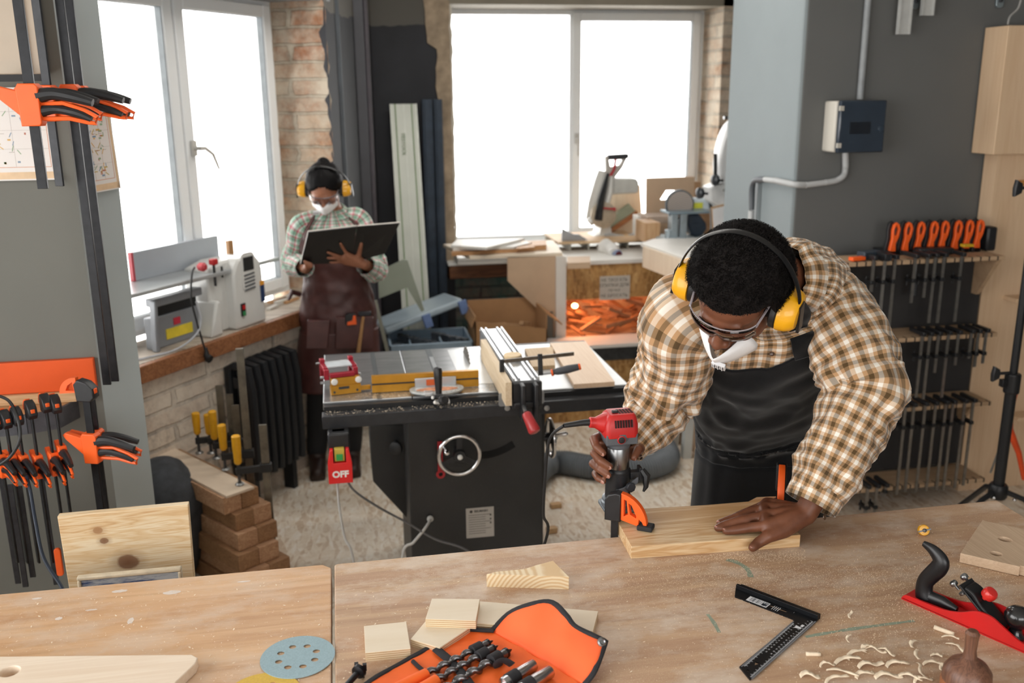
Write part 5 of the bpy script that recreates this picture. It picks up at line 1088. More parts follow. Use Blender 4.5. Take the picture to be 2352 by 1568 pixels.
bxp('carton', 1487, 498, 1545, 512, 5.72, .2, M('#b5a190', .7), 'flat brownish carton behind the wooden box', 'carton')
bxp('brown_crate', 1605, 485, 1684, 552, 5.9, .3, wood('crate', '#b08a68', '#8f6a4a', 0, 1), 'brown crate behind the belt end of the sander', 'crate')
bxp('tall_board', 1594, 417, 1606, 540, 6.05, .02, wood('tallb', '#b99a7a', '#9c7c5c', 2, 1), 'narrow brown board right beside the panel with the opening', 'board')
YS = 5.45
def ps(x, y, dy=0): return PY(x, y, YS+dy)
sd = thing('disc_sander', 'grey bench belt and disc sander with dark motor cover on the counter', 'sander', ps(1580, 552))
BG = M('#9fb0ba', .4, .2, .1, 12); NAVY = M('#2f3b4a', .4, 0, .1, 12)
mb = MB(); mb.prism([(p.x, p.z) for p in [ps(*q) for q in ((1517, 560), (1519, 549), (1534, 545), (1640, 545), (1650, 556))]], (0, YS-.06, 0), X3, Z3, (0, .22, 0)); mb.build('base', M('#b7c4ca', .4, .2), sd, bevel=.004)
mb = MB(); mb.lathe([(.085, 0), (.090, .004), (.090, .02), (.02, .021)], ps(1562, 470), (0, 1, 0), 40); mb.build('disc_guard', M('#4c5258', .5), sd)
mb = MB(); mb.lathe([(.080, -.004), (.080, .0)], ps(1562, 470), (0, 1, 0), 40); 
tdd = NT('sanding_face'); v_ = tdd.coord('Object'); wv_ = tdd.n('ShaderNodeTexWave', wave_type='RINGS', rings_direction='Y'); tdd.l(v_, wv_.inputs[0]); wv_.inputs['Scale'].default_value = 28; tdd.col(tdd.ramp(wv_.outputs[0], [(0, '#8d837d'), (1, '#a89e96')])).set(.8)
ds = mb.build('sanding_disc', tdd.m, sd, smooth=False)
mb = MB(); a = ps(1524, 484); b_ = ps(1618, 478); mb.bb(a.x, b_.x, YS-.1, YS+.06, a.z-.012, a.z+.002); mb.build('work_table', M('#8597a2', .35, .4), sd, bevel=.002)
mb = MB(); a = ps(1588, 456, .02); b_ = ps(1648, 482, .02); mb.bb(a.x, b_.x, YS+.02, YS+.10, b_.z, a.z); mb.build('belt_housing', M('#b9c4ca', .4), sd, bevel=.01)
mb = MB(); a = ps(1590, 466, .015); b_ = ps(1614, 478, .015); mb.bb(a.x, b_.x, YS+.014, YS+.02, b_.z, a.z); mb.build('yellow_sticker', M('#c3c43c', .5), sd)
mb = MB()
for x_ in (1541, 1562): a = ps(x_, 488); b_ = ps(x_+12, 549); mb.bb(a.x, b_.x, YS-.02, YS+.05, b_.z, a.z)
mb.lathe([(.022, 0), (.024, .06)], ps(1535, 550), Z3, 16); mb.build('bracket', M('#a9b6bd', .35, .4), sd, bevel=.003)
mb = MB(); mb.prism([(p.x, p.z) for p in [ps(*q, .05) for q in ((1580, 490), (1604, 490), (1620, 512), (1622, 525), (1612, 540), (1596, 544), (1585, 535), (1578, 515))]], (0, YS+.03, 0), X3, Z3, (0, .1, 0)); mb.build('motor_cover', NAVY, sd, bevel=.012)
mb = MB(); mb.prism([(p.x, p.z) for p in [ps(*q, 0) for q in ((1630, 458), (1645, 470), (1632, 480))]], (0, YS, 0), X3, Z3, (0, .04, 0)); mb.build('tension_lever', BLACK, sd)
# bandsaw behind the wall block
YBW = 5.2
def pb(x, y, dy=0): return PY(x, y, YBW+dy)
bw = thing('bandsaw', 'white bandsaw with round upper wheel cover half hidden by the grey wall block', 'bandsaw', pb(1690, 560))
mb = MB(); cxw = pb(1700, 370); rw = (pb(1700, 370)-pb(1654, 370)).length
mb.lathe([(rw*.96, 0), (rw, .01), (rw, .12), (rw*.96, .13)], pb(1702, 372), (0, 1, 0), 40)
vs = mb.v[:]; mb.v = [Vector((q.x, q.y, cxw.z+(q.z-cxw.z)*2.05)) for q in vs]; mb.build('wheel_cover', M('#dcdedf', .35, 0, .03, 8, coat=.3), bw)
mb = MB(); mb.prism([(p.x, p.z) for p in [pb(*q) for q in ((1628, 430), (1652, 420), (1690, 410), (1700, 500), (1660, 500), (1650, 474), (1632, 462), (1630, 442))]], (0, YBW-.02, 0), X3, Z3, (0, .12, 0)); mb.build('head_casting', M('#dcdedf', .35), bw, bevel=.006)
mb = MB(); mb.bb(pb(1690, 400).x, pb(1690, 400).x+.25, YBW, YBW+.15, 0, 1.9); mb.build('column', M('#dcdedf', .35), bw, bevel=.006)
mb = MB(); mb.cyl(pb(1643, 353), pb(1643, 424), .011); mb.build('guide_post', BLACK, bw)
mb = MB(); mb.cyl(pb(1680, 275, -.02), pb(1680, 385, -.02), .009); mb.box(pb(1672, 270, -.02), (.05, .02, .015)); mb.cyl(pb(1680, 275, -.02), pb(1680, 268, -.02), .018); mb.build('tension_screw', STEEL, bw)
for (x, y) in ((1647, 413), (1612, 443)): MB().lathe([(.012, 0), (.032, .006), (.032, .022), (.02, .03)], pb(x, y, -.03), (-.9, -.3, 0), 18).cyl(pb(x, y, -.03), pb(x+14, y+2, -.03), .007).build('black_knob', M('#24282d', .35, coat=.3), bw)
mb = MB(); mb.prism([(p.x, p.z) for p in [pb(*q) for q in ((1655, 436), (1668, 418), (1672, 440), (1662, 442))]], (0, YBW-.04, 0), X3, Z3, (0, .01, 0)); mb.build('blade_guide', M('#9a9c98', .4, .6), bw)
a = pb(1636, 526, -.1); tag(MB().prism([(p.x, p.z) for p in [pb(*q, -.036) for q in ((1637, 480), (1668, 472), (1671, 518), (1640, 527))]], (0, YBW-.034, 0), X3, Z3, (0, .003, 0)).build('paper_note', M('#e2e2e4', .7, 0, .03, 20), smooth=False), 'white paper note hanging under the bandsaw head', 'note')
tag(MB().prism([(p.x, p.z) for p in [pb(*q, -.03) for q in ((1634, 476), (1672, 467), (1676, 520), (1638, 532))]], (0, YBW-.031, 0), X3, Z3, (0, .0105, 0)).build('clipboard', wood('clipb', '#c9a882', '#a98458', 2, 1), smooth=False), 'thin wooden clipboard behind the white paper note', 'clipboard')
tag(MB().cyl(pb(1632, 478, -.02), pb(1634, 550, -.02), .006, n=8).build('steel_post', STEEL), 'thin steel post right of the sander motor', 'post')
# ---------------------------------------------------------------- corner: pipes, rail, panels
YT = 5.95
def corner_pt(px_, Yd): return PY(px_, 300, Yd)
PG = M('#5a6468', .5, 0, .15, 8)
for (x_, r_, Yd, m, lab) in ((800, .013, 5.55, M('#76837f', .5), 'slim pale heating pipe standing in the dark corner behind the person with the folder'), (851, .016, 5.85, M('#4f4a50', .5), 'thin dark vertical pipe right of the wide grey duct panel')):
    a = PY(x_, 300, Yd); tag(MB().cyl((a.x, Yd, 0), (a.x, Yd, 3.09), r_, n=14).build('heating_pipe', m), lab, 'pipe')
a = PY(812, 300, 5.75); b_ = PY(846, 300, 5.8)
tag(MB().bb(a.x, b_.x, 5.78, 5.86, 0, 3.09).build('duct_panel', M('#4b4b50', .6, 0, .12, 5), smooth=False, bevel=.004), 'wide dark grey vertical duct panel in the corner', 'panel')
a = PY(770, 300, 5.3); b_ = PY(793, 300, 5.3)
tag(MB().bb(a.x, b_.x, 5.3, 5.36, 0, 3.09).build('corner_post', M('#42484e', .5, 0, .25, 6), smooth=False, bevel=.006), 'dark bluish metal post against the brick pier', 'post')
for (x0, x1, lab) in ((977, 1000, 'left one of two dark blue steel rails left of the back window'), (1003, 1022, 'right one of two dark blue steel rails left of the back window')):
    a = PY(x0, 500, 6.22); b_ = PY(x1, 500, 6.22); tz = PY(x0, 228, 6.22).z; tag(MB().bb(a.x, b_.x, 6.20, 6.25, 0, tz).bb(a.x+.012, b_.x-.012, 6.19, 6.2, 0, tz).build('steel_rail', M('#2e3a48', .5, .3, .25, 14), smooth=False, bevel=.002), lab, 'rail')
# green-striped guide rail leaning on the wall
g = thing('saw_guide_rail', 'tall pale aluminium saw guide rail with green stripes leaning at the dark wall', 'guide rail', (.5, 5.8, 0))
t0, t1 = PY(895, 239, 6.22), PY(957, 239, 6.22); b0, b1 = PY(925, 735, 5.75), PY(978, 735, 5.75)
dn = (b0-t0); s_ = t0.z/(t0.z-b0.z); B0 = t0+(b0-t0)*s_; B1 = t1+(b1-t1)*s_
Tg = frame(B0, (t0-B0), (t1-t0)); Lg = (t0-B0).length; Wg = (t1-t0).length; Wb = Wg
mb = MB(Tg); mb.bb(0, Lg, 0, Wg, 0, .006); mb.build('rail_body', M('#b8bbb2', .45, .3, .05, 6), g, smooth=False)
mb = MB(Tg)
for y_ in (Wg*.17, Wg*.78): mb.bb(0, Lg, y_, y_+.008, -.003, .009)
mb.build('green_strip', M('#7a9168', .6), g, smooth=False)
mb = MB(Tg); mb.bb(0, Lg, 0, .004, -.006, .012); mb.bb(0, Lg, Wg*.5, Wg*.52, -.004, .010); mb.bb(0, Lg, Wg*.95, Wg, -.004, .01); mb.build('rail_ridge', M('#c9ccc4', .4, .3), g, smooth=False)
wv = Tg.to_3x3() @ Z3; sgz = -.0032 if wv.y > 0 else .0092
mb = MB(Tg); cx_ = Tg.inverted() @ PP(926, 325, t0, Tg.to_3x3() @ Z3)
U_ = Tg.to_3x3() @ X3; V_ = Tg.to_3x3() @ Y3; O = PP(927, 332, t0-(Tg.to_3x3() @ Z3)*(.004 if wv.y > 0 else -.01), Tg.to_3x3() @ Z3)
mb = MB(); mb.text('FESTOOL', O, -U_, V_*1.0, .035, .0005) if (U_.cross(V_)).y > 0 else mb.text('FESTOOL', O, U_, -V_*-1, .035, .0005); mb.build('rail_lettering', M('#7a9168', .6), g, smooth=False)
# leaning plasterboard-like piece
YQ = 5.2
tag(MB().prism([(PY(x, y, YQ).x, PY(x, y, YQ).z) for x, y in ((868, 625), (925, 597), (936, 598), (975, 712), (968, 716), (935, 660), (871, 685))], (0, YQ, 0), X3, Z3, (0, .02, 0)).build('grey_board', M('#8a9184', .7, 0, .06, 6), smooth=False), 'grey-green board leaning in the corner behind the person with the folder', 'board')
a, b_ = PY(862, 690, 5.1), PY(892, 815, 5.1)
tag(MB().bar(a, b_, .02, .02).build('leaning_lath', M('#8d8d82', .6), smooth=False), 'thin grey lath leaning left of the blue open case', 'lath')
# ---------------------------------------------------------------- open blue case and cardboard box on a low bench
YK = 5.3; zk = PY(985, 802, YK).z
lb_ = thing('low_table', 'low dark table carrying the open blue case and the cardboard box', 'table', (.75, 5.4, 0))
mb = MB(); mb.bb(.25, 1.13, 5.05, 5.7, zk-.03, zk); mb.build('table_top', M('#7e7668', .7, 0, .2, 10), lb_, smooth=False)
for x_ in (.29, 1.09):
    for y_ in (5.09, 5.66): MB().bb(x_-.025, x_+.025, y_-.025, y_+.025, 0, zk-.03).build('leg', M('#4a4640', .7), lb_)
BLUE = M('#8fa3b4', .4, 0, .12, 12); cs = thing('tool_case', 'dusty light blue plastic tool case lying open with its lid up', 'tool case', (.5, 5.35, zk))
x0, x1 = PY(893, 790, 5.2).x, PY(1085, 790, 5.2).x; hcz = .075
mb = MB(); mb.plate([rrect(x0, x1, 5.15, 5.5, .03)], (0, 0, zk+.002), X3, Y3, (0, 0, .02)); 
for (a, b, c, d) in ((x0, x1, 5.15, 5.165), (x0, x1, 5.485, 5.5), (x0, x0+.015, 5.15, 5.5), (x1-.015, x1, 5.15, 5.5)): mb.bb(a, b, c, d, zk+.01, zk+hcz)
mb.bb(x0+.12, x0+.13, 5.17, 5.48, zk+.02, zk+hcz*.8); mb.bb(x0+.3, x0+.31, 5.17, 5.48, zk+.02, zk+hcz*.8); mb.build('case_tray', BLUE, cs, bevel=.005)
for k in range(14): MB().box((x0+.05+.42*((k*37) % 14)/14, 5.2+.25*((k*5) % 7)/7, zk+.05), (.05, .03, .04), k*.7).build('small_tool_bit', M('#3a3f46', .6, 0, .3, 20), cs)
p0, p1 = PY(888, 762, 5.3), PY(1062, 695, 5.42)
TLd = frame(p0+Vector((0, 0, 0)), (p1-p0), Y3*.5+Z3*.0); L_ = (p1-p0).length
mb = MB(TLd); mb.bb(-.01, L_, -.02, .28, -.012, .030); mb.build('case_lid', M('#a9b9c4', .35, 0, .08, 10), cs, bevel=.012)
mb = MB(TLd)
for x_ in (L_*.45, L_*.93): mb.bb(x_, x_+.05, -.035, -.015, -.06, .02)
mb.build('case_latch', M('#6f86b4', .4), cs, bevel=.003)
cb_ = thing('cardboard_box', 'open brown cardboard box of wood scraps beside the blue case', 'box', (1.0, 5.2, zk)); CARD = M('#a98058', .8, 0, .08, 10)
a, b_ = PY(1092, 785, 5.12), PY(1288, 785, 5.12); zt_ = PY(1092, 715, 5.12).z; mb = MB()
mb.prism([(a.x, zk), (b_.x-.08, zk), (b_.x-.08, zk+.13), (a.x, zt_-.06)], (0, 5.12, 0), X3, Z3, (0, .006, 0)); mb.bb(a.x, b_.x-.08, 5.42, 5.426, zk, zt_+.0); mb.bb(a.x, a.x+.006, 5.12, 5.42, zk, zt_-.03); mb.bb(b_.x-.086, b_.x-.08, 5.12, 5.42, zk, zt_-.03); mb.bb(a.x, b_.x-.08, 5.12, 5.42, zk+.001, zk+.006); mb.build('carton_wall', CARD, cb_, smooth=False)
mb = MB(); mb.prism([(b_.x-.08, zt_-.03), (b_.x+.01, zt_-.10), (b_.x+.01, zt_-.11), (b_.x-.08, zt_-.04)], (0, 5.13, 0), X3, Z3, (0, .28, 0)); mb.build('carton_flap', CARD, cb_, smooth=False); mb = MB(); mb.prism([(a.x, zt_-.04), (a.x-.02, zt_-.09), (a.x-.02, zt_-.10), (a.x, zt_-.05)], (0, 5.13, 0), X3, Z3, (0, .28, 0)); mb.build('carton_flap', CARD, cb_, smooth=False)
rn = random.Random(4)
for k in range(12):
    mb = MB(); mb.box((rn.uniform(a.x+.09, b_.x-.16), rn.uniform(5.2, 5.34), zk+.04+rn.uniform(0, .09)), (rn.uniform(.08, .15), rn.uniform(.02, .05), .02), Matrix.Rotation(rn.uniform(-.8, .8), 3, 'Z') @ Matrix.Rotation(rn.uniform(-.4, .4), 3, 'Y'))
    tag(mb.build('scrap_piece', wood('cscrap', '#c9a47c', '#a5805c', 0, 1) if k == 0 else bpy.data.materials['cscrap'], smooth=False), 'pale scrap piece lying inside the open cardboard box', 'scrap wood', 'scraps in the cardboard box')
# ================================================================== PEOPLE
def plaid(name, period, warp, bg='#e9e2d8', fuzz=True):
    """woven check: warp = list of (position, colour) constant bands along one period"""
    t = NT(name); uv = t.n('ShaderNodeTexCoord').outputs['UV']
    nz = t.n('ShaderNodeTexNoise'); nz.inputs['Scale'].default_value = 7; t.l(uv, nz.inputs['Vector'])
    sp = t.n('ShaderNodeSeparateXYZ'); t.l(uv, sp.inputs[0])
    def band(o):
        x = t.math('FRACT', t.math('ADD', t.math('MULTIPLY', sp.outputs[o], 1/period), 40.0))
        return t.ramp(x, warp, 'LINEAR')
    a = band(0); b = band(1)
    c = t.mix(.5, a, b); m = t.mix(.45, c, t.mix(1.0, a, b, 'MULTIPLY'))
    tw = t.math('FRACT', t.math('MULTIPLY', t.math('ADD', sp.outputs[0], sp.outputs[1]), 1/.0016)); m = t.mix(t.math('MULTIPLY', tw, .12), m, a)
    t.col(m).set(.95, 0, .15, sheen=.25)
    v = t.coord(); t.bump(t.math('ADD', t.noise(v, 500, 3), t.math('MULTIPLY', tw, .3)), .25, .0008); return t.m
BR, TN, WH = '#6b5536', '#c6a47e', '#f0ece4'
def bands(seq, soft=.03):
    o = []
    for i, (p, c) in enumerate(seq):
        nxt = seq[i+1][0] if i+1 < len(seq) else 1.0
        o.append((min(.999, p+soft*.5), c)); o.append((max(p+soft*.6, nxt-soft*.5), c))
    return o
FLAN = plaid('brown_check_flannel', .034, bands([(0, BR), (.27, TN), (.50, WH), (.77, TN)]))
FLAN2 = plaid('green_pink_check', .062, bands([(0, '#9fc4b0'), (.22, '#f0f0ee'), (.30, '#c4606e'), (.40, '#93b7a4'), (.55, '#54595c'), (.60, '#b9d2c4'), (.76, '#f4f0f0'), (.88, '#d98a96')], .015))
def skin(name, c1, c2, rough=.42):
    t = NT(name); v = t.coord(); n = t.noise(v, 22, 5, .6); f = t.noise(v, 700, 3)
    c = t.ramp(n, [(.3, c1), (.7, c2)]); t.col(c).set(rough, 0, .4)
    t.b.inputs['Subsurface Weight'].default_value = .06; t.b.inputs['Subsurface Radius'].default_value = (.6, .25, .15); t.b.inputs['Subsurface Scale'].default_value = .01
    t.bump(f, .12, .0004); return t.m
SK1 = skin('dark_brown_skin', '#5e3826', '#7a4c36'); SK2 = skin('brown_skin', '#8d5c44', '#a87258')
NAIL1 = M('#a87768', .3, 0, .04, 40, coat=.3); HAIRM = M('#120e0d', .85, 0, .3, 120, .3, spec=.2)
# ---------------- solid helpers for a body grown by voxel remeshing
def capsule(mb, a, b, r0, r1, n=12):
    a, b = Vector(a), Vector(b); d = b-a
    if d.length < 1e-6: mb.sph(a, r0, n); return
    L = d.length; dn = d.normalized(); prof = []
    for k in range(5): t_ = pi/2*(1-k/4); prof.append((r0*cos(t_), -r0*sin(t_)))
    for k in range(5): t_ = pi/2*k/4; prof.append((r1*cos(t_), L+r1*sin(t_)))
    mb.lathe(prof, a, dn, n)
def limb(mb, pts, rs, n=14):
    for i in range(len(pts)-1): capsule(mb, pts[i], pts[i+1], rs[i], rs[i+1], n)
def voxel(o, size, smooth=4):
    md = o.modifiers.new('Remesh', 'REMESH'); md.mode = 'VOXEL'; md.voxel_size = size; md.use_smooth_shade = True
    sm_ = o.modifiers.new('Smooth', 'SMOOTH'); sm_.iterations = smooth; sm_.factor = .5
def bake(o):
    dg = bpy.context.evaluated_depsgraph_get(); me = bpy.data.meshes.new_from_object(o.evaluated_get(dg)); old = o.data; mats = list(old.materials); o.modifiers.clear(); o.data = me
    me.name = o.name
    if not me.materials:
        for m in mats: me.materials.append(m)
    for p in me.polygons: p.use_smooth = True
# ---------------- fabric tubes with uv in metres
def cloth_tube(path, rad, n=64, steps=120, up=(0, 0, 1), wr=.006, seed=0, bunch=(), uvscale=1.0, flat=1.0):
    """path: points, rad: (a,b) half widths per point; returns MB"""
    P = crom([tuple(p)+tuple(r) for p, r in zip(path, rad)], steps); mb = MB(); vs = []; U = None; s_ = 0; pv = []
    pts = [Vector(p[:3]) for p in P]; ss = [0]
    for i in range(1, len(pts)): ss.append(ss[-1]+(pts[i]-pts[i-1]).length)
    R0 = sum((p[3]+p[4])/2 for p in P)/len(P); u = Vector(up)
    for i, p in enumerate(P):
        T = (pts[min(len(P)-1, i+1)]-pts[max(0, i-1)]).normalized(); u = u-T*u.dot(T); u.normalize(); w_ = T.cross(u)
        for k in range(n+1):
            a = 2*pi*(k % n)/n; base = u*cos(a)*p[3]+w_*sin(a)*p[4]
            s_ = ss[i]; f = noise.noise(Vector((cos(a)*1.6+seed, sin(a)*1.6, s_*16)))+.5*noise.noise(Vector((cos(a)*3+seed, sin(a)*3, s_*34+9)))
            fold = abs(noise.noise(Vector((cos(a)*1.2+seed*3, sin(a)*1.2+s_*9, s_*22)))) 
            amp = wr
            for (c, wd_, ex) in bunch: amp += ex*math.exp(-((s_/ss[-1]-c)/wd_)**2)
            disp = amp*(f*.9+(.35-fold)*1.5)
            vs.append(pts[i]+base+base.normalized()*disp)
    fs = []; uv = []
    for i in range(len(P)-1):
        for k in range(n):
            fs.append((i*(n+1)+k, i*(n+1)+k+1, (i+1)*(n+1)+k+1, (i+1)*(n+1)+k))
            c0 = 2*pi*R0*k/n*uvscale; c1 = 2*pi*R0*(k+1)/n*uvscale; uv.append(((c0, ss[i]), (c1, ss[i]), (c1, ss[i+1]), (c0, ss[i+1])))
    mb.add(vs, fs, uv); return mb
class Torso:
    """bent trunk: rows of (centre, half width, half depth, roll); side axis sx"""
    def __init__(s, rows, side, steps=90, power=2.6, wr=.005, seed=0):
        s.P = crom([tuple(r[0])+(r[1], r[2])+tuple(side if len(r) < 4 else r[3]) for r in rows], steps); s.n = steps; s.pw = power; s.wr = wr; s.seed = seed
        s.c = [Vector(p[:3]) for p in s.P]; s.L = [0]
        for i in range(1, steps+1): s.L.append(s.L[-1]+(s.c[i]-s.c[i-1]).length)
    def pt(s, a, v, off=0):
        x = max(0, min(s.n-1e-6, v*s.n)); i = int(x); f = x-i
        p = [s.P[i][j]*(1-f)+s.P[min(s.n, i+1)][j]*f for j in range(8)]
        T = (s.c[min(s.n, i+2)]-s.c[max(0, i-1)]).normalized(); S = Vector(p[5:8]); S = (S-T*S.dot(T)).normalized(); Fw = S.cross(T)   # forward
        ca, sa = cos(a), sin(a); q = 2/s.pw
        x_ = math.copysign(abs(ca)**q, ca); y_ = math.copysign(abs(sa)**q, sa); Lx = s.L[i]*(1-f)+s.L[min(s.n, i+1)]*f
        d = S*(x_*p[3])+Fw*(y_*p[4]); dn = d.normalized()
        w_ = s.wr*(noise.noise(Vector((ca*2+s.seed, sa*2, Lx*11)))+.6*noise.noise(Vector((ca*4, sa*4+s.seed, Lx*25)))-1.0*abs(noise.noise(Vector((ca*2.5+7, sa*1.6+Lx*4, Lx*9+s.seed)))))
        return Vector(p[:3])+d+dn*(off+w_)
    def mesh(s, a0, a1, v0, v1, off, n=96, m=90, R=.17):
        mb = MB(); vs = []; fs = []; uv = []
        f0 = v0 if callable(v0) else (lambda t: v0); f1 = v1 if callable(v1) else (lambda t: v1)
        for i in range(m+1):
            for k in range(n+1):
                t_ = k/n; a = a0+(a1-a0)*t_; vs.append(s.pt(a, f0(t_)+(f1(t_)-f0(t_))*i/m, off))
        for i in range(m):
            for k in range(n):
                fs.append((i*(n+1)+k, i*(n+1)+k+1, (i+1)*(n+1)+k+1, (i+1)*(n+1)+k))
                Lv = lambda j, kk: s.L[-1]*(f0(kk/n)+(f1(kk/n)-f0(kk/n))*j/m)
                u0, u1 = R*(a0+(a1-a0)*k/n)*1.0, R*(a0+(a1-a0)*(k+1)/n)
                uv.append(((u0, Lv(i, k)), (u1, Lv(i, k+1)), (u1, Lv(i+1, k+1)), (u0, Lv(i+1, k))))
        return mb.add(vs, fs, uv)
def hand(mb, wrist, palm_pts, fingers, rad=.0088):
    """wrist, knuckle points, fingers = lists of joints"""
    for i, kn_ in enumerate(palm_pts): capsule(mb, wrist, kn_, .023, .0155, 12)
    for a, b in zip(palm_pts, palm_pts[1:]): capsule(mb, a, b, .0155, .0155, 12)
    for a, b in zip(palm_pts, palm_pts[1:]): capsule(mb, wrist.lerp(a, .5), wrist.lerp(b, .5), .0175, .0175, 12)
    for f, r in fingers:
        n = len(f); limb(mb, f, [r*1.12, r*1.06, r*.98, r*.84][:n] if n == 4 else [r*1.15, r*1.05, r*.85][:n])
def nail(parent, tip, prev, nrm, m, s=.0062):
    d = (Vector(tip)-Vector(prev)).normalized(); nrm = Vector(nrm); nrm = (nrm-d*nrm.dot(d)).normalized(); sd = d.cross(nrm)
    R = Matrix((d, sd, nrm)).transposed(); c = Vector(tip)+nrm*.0058+d*.001
    mb = MB(); mb.sph(c, (s*1.15, s*.85, .0017), 12, R); mb.build('fingernail', m, parent)
def head_shape(mb, T, s=1.0):
    """local: x = person's left, y = forward, z = crown; origin between the ears"""
    def S(c, r): mb.sph(T @ Vector([q*s for q in c]), [q*s for q in r], 20, T.to_3x3())
    S((0, -.012, .028), (.076, .094, .088)); S((0, .022, .02), (.069, .072, .075)); S((0, .045, -.01), (.060, .050, .070))
    S((0, .048, -.055), (.046, .042, .048)); S((0, .070, -.092), (.024, .022, .018)); S((0, .0, -.04), (.062, .06, .05))
    S((0, .083, .022), (.046, .016, .012))
    for x in (-1, 1):
        S((x*.036, .068, -.022), (.026, .022, .022)); S((x*.033, .084, .003), (.0165, .016, .0115)); S((x*.073, -.004, -.008), (.010, .020, .032)); S((x*.046, .02, -.062), (.024, .04, .03))
        S((x*.013, .104, -.035), (.0105, .011, .0095))
    for k in range(6): t_ = k/5; S((0, .088+.022*t_, .006-.038*t_), (.0085+.004*t_, .010+.002*t_, .010))
    S((0, .112, -.033), (.0125, .0125, .011)); S((0, .092, -.061), (.025, .012, .0075)); S((0, .089, -.072), (.022, .012, .008))
def eyes(parent, T, s=1.0):
    mb = MB()
    for x in (-1, 1):
        c = T @ Vector((x*.033*s, .088*s, .001*s)); mb.sph(c, .0108*s, 14)
    e = mb.build('eyes', M('#d9d2ca', .2, 0, .02), parent)
    mb = MB()
    for x in (-1, 1):
        c = T @ Vector((x*.033*s, .0965*s, -.002*s)); mb.sph(c, (.005*s, .003*s, .005*s), 12, T.to_3x3())
    mb.build('iris', M('#2a170f', .15), e)
def ear_muffs(parent, T, cupx, cup_r, yel, bandr, tilt, s=1.0):
    """T head frame; band plane tilted backwards by tilt"""
    Rt = T @ Matrix.Rotation(tilt, 4, 'X')
    em = bpy.data.objects.new('ear_defenders', None); COL.objects.link(em); em.parent = parent; WM[em.name] = WM[parent.name]; em.empty_display_size = .02
    for sg in (-1, 1):
        Cm = T @ Matrix.Translation((sg*cupx, -.002*s, -.006*s)) @ Matrix.Rotation(sg*pi/2, 4, 'Y')
        mb = MB(Cm); a, b = cup_r
        def ov(f, z, n=28): return [(a*f*cos(2*pi*k/n), b*f*sin(2*pi*k/n), z) for k in range(n)]
        def lo(rings):
            vs = []; n = 28
            for f, z in rings: vs += ov(f, z)
            mb.add(vs, [(i*n+k, i*n+(k+1) % n, (i+1)*n+(k+1) % n, (i+1)*n+k) for i in range(len(rings)-1) for k in range(n)]+[tuple(range(n))[::-1], tuple(range(n*(len(rings)-1), n*len(rings)))])
        lo([(.80, -.014), (.95, -.010), (.97, 0), (.9, .004)]); cu = mb.build('ear_cushion', BLACK, em)
        mb = MB(Cm); lo([(.88, .002), (1.0, .004), (1.0, .010), (.97, .022), (.86, .034), (.74, .040), (.5, .042)]); mb.build('ear_cup', yel, em)
        mb = MB(Cm)
        for k in range(9): mb.box((b*.10-k*.0032+.012 if False else -.018+k*.0036, -.0, .0425), (.0012, .010+.004*((k*5) % 3), .0008))
    pts = []
    for k in range(41):
        a = pi*k/40; x = cos(a)*(cupx+.040); z = sin(a)*bandr; pts.append(Rt @ Vector((x*(1 if abs(cos(a)) < .97 else 1), 0, z-.012)))
    mb = MB(); mb.tube(pts, .0085*s, 10, flat=.3, up=tuple((T.to_3x3() @ Vector((1, 0, 0))))); mb.build('head_band', M('#0c0c0e', .35, 0, .1, 20), em)
    mb = MB()
    for sg in (-1, 1):
        e0 = Rt @ Vector((sg*(cupx+.041), 0, .02)); e1 = Rt @ Vector((sg*(cupx+.046), 0, -.045)); mb.bar(e0, e1, .026, .006, tuple(T.to_3x3() @ Vector((sg, 0, 0))))
    mb.build('band_slider', M('#15161a', .35), em); return em
def curls(mb, T, c, r, N, L, th, rnd, cond, dens=None):
    """short curled tufts over an ellipsoid"""
    R3 = T.to_3x3()
    for k in range(N):
        z = rnd.uniform(-1, 1); a = rnd.uniform(0, 2*pi); q = sqrt(1-z*z); n = Vector((q*cos(a), q*sin(a), z))
        p = Vector(c)+Vector((n.x*r[0], n.y*r[1], n.z*r[2]))
        if not cond(p): continue
        n = Vector((n.x/r[0], n.y/r[1], n.z/r[2])).normalized(); t1 = n.orthogonal().normalized(); t2 = n.cross(t1); a = rnd.uniform(0, 6.28); l = L*rnd.uniform(.5, 1.2); rr = l*.25; ph = []
        for i in range(5):
            th_ = a+i*1.5; ph.append(T @ (p+n*(l*i/4-.002)+t1*(cos(th_)*rr*i/4)+t2*(sin(th_)*rr*i/4)))
        w_ = R3 @ (t1*th)
        vs = []
        for q_ in ph: vs += [q_-w_, q_+w_]
        mb.add(vs, [(2*i, 2*i+1, 2*i+3, 2*i+2) for i in range(4)])
# ==================================================================== the person at the bench
HT = PD(1693, 672, 1.955); Ec = (cR*cos(radians(20))-cU*sin(radians(20))); Uc = (cU*cos(radians(20))+cR*sin(radians(20)))
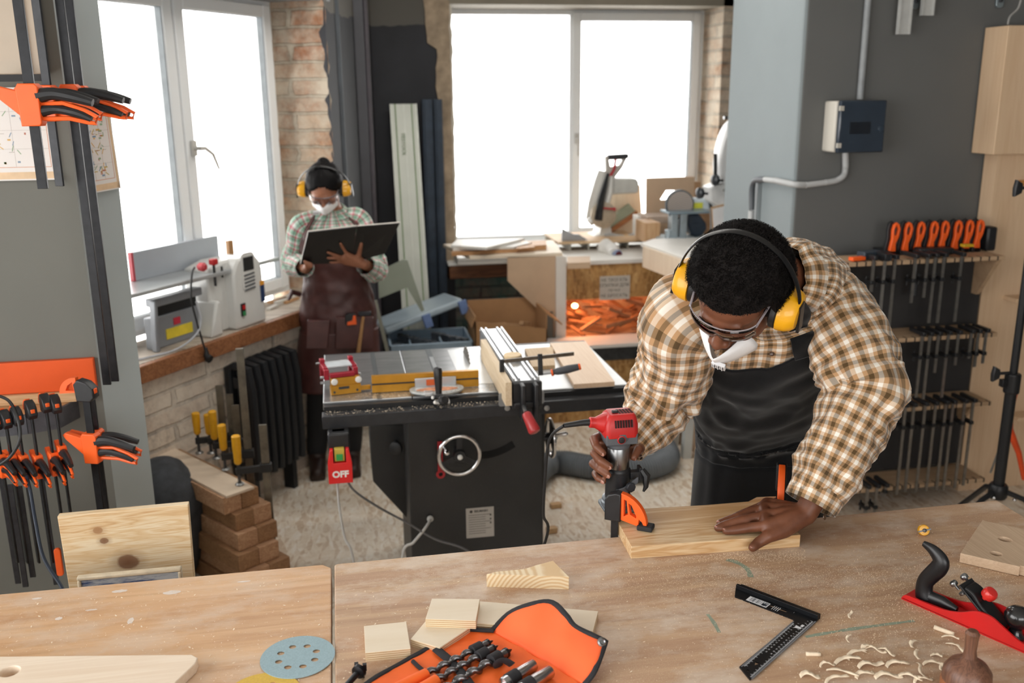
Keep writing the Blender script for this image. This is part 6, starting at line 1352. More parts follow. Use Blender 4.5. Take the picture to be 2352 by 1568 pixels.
# cR.. : picture right; person's left is picture right
upf, tow = .32, .947
Uh = (Uc*upf-cF*tow).normalized(); Fh = (-Uc*tow-cF*upf).normalized(); Eh = Fh.cross(Uh).normalized()
if Eh.dot(Ec) < 0: Eh = -Eh
HM = Matrix(((Eh.x, Fh.x, Uh.x, HT.x), (Eh.y, Fh.y, Uh.y, HT.y), (Eh.z, Fh.z, Uh.z, HT.z), (0, 0, 0, 1)))
HM = HM @ Matrix.Rotation(radians(8), 4, 'Z') @ Matrix.Rotation(radians(-22), 4, 'Y')
man = thing('person', 'person in brown checked flannel shirt and black apron, bending over the router', 'person', (1.15, 2.35, 0))
neck = PD(1790, 640, 2.16); RSh = PD(1585, 735, 2.19); LSh = PD(1898, 705, 2.25)
REl = PD(1522, 915, 2.40); RWr = Vector((RX+.04, RY+.088, 1.035)); LEl = PD(1990, 905, 2.17); LWr = PZ(1850, 1180, .972)
hipc = Vector((1.17, 2.40, .93))
# --- body
mb = MB(); head_shape(mb, HM, 1.0)
capsule(mb, HM @ Vector((0, -.02, -.04)), neck, .056, .062, 16); capsule(mb, neck, neck.lerp(hipc, .3), .055, .085, 18)
capsule(mb, neck.lerp(hipc, .25), hipc, .085, .09, 18)
capsule(mb, neck.lerp(hipc, .15), RSh, .06, .055); capsule(mb, neck.lerp(hipc, .15), LSh, .06, .055)
limb(mb, [RSh, RSh.lerp(REl, .5), REl, REl.lerp(RWr, .4), RWr], [.052, .046, .040, .038, .026]); limb(mb, [LSh, LSh.lerp(LEl, .5), LEl, LEl.lerp(LWr, .4), LWr], [.052, .046, .042, .038, .026])
hs_ = Vector((1, -.15, 0)).normalized()
for sg, fx in ((-1, (1.08, 2.42)), (1, (1.27, 2.36))):
    hp_ = hipc+hs_*sg*.085-Vector((0, 0, .03)); kn2 = Vector((fx[0], fx[1]-.03, .5)); an = Vector((fx[0], fx[1]+.02, .09))
    limb(mb, [hp_, kn2, an], [.085, .055, .038])
# left hand, splayed flat on the board
z0 = .93
def LHp(x, y, h): return PZ(x, y, z0+h)
lf = [([LHp(1763, 1207, .026), LHp(1722, 1211, .018), LHp(1688, 1217, .012), LHp(1668, 1219, .0095)], .0112),
      ([LHp(1757, 1184, .030), LHp(1699, 1196, .022), LHp(1665, 1206, .013), LHp(1649, 1212, .0095)], .0114),
      ([LHp(1755, 1166, .026), LHp(1694, 1187, .020), LHp(1668, 1196, .012), LHp(1653, 1201, .009)], .0106),
      ([LHp(1762, 1156, .020), LHp(1718, 1174, .014), LHp(1697, 1182, .010), LHp(1684, 1187, .009)], .0094),
      ([LHp(1800, 1216, .018), LHp(1764, 1232, .010), PZ(1742, 1246, .926), PZ(1729, 1257, .921)], .0122)]
hand(mb, LWr, [f[0][0] for f in lf[:4]], lf[:4]); limb(mb, [LWr]+lf[4][0], [.025, .020, .0145, .0125, .0105])
capsule(mb, LWr.lerp(lf[0][0][0], .45), lf[4][0][0], .018, .016)
# right hand wrapped round the router
rr_ = .031
def RH(ang, z, r): return Vector((RX+r*cos(ang), RY+r*sin(ang), z))
def RP(x, y, dy): return PY(x, y, RY+dy)
rf_ = [([RP(1386, 998, .045), RP(1364, 1008, .008), RP(1370, 1026, -.020), RP(1385, 1040, -.0335)], .0106),
       ([RP(1386, 1026, .045), RP(1365, 1040, .006), RP(1380, 1058, -.026), RP(1400, 1071, -.039)], .0106),
       ([RP(1387, 1052, .045), RP(1362, 1064, .006), RP(1378, 1078, -.026), RP(1397, 1091, -.040)], .0102),
       ([RP(1388, 1078, .042), RP(1367, 1087, .006), RP(1374, 1098, -.020), RP(1386, 1105, -.034)], .0092)]
hand(mb, RWr, [f[0][0] for f in rf_], rf_)
th = [RP(1450, 1040, .055), RP(1470, 1030, .035), RP(1467, 1030, .008), RP(1456, 1050, -.008)]
limb(mb, [RWr]+th, [.024, .018, .013, .0115, .0095]); capsule(mb, RWr, rf_[0][0][0], .022, .016)
body = mb.build('body', SK1, man); voxel(body, .0032, 7)
for f, r in lf[:3]: nail(body, f[3], f[2], (0, 0, 1), NAIL1)
nail(body, lf[4][0][3], lf[4][0][2], (-.1, -.25, .9), NAIL1)
for f, r in rf_: nail(body, f[3], f[2], (f[3]-Vector((RX, RY, f[3].z))), NAIL1, .0058)
nail(body, th[3], th[2], th[3]-Vector((RX, RY, th[3].z)), NAIL1, .0062)
eyes(man, HM)
mb = MB()
for x in (-1, 1): mb.tube([HM @ Vector((x*a, b, c)) for a, b, c in ((.014, .098, .020), (.028, .100, .027), (.044, .090, .024))], [.003, .004, .002], 8, flat=.5)
mb.build('eyebrows', HAIRM, man)
# --- hair
def hairline(p): return p.z > .030+.30*max(0, p.y-.02)-.9*max(0, -p.y-.0)*.0-(.09 if p.y < -.02 else 0)-(.04 if abs(p.x) > .055 and p.y < .03 else 0) and not (p.y > .03 and p.z < .064)
mb = MB(HM); N = 64; mm = 48; vs = []; hc = Vector((0, -.022, .036)); hr = (.106, .112, .106)
keep = []
for i in range(mm+1):
    th_ = pi*i/mm
    for k in range(N):
        a = 2*pi*k/N; n = Vector((sin(th_)*cos(a), sin(th_)*sin(a), cos(th_))); p = hc+Vector((n.x*hr[0], n.y*hr[1], n.z*hr[2]))
        p += n*(.004*noise.noise(n*7)+.0035*noise.noise(n*26)+.002*noise.noise(n*60))
        if n.z < -.1: p = hc+(p-hc)*(1+.25*(n.z+.1))
        vs.append(p)
fs = []
for i in range(mm):
    for k in range(N):
        f_ = (i*N+k, (i+1)*N+k, (i+1)*N+(k+1) % N, i*N+(k+1) % N); c = sum((vs[j] for j in f_), Vector())/4
        if hairline(c): fs.append(f_)
mb.add(vs, fs)
# rim that closes the hair against the scalp
inner = [hc+(v-hc)*.70 for v in vs]; mb.add(inner, fs)
ed_ = {}
for f_ in fs:
    for a, b in zip(f_, f_[1:]+f_[:1]):
        e = (min(a, b), max(a, b)); ed_[e] = ed_.get(e, 0)+1
nV = len(vs); brd = [e for e, c in ed_.items() if c == 1]
mb.add(vs+inner, [(a, b, b+nV, a+nV) for a, b in brd]); mb.T = None
rn = random.Random(11); curls(mb, HM, hc, (hr[0]*.99, hr[1]*.99, hr[2]*.99), 30000, .0085, .0007, rn, hairline)
mb.build('hair', HAIRM, man, ang=180)
ear_muffs(man, HM, .092, (.040, .050), YELLOW, .164, radians(22))
# --- safety glasses
tg = NT('clear_plastic'); tr = tg.n('ShaderNodeBsdfTransparent'); tr.inputs[0].default_value = (.93, .93, .95, 1); gl = tg.n('ShaderNodeBsdfGlossy'); gl.inputs['Roughness'].default_value = .04
lw_ = tg.n('ShaderNodeLayerWeight'); lw_.inputs[0].default_value = .12; mx_ = tg.n('ShaderNodeMixShader'); tg.l(lw_.outputs['Fresnel'], mx_.inputs[0]); tg.l(tr.outputs[0], mx_.inputs[1]); tg.l(gl.outputs[0], mx_.inputs[2]); tg.l(mx_.outputs[0], tg.t.nodes['Material Output'].inputs[0]); CLEAR = tg.m
def glasses(parent, T, s=1.0):
    g = bpy.data.objects.new('safety_glasses', None); COL.objects.link(g); g.parent = parent; WM[g.name] = WM[parent.name]
    vs = []; NN = 26
    for i in range(NN+1):
        u_ = -1+2*i/NN; x = .070*sin(u_*1.25)/sin(1.25); y = .118-.045*(1-cos(u_*1.3)); d = .018+.006*(1-abs(u_))-.010*max(0, 1-abs(u_)*7)
        for j in range(5): vs.append(T @ Vector((x*s, (y+.004*sin(pi*j/4))*s, (.014-d*2*j/4)*s)))
    mb = MB(); mb.add(vs, [(i*5+j, i*5+j+1, (i+1)*5+j+1, (i+1)*5+j) for i in range(NN) for j in range(4)]); mb.build('lens', CLEAR, g, thick=.0012)
    mb = MB(); mb.tube([vs[i*5] for i in range(NN+1)], .0015*s, 8); mb.tube([vs[i*5+4] for i in range(NN+1)], .0012*s, 8)
    for sg in (-1, 1): mb.tube([T @ Vector((sg*.070*s, .088*s, .010*s)), T @ Vector((sg*.077*s, .04*s, .010*s)), T @ Vector((sg*.08*s, .0, .006*s))], .0028*s, 8, flat=.6)
    mb.build('frame', M('#8d868a', .12, 0, .05, 20, coat=.8), g)
def mask(parent, T, s=1.0, low=0.0):
    """folded dust mask: ridge down the middle, valve"""
    rows = [(.036, .112, -.030), (.052, .108, -.045), (.060, .105, -.062), (.058, .095, -.085), (.040, .080, -.108)]
    vs = []; NN = 20
    for (hw, y, z) in rows:
        for i in range(NN+1):
            u_ = -1+2*i/NN; yy = .045+(y-.045)*(1-abs(u_)**1.5)+.012*(1-abs(u_))
            vs.append(T @ Vector((u_*hw*1.08*s, (yy+low)*s, (z-low*.6)*s)))
    mb = MB(); mb.add(vs, [(j*(NN+1)+i, j*(NN+1)+i+1, (j+1)*(NN+1)+i+1, (j+1)*(NN+1)+i) for j in range(len(rows)-1) for i in range(NN)])
    mk = mb.build('dust_mask', M('#e9e9ea', .75, 0, .03, 30, .1), parent, thick=.0022)
    Mv = T @ Matrix.Translation(Vector((-.004*s if low else .024, (.118+low)*s, (-.068-low*.6)*s))) 
    mb = MB(Mv); mb.box((.012, .0, 0), (.030, .008, .02))
    for k in range(3): mb.box((.003+k*.009, .0045, 0), (.0022, .004, .018))
    mb.build('valve', M('#dcdde0', .4), mk, bevel=.001)
    mb = MB()
    for k in range(3): mb.box((.0035+k*.009, .004, .0), (.006, .002, .010))
    mb.T = Mv; mb2 = MB(Mv)
    for k in range(3): mb2.box((.0035+k*.009-.0005, .0046, .0), (.0052, .0012, .009))
    mb2.build('valve_slot', M('#3c3e44', .6), mk)
    return mk
glasses(man, HM @ Matrix.Translation((0, -.010, .020))); mask(man, HM @ Matrix.Translation((0, 0, -.016)), 1.0, .012)
# --- shirt
bw_ = (RSh-LSh).normalized(); side = -bw_
rows = [(hipc-Vector((0, 0, .06)), .185, .14, side), (hipc+Vector((-.01, -.02, .08)), .182, .135, side), (neck.lerp(hipc, .55)+Vector((.0, .04, 0)), .195, .145, side), (neck.lerp(hipc, .28)+Vector((.01, .03, 0)), .205, .145, side),
        (neck.lerp(hipc, .12)+Vector((.015, .02, .02)), .185, .125, side), (neck+Vector((.02, .02, -.015)), .118, .085, side), (neck+Vector((-.022, -.022, .006)), .070, .068, side)]
TR = Torso(rows, side, 90, 2.5, .011, 3)
shirt = TR.mesh(0, 2*pi, 0, 1, .004, 120, 110, .17).build('flannel_shirt', FLAN, man, ang=180)
def rad(l): return [(a, a) if isinstance(a, float) else a for a in l]
sl1 = cloth_tube([RSh.lerp(neck, .55)+Vector((.01, .04, -.035)), RSh+Vector((0, .02, 0)), RSh.lerp(REl, .35)+Vector((-.004, 0, 0)), RSh.lerp(REl, .75), REl+Vector((-.004, .004, -.004)), REl.lerp(RWr, .35)+Vector((0, 0, -.006)), REl.lerp(RWr, .7), RWr.lerp(REl, .08)],
    rad([.070, .100, .092, .086, .083, .072, .058, .045]), 84, 190, wr=.008, seed=2.3, bunch=((.62, .12, .015), (.8, .08, .010), (.2, .1, .006)))
sl1.build('sleeve', FLAN, shirt, ang=180, thick=.0015)
sl2 = cloth_tube([LSh.lerp(neck, .55)+Vector((-.01, .04, -.035)), LSh+Vector((-.005, .02, -.005)), LSh.lerp(LEl, .4)+Vector((.012, 0, -.004)), LSh.lerp(LEl, .8)+Vector((.01, 0, 0)), LEl+Vector((.0, .004, -.004)), LEl.lerp(LWr, .35), LEl.lerp(LWr, .68), LWr.lerp(LEl, .13)+Vector((0, .004, .004))],
    rad([.070, .100, .098, .090, .084, .078, .068, .056]), 84, 190, wr=.009, seed=5.7, bunch=((.55, .14, .012), (.9, .06, .004), (.15, .08, .006)))
sl2.build('sleeve', FLAN, shirt, ang=180, thick=.0015)
def cuff(wr_, el, r, seed, ext=.0):
    a = wr_.lerp(el, .02-ext); b = wr_.lerp(el, .22); c_ = cloth_tube([a, a.lerp(b, .5), b], rad([r*.98, r*1.02, r]), 64, 24, wr=.0012, seed=seed); c_.build('cuff', FLAN, shirt, ang=180, thick=.003)
    d = (el-wr_).normalized(); u = d.orthogonal().normalized(); return a, d
cuff(LWr, LEl, .058, 4.4, -.06); cuff(RWr, REl, .047, 8.4, -.06)
qb = PD(1893, 1187, (LWr-CAM).dot(cF)-.045); mb = MB(); mb.lathe([(.0065, 0), (.0065, .002), (.005, .003)], qb, -cF*.6+cR*.7, 16); mb.build('shirt_button', M('#4a3424', .35, coat=.3), shirt)
# collar: two leaves around the neck
for sg in (-1, 1):
    vs = []; uv = []; fs = []
    for i in range(17):
        t_ = i/16; a = pi/2*(1.0)+sg*(.35+2.55*t_)
        p = TR.pt(a, .985, .002); q = TR.pt(a, .93-.07*(1-t_)**2, .014+.003*sin(t_*pi)); vs += [p+Vector((0, 0, .004*(1-t_))), p.lerp(q, .5)+Vector((0, 0, .003)), q]
    for i in range(16):
        for j in range(2): fs.append((i*3+j, i*3+j+1, (i+1)*3+j+1, (i+1)*3+j)); uv.append(((i*.014, j*.03), (i*.014, j*.03+.03), (i*.014+.014, j*.03+.03), (i*.014+.014, j*.03)))
    mb = MB(); mb.add(vs, fs, uv); mb.build('collar', FLAN, shirt, ang=180, thick=.002)
mb = MB(); q = TR.pt(radians(103), .585, .006); mb.lathe([(.006, 0), (.006, .002), (.0045, .003)], q, -cF, 14); mb.build('shirt_button', M('#4a3424', .35, coat=.3), shirt)
# --- trousers and shoes
TRM = M('#1c1d22', .85, 0, .15, 60, .1)
tz = MB()
for sg, fx in ((-1, (1.08, 2.42)), (1, (1.27, 2.36))):
    hp_ = hipc+hs_*sg*.085-Vector((0, 0, .02)); limb(tz, [hp_+Vector((0, 0, .05)), Vector((fx[0], fx[1]-.03, .5)), Vector((fx[0], fx[1]+.01, .12))], [.105, .075, .062], 20)
tr_ = tz.build('trousers', TRM, man); voxel(tr_, .012, 6)
for sg, fx in ((-1, (1.08, 2.42)), (1, (1.27, 2.36))):
    mb = MB(); d = Vector((-.35, -.94, 0)); c = Vector((fx[0], fx[1], 0)); limb(mb, [c+Vector((0, .02, .07)), c+d*.02+Vector((0, 0, .05)), c+d*.15+Vector((0, 0, .035))], [.048, .045, .035]); mb.box(c+d*.05+Vector((0, 0, .012)), (.09, .27, .024), Matrix.Rotation(atan2(d.y, d.x)+pi/2, 3, 'Z')); s_ = mb.build('shoe', M('#2a2522', .6), man); voxel(s_, .008, 6)
# --- apron
AP = M('#08090c', .85, 0, .3, 60, .15, spec=.2, sheen=.15)
BT = [(-10, .30), (15, .38), (45, .45), (68, .53), (78, .575), (92, .565), (105, .535), (125, .525), (150, .535), (165, .53), (176, .50), (190, .40)]
def btop(t):
    a = math.degrees(pi/2-1.72+3.44*t)
    for (x0, y0), (x1, y1) in zip(BT, BT[1:]):
        if x0 <= a <= x1: return y0+(y1-y0)*(a-x0)/(x1-x0)
    return .38
mb = TR.mesh(pi/2-1.72, pi/2+1.72, .045, btop, .012, 120, 80)
ap = mb.build('apron', AP, man, ang=180, thick=.003)
# skirt of the apron hanging from the hips
S0 = [TR.pt(pi/2-1.72+3.44*k/60, .045, .012) for k in range(61)]; vs = []; cH = hipc.copy()
for i in range(31):
    t_ = i/30
    for k in range(61):
        p = S0[k].copy(); dr = Vector((p.x-cH.x, p.y-cH.y, 0)); p += dr*(.10*t_)+Vector((0, 0, -.46*t_))+dr.normalized()*(.012*noise.noise(Vector((k*.16, t_*2, 3)))*min(1, t_*4)); vs.append(p)
mb = MB(); mb.add(vs, [(i*61+k, i*61+k+1, (i+1)*61+k+1, (i+1)*61+k) for i in range(30) for k in range(60)]); mb.build('apron_skirt', AP, ap, ang=180, thick=.003)
def strap(T_, pts, off, wd_, m, parent, nm='strap'):
    vs = []
    P = crom([tuple(p) for p in pts], 40)
    for (a, v) in P:
        for dd in (-1, 0, 1): vs.append(T_.pt(a+dd*wd_, v, off))
    mb = MB(); mb.add(vs, [(i*3+j, i*3+j+1, (i+1)*3+j+1, (i+1)*3+j) for i in range(40) for j in range(2)]); return mb.build(nm, m, parent, ang=180, thick=.0025)
D_ = radians
strap(TR, [(D_(166), .50), (D_(163), .60), (D_(148), .78), (D_(128), .97)], .016, .10, AP, ap); strap(TR, [(D_(85), .56), (D_(87), .64), (D_(82), .82), (D_(62), .97)], .016, .10, AP, ap)

# ==================================================================== the person with the folder
H2 = PY(745, 432, 4.62)
u2, t2 = .80, .60
def flat(v): v = Vector(v); v.z = 0; return v.normalized()
Fd = flat(-cF); Fd = (Fd+Vector((.06, 0, 0))).normalized(); Up2 = (Vector((0, 0, u2))+Fd*t2).normalized(); Fw2 = (Fd*u2-Vector((0, 0, t2))).normalized(); Ex2 = Fw2.cross(Up2)
HM2 = Matrix(((Ex2.x, Fw2.x, Up2.x, H2.x), (Ex2.y, Fw2.y, Up2.y, H2.y), (Ex2.z, Fw2.z, Up2.z, H2.z), (0, 0, 0, 1)))
wom = thing('person', 'person in green and pink checked shirt and brown leather apron, reading a black folder', 'person', (-.03, 4.7, 0))
K = .93; nk2 = PY(762, 488, 4.70); RS2 = PY(697, 520, 4.70); LS2 = PY(822, 510, 4.70); RE2 = PY(676, 602, 4.74); RW2 = PY(702, 617, 4.52); LE2 = PY(862, 618, 4.66); LW2 = PY(836, 607, 4.47)
hip2 = PY(776, 705, 4.72)
mb = MB(); head_shape(mb, HM2, K); capsule(mb, HM2 @ Vector((0, -.02, -.04)), nk2, .048, .052); capsule(mb, nk2, hip2, .06, .085)
limb(mb, [nk2-Vector((0, 0, .05)), RS2, RE2, RW2], [.05, .042, .034, .024]); limb(mb, [nk2-Vector((0, 0, .05)), LS2, LE2, LW2], [.05, .042, .034, .024])
for sg in (-1, 1): limb(mb, [hip2+Vector((sg*.075, 0, -.05)), Vector((hip2.x+sg*.085-.03, 4.72, .47)), Vector((hip2.x+sg*.09-.06, 4.74, .08))], [.075, .05, .032])
Bp = {k: PY(x, y, Yd) for k, (x, y, Yd) in dict(TL=(708, 534, 4.34), TM=(820, 521, 4.36), TR=(918, 513, 4.30), BL=(690, 608, 4.46), BM=(806, 604, 4.48), BR=(884, 583, 4.44)).items()}
def brd_(px_, py_, off=-.012):
    n = (Bp['TM']-Bp['TL']).cross(Bp['BL']-Bp['TL']).normalized()
    if n.y > 0: n = -n
    return PP(px_, py_, Bp['TL'], n)+n*(-off)
f2 = [([brd_(790, 588), brd_(774, 583), brd_(762, 579), brd_(752, 575)], .0085), ([brd_(788, 592), brd_(773, 589), brd_(762, 588), brd_(752, 588)], .0085), ([brd_(796, 580), brd_(790, 570), brd_(785, 562), brd_(781, 555)], .0082), ([brd_(792, 597), brd_(778, 597), brd_(768, 598), brd_(758, 598)], .0078)]
hand(mb, LW2, [f2[2][0][0], f2[0][0][0], f2[1][0][0], f2[3][0][0]], f2); limb(mb, [LW2, brd_(822, 585), brd_(826, 568), brd_(829, 555)], [.022, .014, .0115, .009])
limb(mb, [RW2, PY(706, 612, 4.45), PY(712, 606, 4.44)], [.022, .016, .010]); 
for dx in (0, 7, 14, 21): limb(mb, [PY(706, 612, 4.46), PY(703+dx*.6, 606+dx*.3, 4.435), PY(700+dx*.7, 600+dx*.3, 4.432)], [.012, .0085, .0075])
b2 = mb.build('body', SK2, wom); voxel(b2, .0045, 5); eyes(wom, HM2, K)
# hair tied up in a bun
def hl2(p): return p.z > .060-abs(p.x)*.55+.35*max(0, p.y-.03)-(.10 if p.y < .015 else 0)
mb = MB(HM2); vs = []; N = 48; mm = 32; hc2 = Vector((0, -.016, .030)); hr2 = (.080, .096, .080)
for i in range(mm+1):
    th_ = pi*i/mm
    for k in range(N):
        a = 2*pi*k/N; n = Vector((sin(th_)*cos(a), sin(th_)*sin(a), cos(th_))); vs.append(hc2+Vector((n.x*hr2[0], n.y*hr2[1], n.z*hr2[2]))*(1+.05*noise.noise(Vector((n.x*16, n.z*3, n.y*4)))))
fs = []
for i in range(mm):
    for k in range(N):
        f_ = (i*N+k, (i+1)*N+k, (i+1)*N+(k+1) % N, i*N+(k+1) % N); c = sum((vs[j] for j in f_), Vector())/4
        if hl2(c): fs.append(f_)
mb.add(vs, fs); mb.sph((0, -.08, .080), (.026, .026, .024), 16)
mb.build('hair', M('#070506', .6, 0, .3, 60, .2, spec=.15), wom, ang=180, thick=.008)
ear_muffs(wom, HM2, .086, (.033, .044), YELLOW, .137, radians(6), .9); glasses(wom, HM2 @ Matrix.Translation((0, -.014, .010)), K); mask(wom, HM2 @ Matrix.Translation((0, .006, .014)), K)
sd2 = (LS2-RS2).normalized()
rw2 = [(hip2-Vector((0, 0, .16)), .185, .13), (hip2, .178, .125), (hip2.lerp(nk2, .33), .150, .112), (hip2.lerp(nk2, .62)+Vector((0, .0, 0)), .165, .118), (hip2.lerp(nk2, .84), .158, .10), (nk2-Vector((0, 0, .01)), .09, .075), (nk2+Vector((0, -.01, .03)), .055, .055)]
TW2 = Torso(rw2, sd2, 70, 2.4, .007, 9)
sh2 = TW2.mesh(0, 2*pi, 0, 1, .004, 90, 80, .15).build('checked_shirt', FLAN2, wom, ang=180)
cloth_tube([RS2.lerp(nk2, .7)-Vector((0, 0, .01)), RS2, RS2.lerp(RE2, .5), RE2, RE2.lerp(RW2, .5), RW2.lerp(RE2, .1)], rad([.042, .063, .062, .058, .052, .042]), 48, 90, wr=.005, seed=1.1, bunch=((.6, .15, .008),)).build('sleeve', FLAN2, sh2, ang=180, thick=.002)
cloth_tube([LS2.lerp(nk2, .7)-Vector((0, 0, .01)), LS2, LS2.lerp(LE2, .5), LE2, LE2.lerp(LW2, .5), LW2.lerp(LE2, .1)], rad([.042, .063, .062, .058, .052, .042]), 48, 90, wr=.005, seed=6.1, bunch=((.6, .15, .008),)).build('sleeve', FLAN2, sh2, ang=180, thick=.002)
for sg in (-1, 1):
    vs = []; fs = []; uv = []
    for i in range(13):
        t_ = i/12; a = pi/2+sg*(.25+2.5*t_); vs += [TW2.pt(a, .985, .004), TW2.pt(a, .86-.04*(1-t_), .016)]
    for i in range(12): fs.append((i*2, i*2+1, i*2+3, i*2+2)); uv.append(((i*.012, 0), (i*.012, .05), (i*.012+.012, .05), (i*.012+.012, 0)))
    mb = MB(); mb.add(vs, fs, uv); mb.build('collar', FLAN2, sh2, ang=180, thick=.002)
LEA = NT('brown_leather'); v_ = LEA.coord(); LEA.col(LEA.ramp(LEA.noise(v_, 9, 5), [(.3, '#3d2220'), (.7, '#5b3633')])).set(.45, 0, .4); LEA.bump(LEA.noise(v_, 40, 5), .2, .002); LEA = LEA.m
def bt2(t): q = min(t, 1-t); return .28+.34*min(1, q/.22)
mb = TW2.mesh(pi/2-1.7, pi/2+1.7, .05, bt2, .012, 70, 50); ap2 = mb.build('leather_apron', LEA, wom, ang=180, thick=.003)
S0 = [TW2.pt(pi/2-1.7+3.4*k/60, .07, .014) for k in range(61)]; vs = []
for i in range(31):
    t_ = i/30
    for k in range(61):
        p = S0[k].copy(); dr = Vector((p.x-hip2.x, p.y-hip2.y, 0)); p += dr*(.16*t_)+Vector((-.02*t_, 0, -.30*t_))+dr.normalized()*.012*noise.noise(Vector((k*.13, t_*1.6, 8)))*(.2+t_); vs.append(p)
mb = MB(); mb.add(vs, [(i*61+k, i*61+k+1, (i+1)*61+k+1, (i+1)*61+k) for i in range(30) for k in range(60)]); sk2 = mb.build('apron_skirt', LEA, ap2, ang=180, thick=.003)
def skp(px_, py_, off=.012): 
    return PP(px_, py_, PY(775, 760, hip2.y-.165), Vector((0, 1, -.08)))-Vector((0, off, 0))
for (a, b, c, d) in (((706, 735), (758, 735), (752, 800), (702, 800)), ((772, 728), (858, 728), (860, 800), (770, 800))):
    q = [skp(*p) for p in (a, b, c, d)]; mb = MB(); mb.add(q+[p+Vector((0, .03, 0)) for p in q], [(0, 1, 2, 3), (4, 7, 6, 5), (0, 4, 5, 1), (1, 5, 6, 2), (2, 6, 7, 3), (3, 7, 4, 0)]); mb.build('apron_pocket', LEA, ap2, bevel=.004)
strap(TW2, [(pi/2+.75, .60), (pi/2+.85, .78), (pi/2+1.3, .93)], .014, .11, LEA, ap2); strap(TW2, [(pi/2-.75, .60), (pi/2-.85, .78), (pi/2-1.3, .93)], .014, .11, LEA, ap2)
mb = MB(); q = TW2.pt(pi/2+1.45, .25, .02); mb.tube([q, q+Vector((-.04, -.02, .02)), q+Vector((-.06, -.03, -.02))], [.012, .016, .006], 8); mb.build('apron_knot', LEA, ap2)
tz = MB()
for sg in (-1, 1): limb(tz, [hip2+Vector((sg*.08, 0, -.04)), Vector((hip2.x+sg*.085-.03, 4.72, .47)), Vector((hip2.x+sg*.09-.06, 4.74, .10))], [.095, .066, .054], 18)
t_o = tz.build('trousers', M('#17181b', .8), wom); voxel(t_o, .013, 5)
for sg in (-1, 1):
    c = Vector((hip2.x+sg*.09-.06, 4.74, 0)); mb = MB(); limb(mb, [c+Vector((0, 0, .10)), c+Vector((0, -.02, .045)), c+Vector((0, -.16, .032))], [.05, .045, .036]); mb.box(c+Vector((0, -.05, .011)), (.085, .25, .022)); s_ = mb.build('shoe', M('#2c1a14', .5), wom); voxel(s_, .009, 5)
# folder
fo = thing('black_folder', 'large black folder held open with white page edges, in front of the apron', 'folder', Bp['BM'])
for (a, b, c, d, nm) in (('TL', 'TM', 'BM', 'BL', 'cover'), ('TM', 'TR', 'BR', 'BM', 'cover')):
    q = [Bp[a], Bp[b], Bp[c], Bp[d]]; n = (q[1]-q[0]).cross(q[3]-q[0]).normalized(); n = n if n.y > 0 else -n
    mb = MB(); mb.add(q+[p+n*.006 for p in q], [(0, 1, 2, 3), (7, 6, 5, 4), (0, 4, 5, 1), (1, 5, 6, 2), (2, 6, 7, 3), (3, 7, 4, 0)]); mb.build(nm, M('#141416', .35, 0, .1, 10), fo, bevel=.002, smooth=False)
    q = [p+n*.0065 for p in q]; mb = MB(); mb.add(q+[p+n*.006 for p in q], [(0, 1, 2, 3), (7, 6, 5, 4), (0, 4, 5, 1), (1, 5, 6, 2), (2, 6, 7, 3), (3, 7, 4, 0)]); mb.build('pages', M('#cfc8c0', .7), fo, smooth=False)
# tape measure and hammer in the apron
tp = skp(806, 732, .03); tm_ = thing('tape_measure', 'black and orange tape measure in the leather apron pocket', 'tape measure', tp)
mb = MB(); mb.plate([rrect(-.028, .028, -.028, .03, .016)], tp, X3, Z3, (0, .035, 0), .004); mb.build('case', BLACK, tm_)
mb = MB(); mb.plate([[(-.02, -.024), (.026, -.022), (.024, .022), (.012, .024), (.006, -.002), (-.018, -.008)]], tp-Vector((0, .002, 0)), X3, Z3, (0, .004, 0)); mb.build('orange_side', ORANGE, tm_)
h0, h1 = skp(834, 722, .04), skp(822, 812, .02); hm = thing('hammer', 'hammer hanging by its head from the leather apron, wooden handle down', 'hammer', h1)
mb = MB(); mb.tube([h0, h0.lerp(h1, .5), h1], [.009, .011, .013], 12, flat=.8); mb.build('handle', wood('hammer_handle', '#c49a6c', '#9b7146', 2, 2), hm)
mb = MB(); mb.bar(skp(822, 717, .04), skp(852, 715, .04), .022, .022); mb.build('hammer_head', M('#3c3c40', .4, .8), hm, bevel=.004)
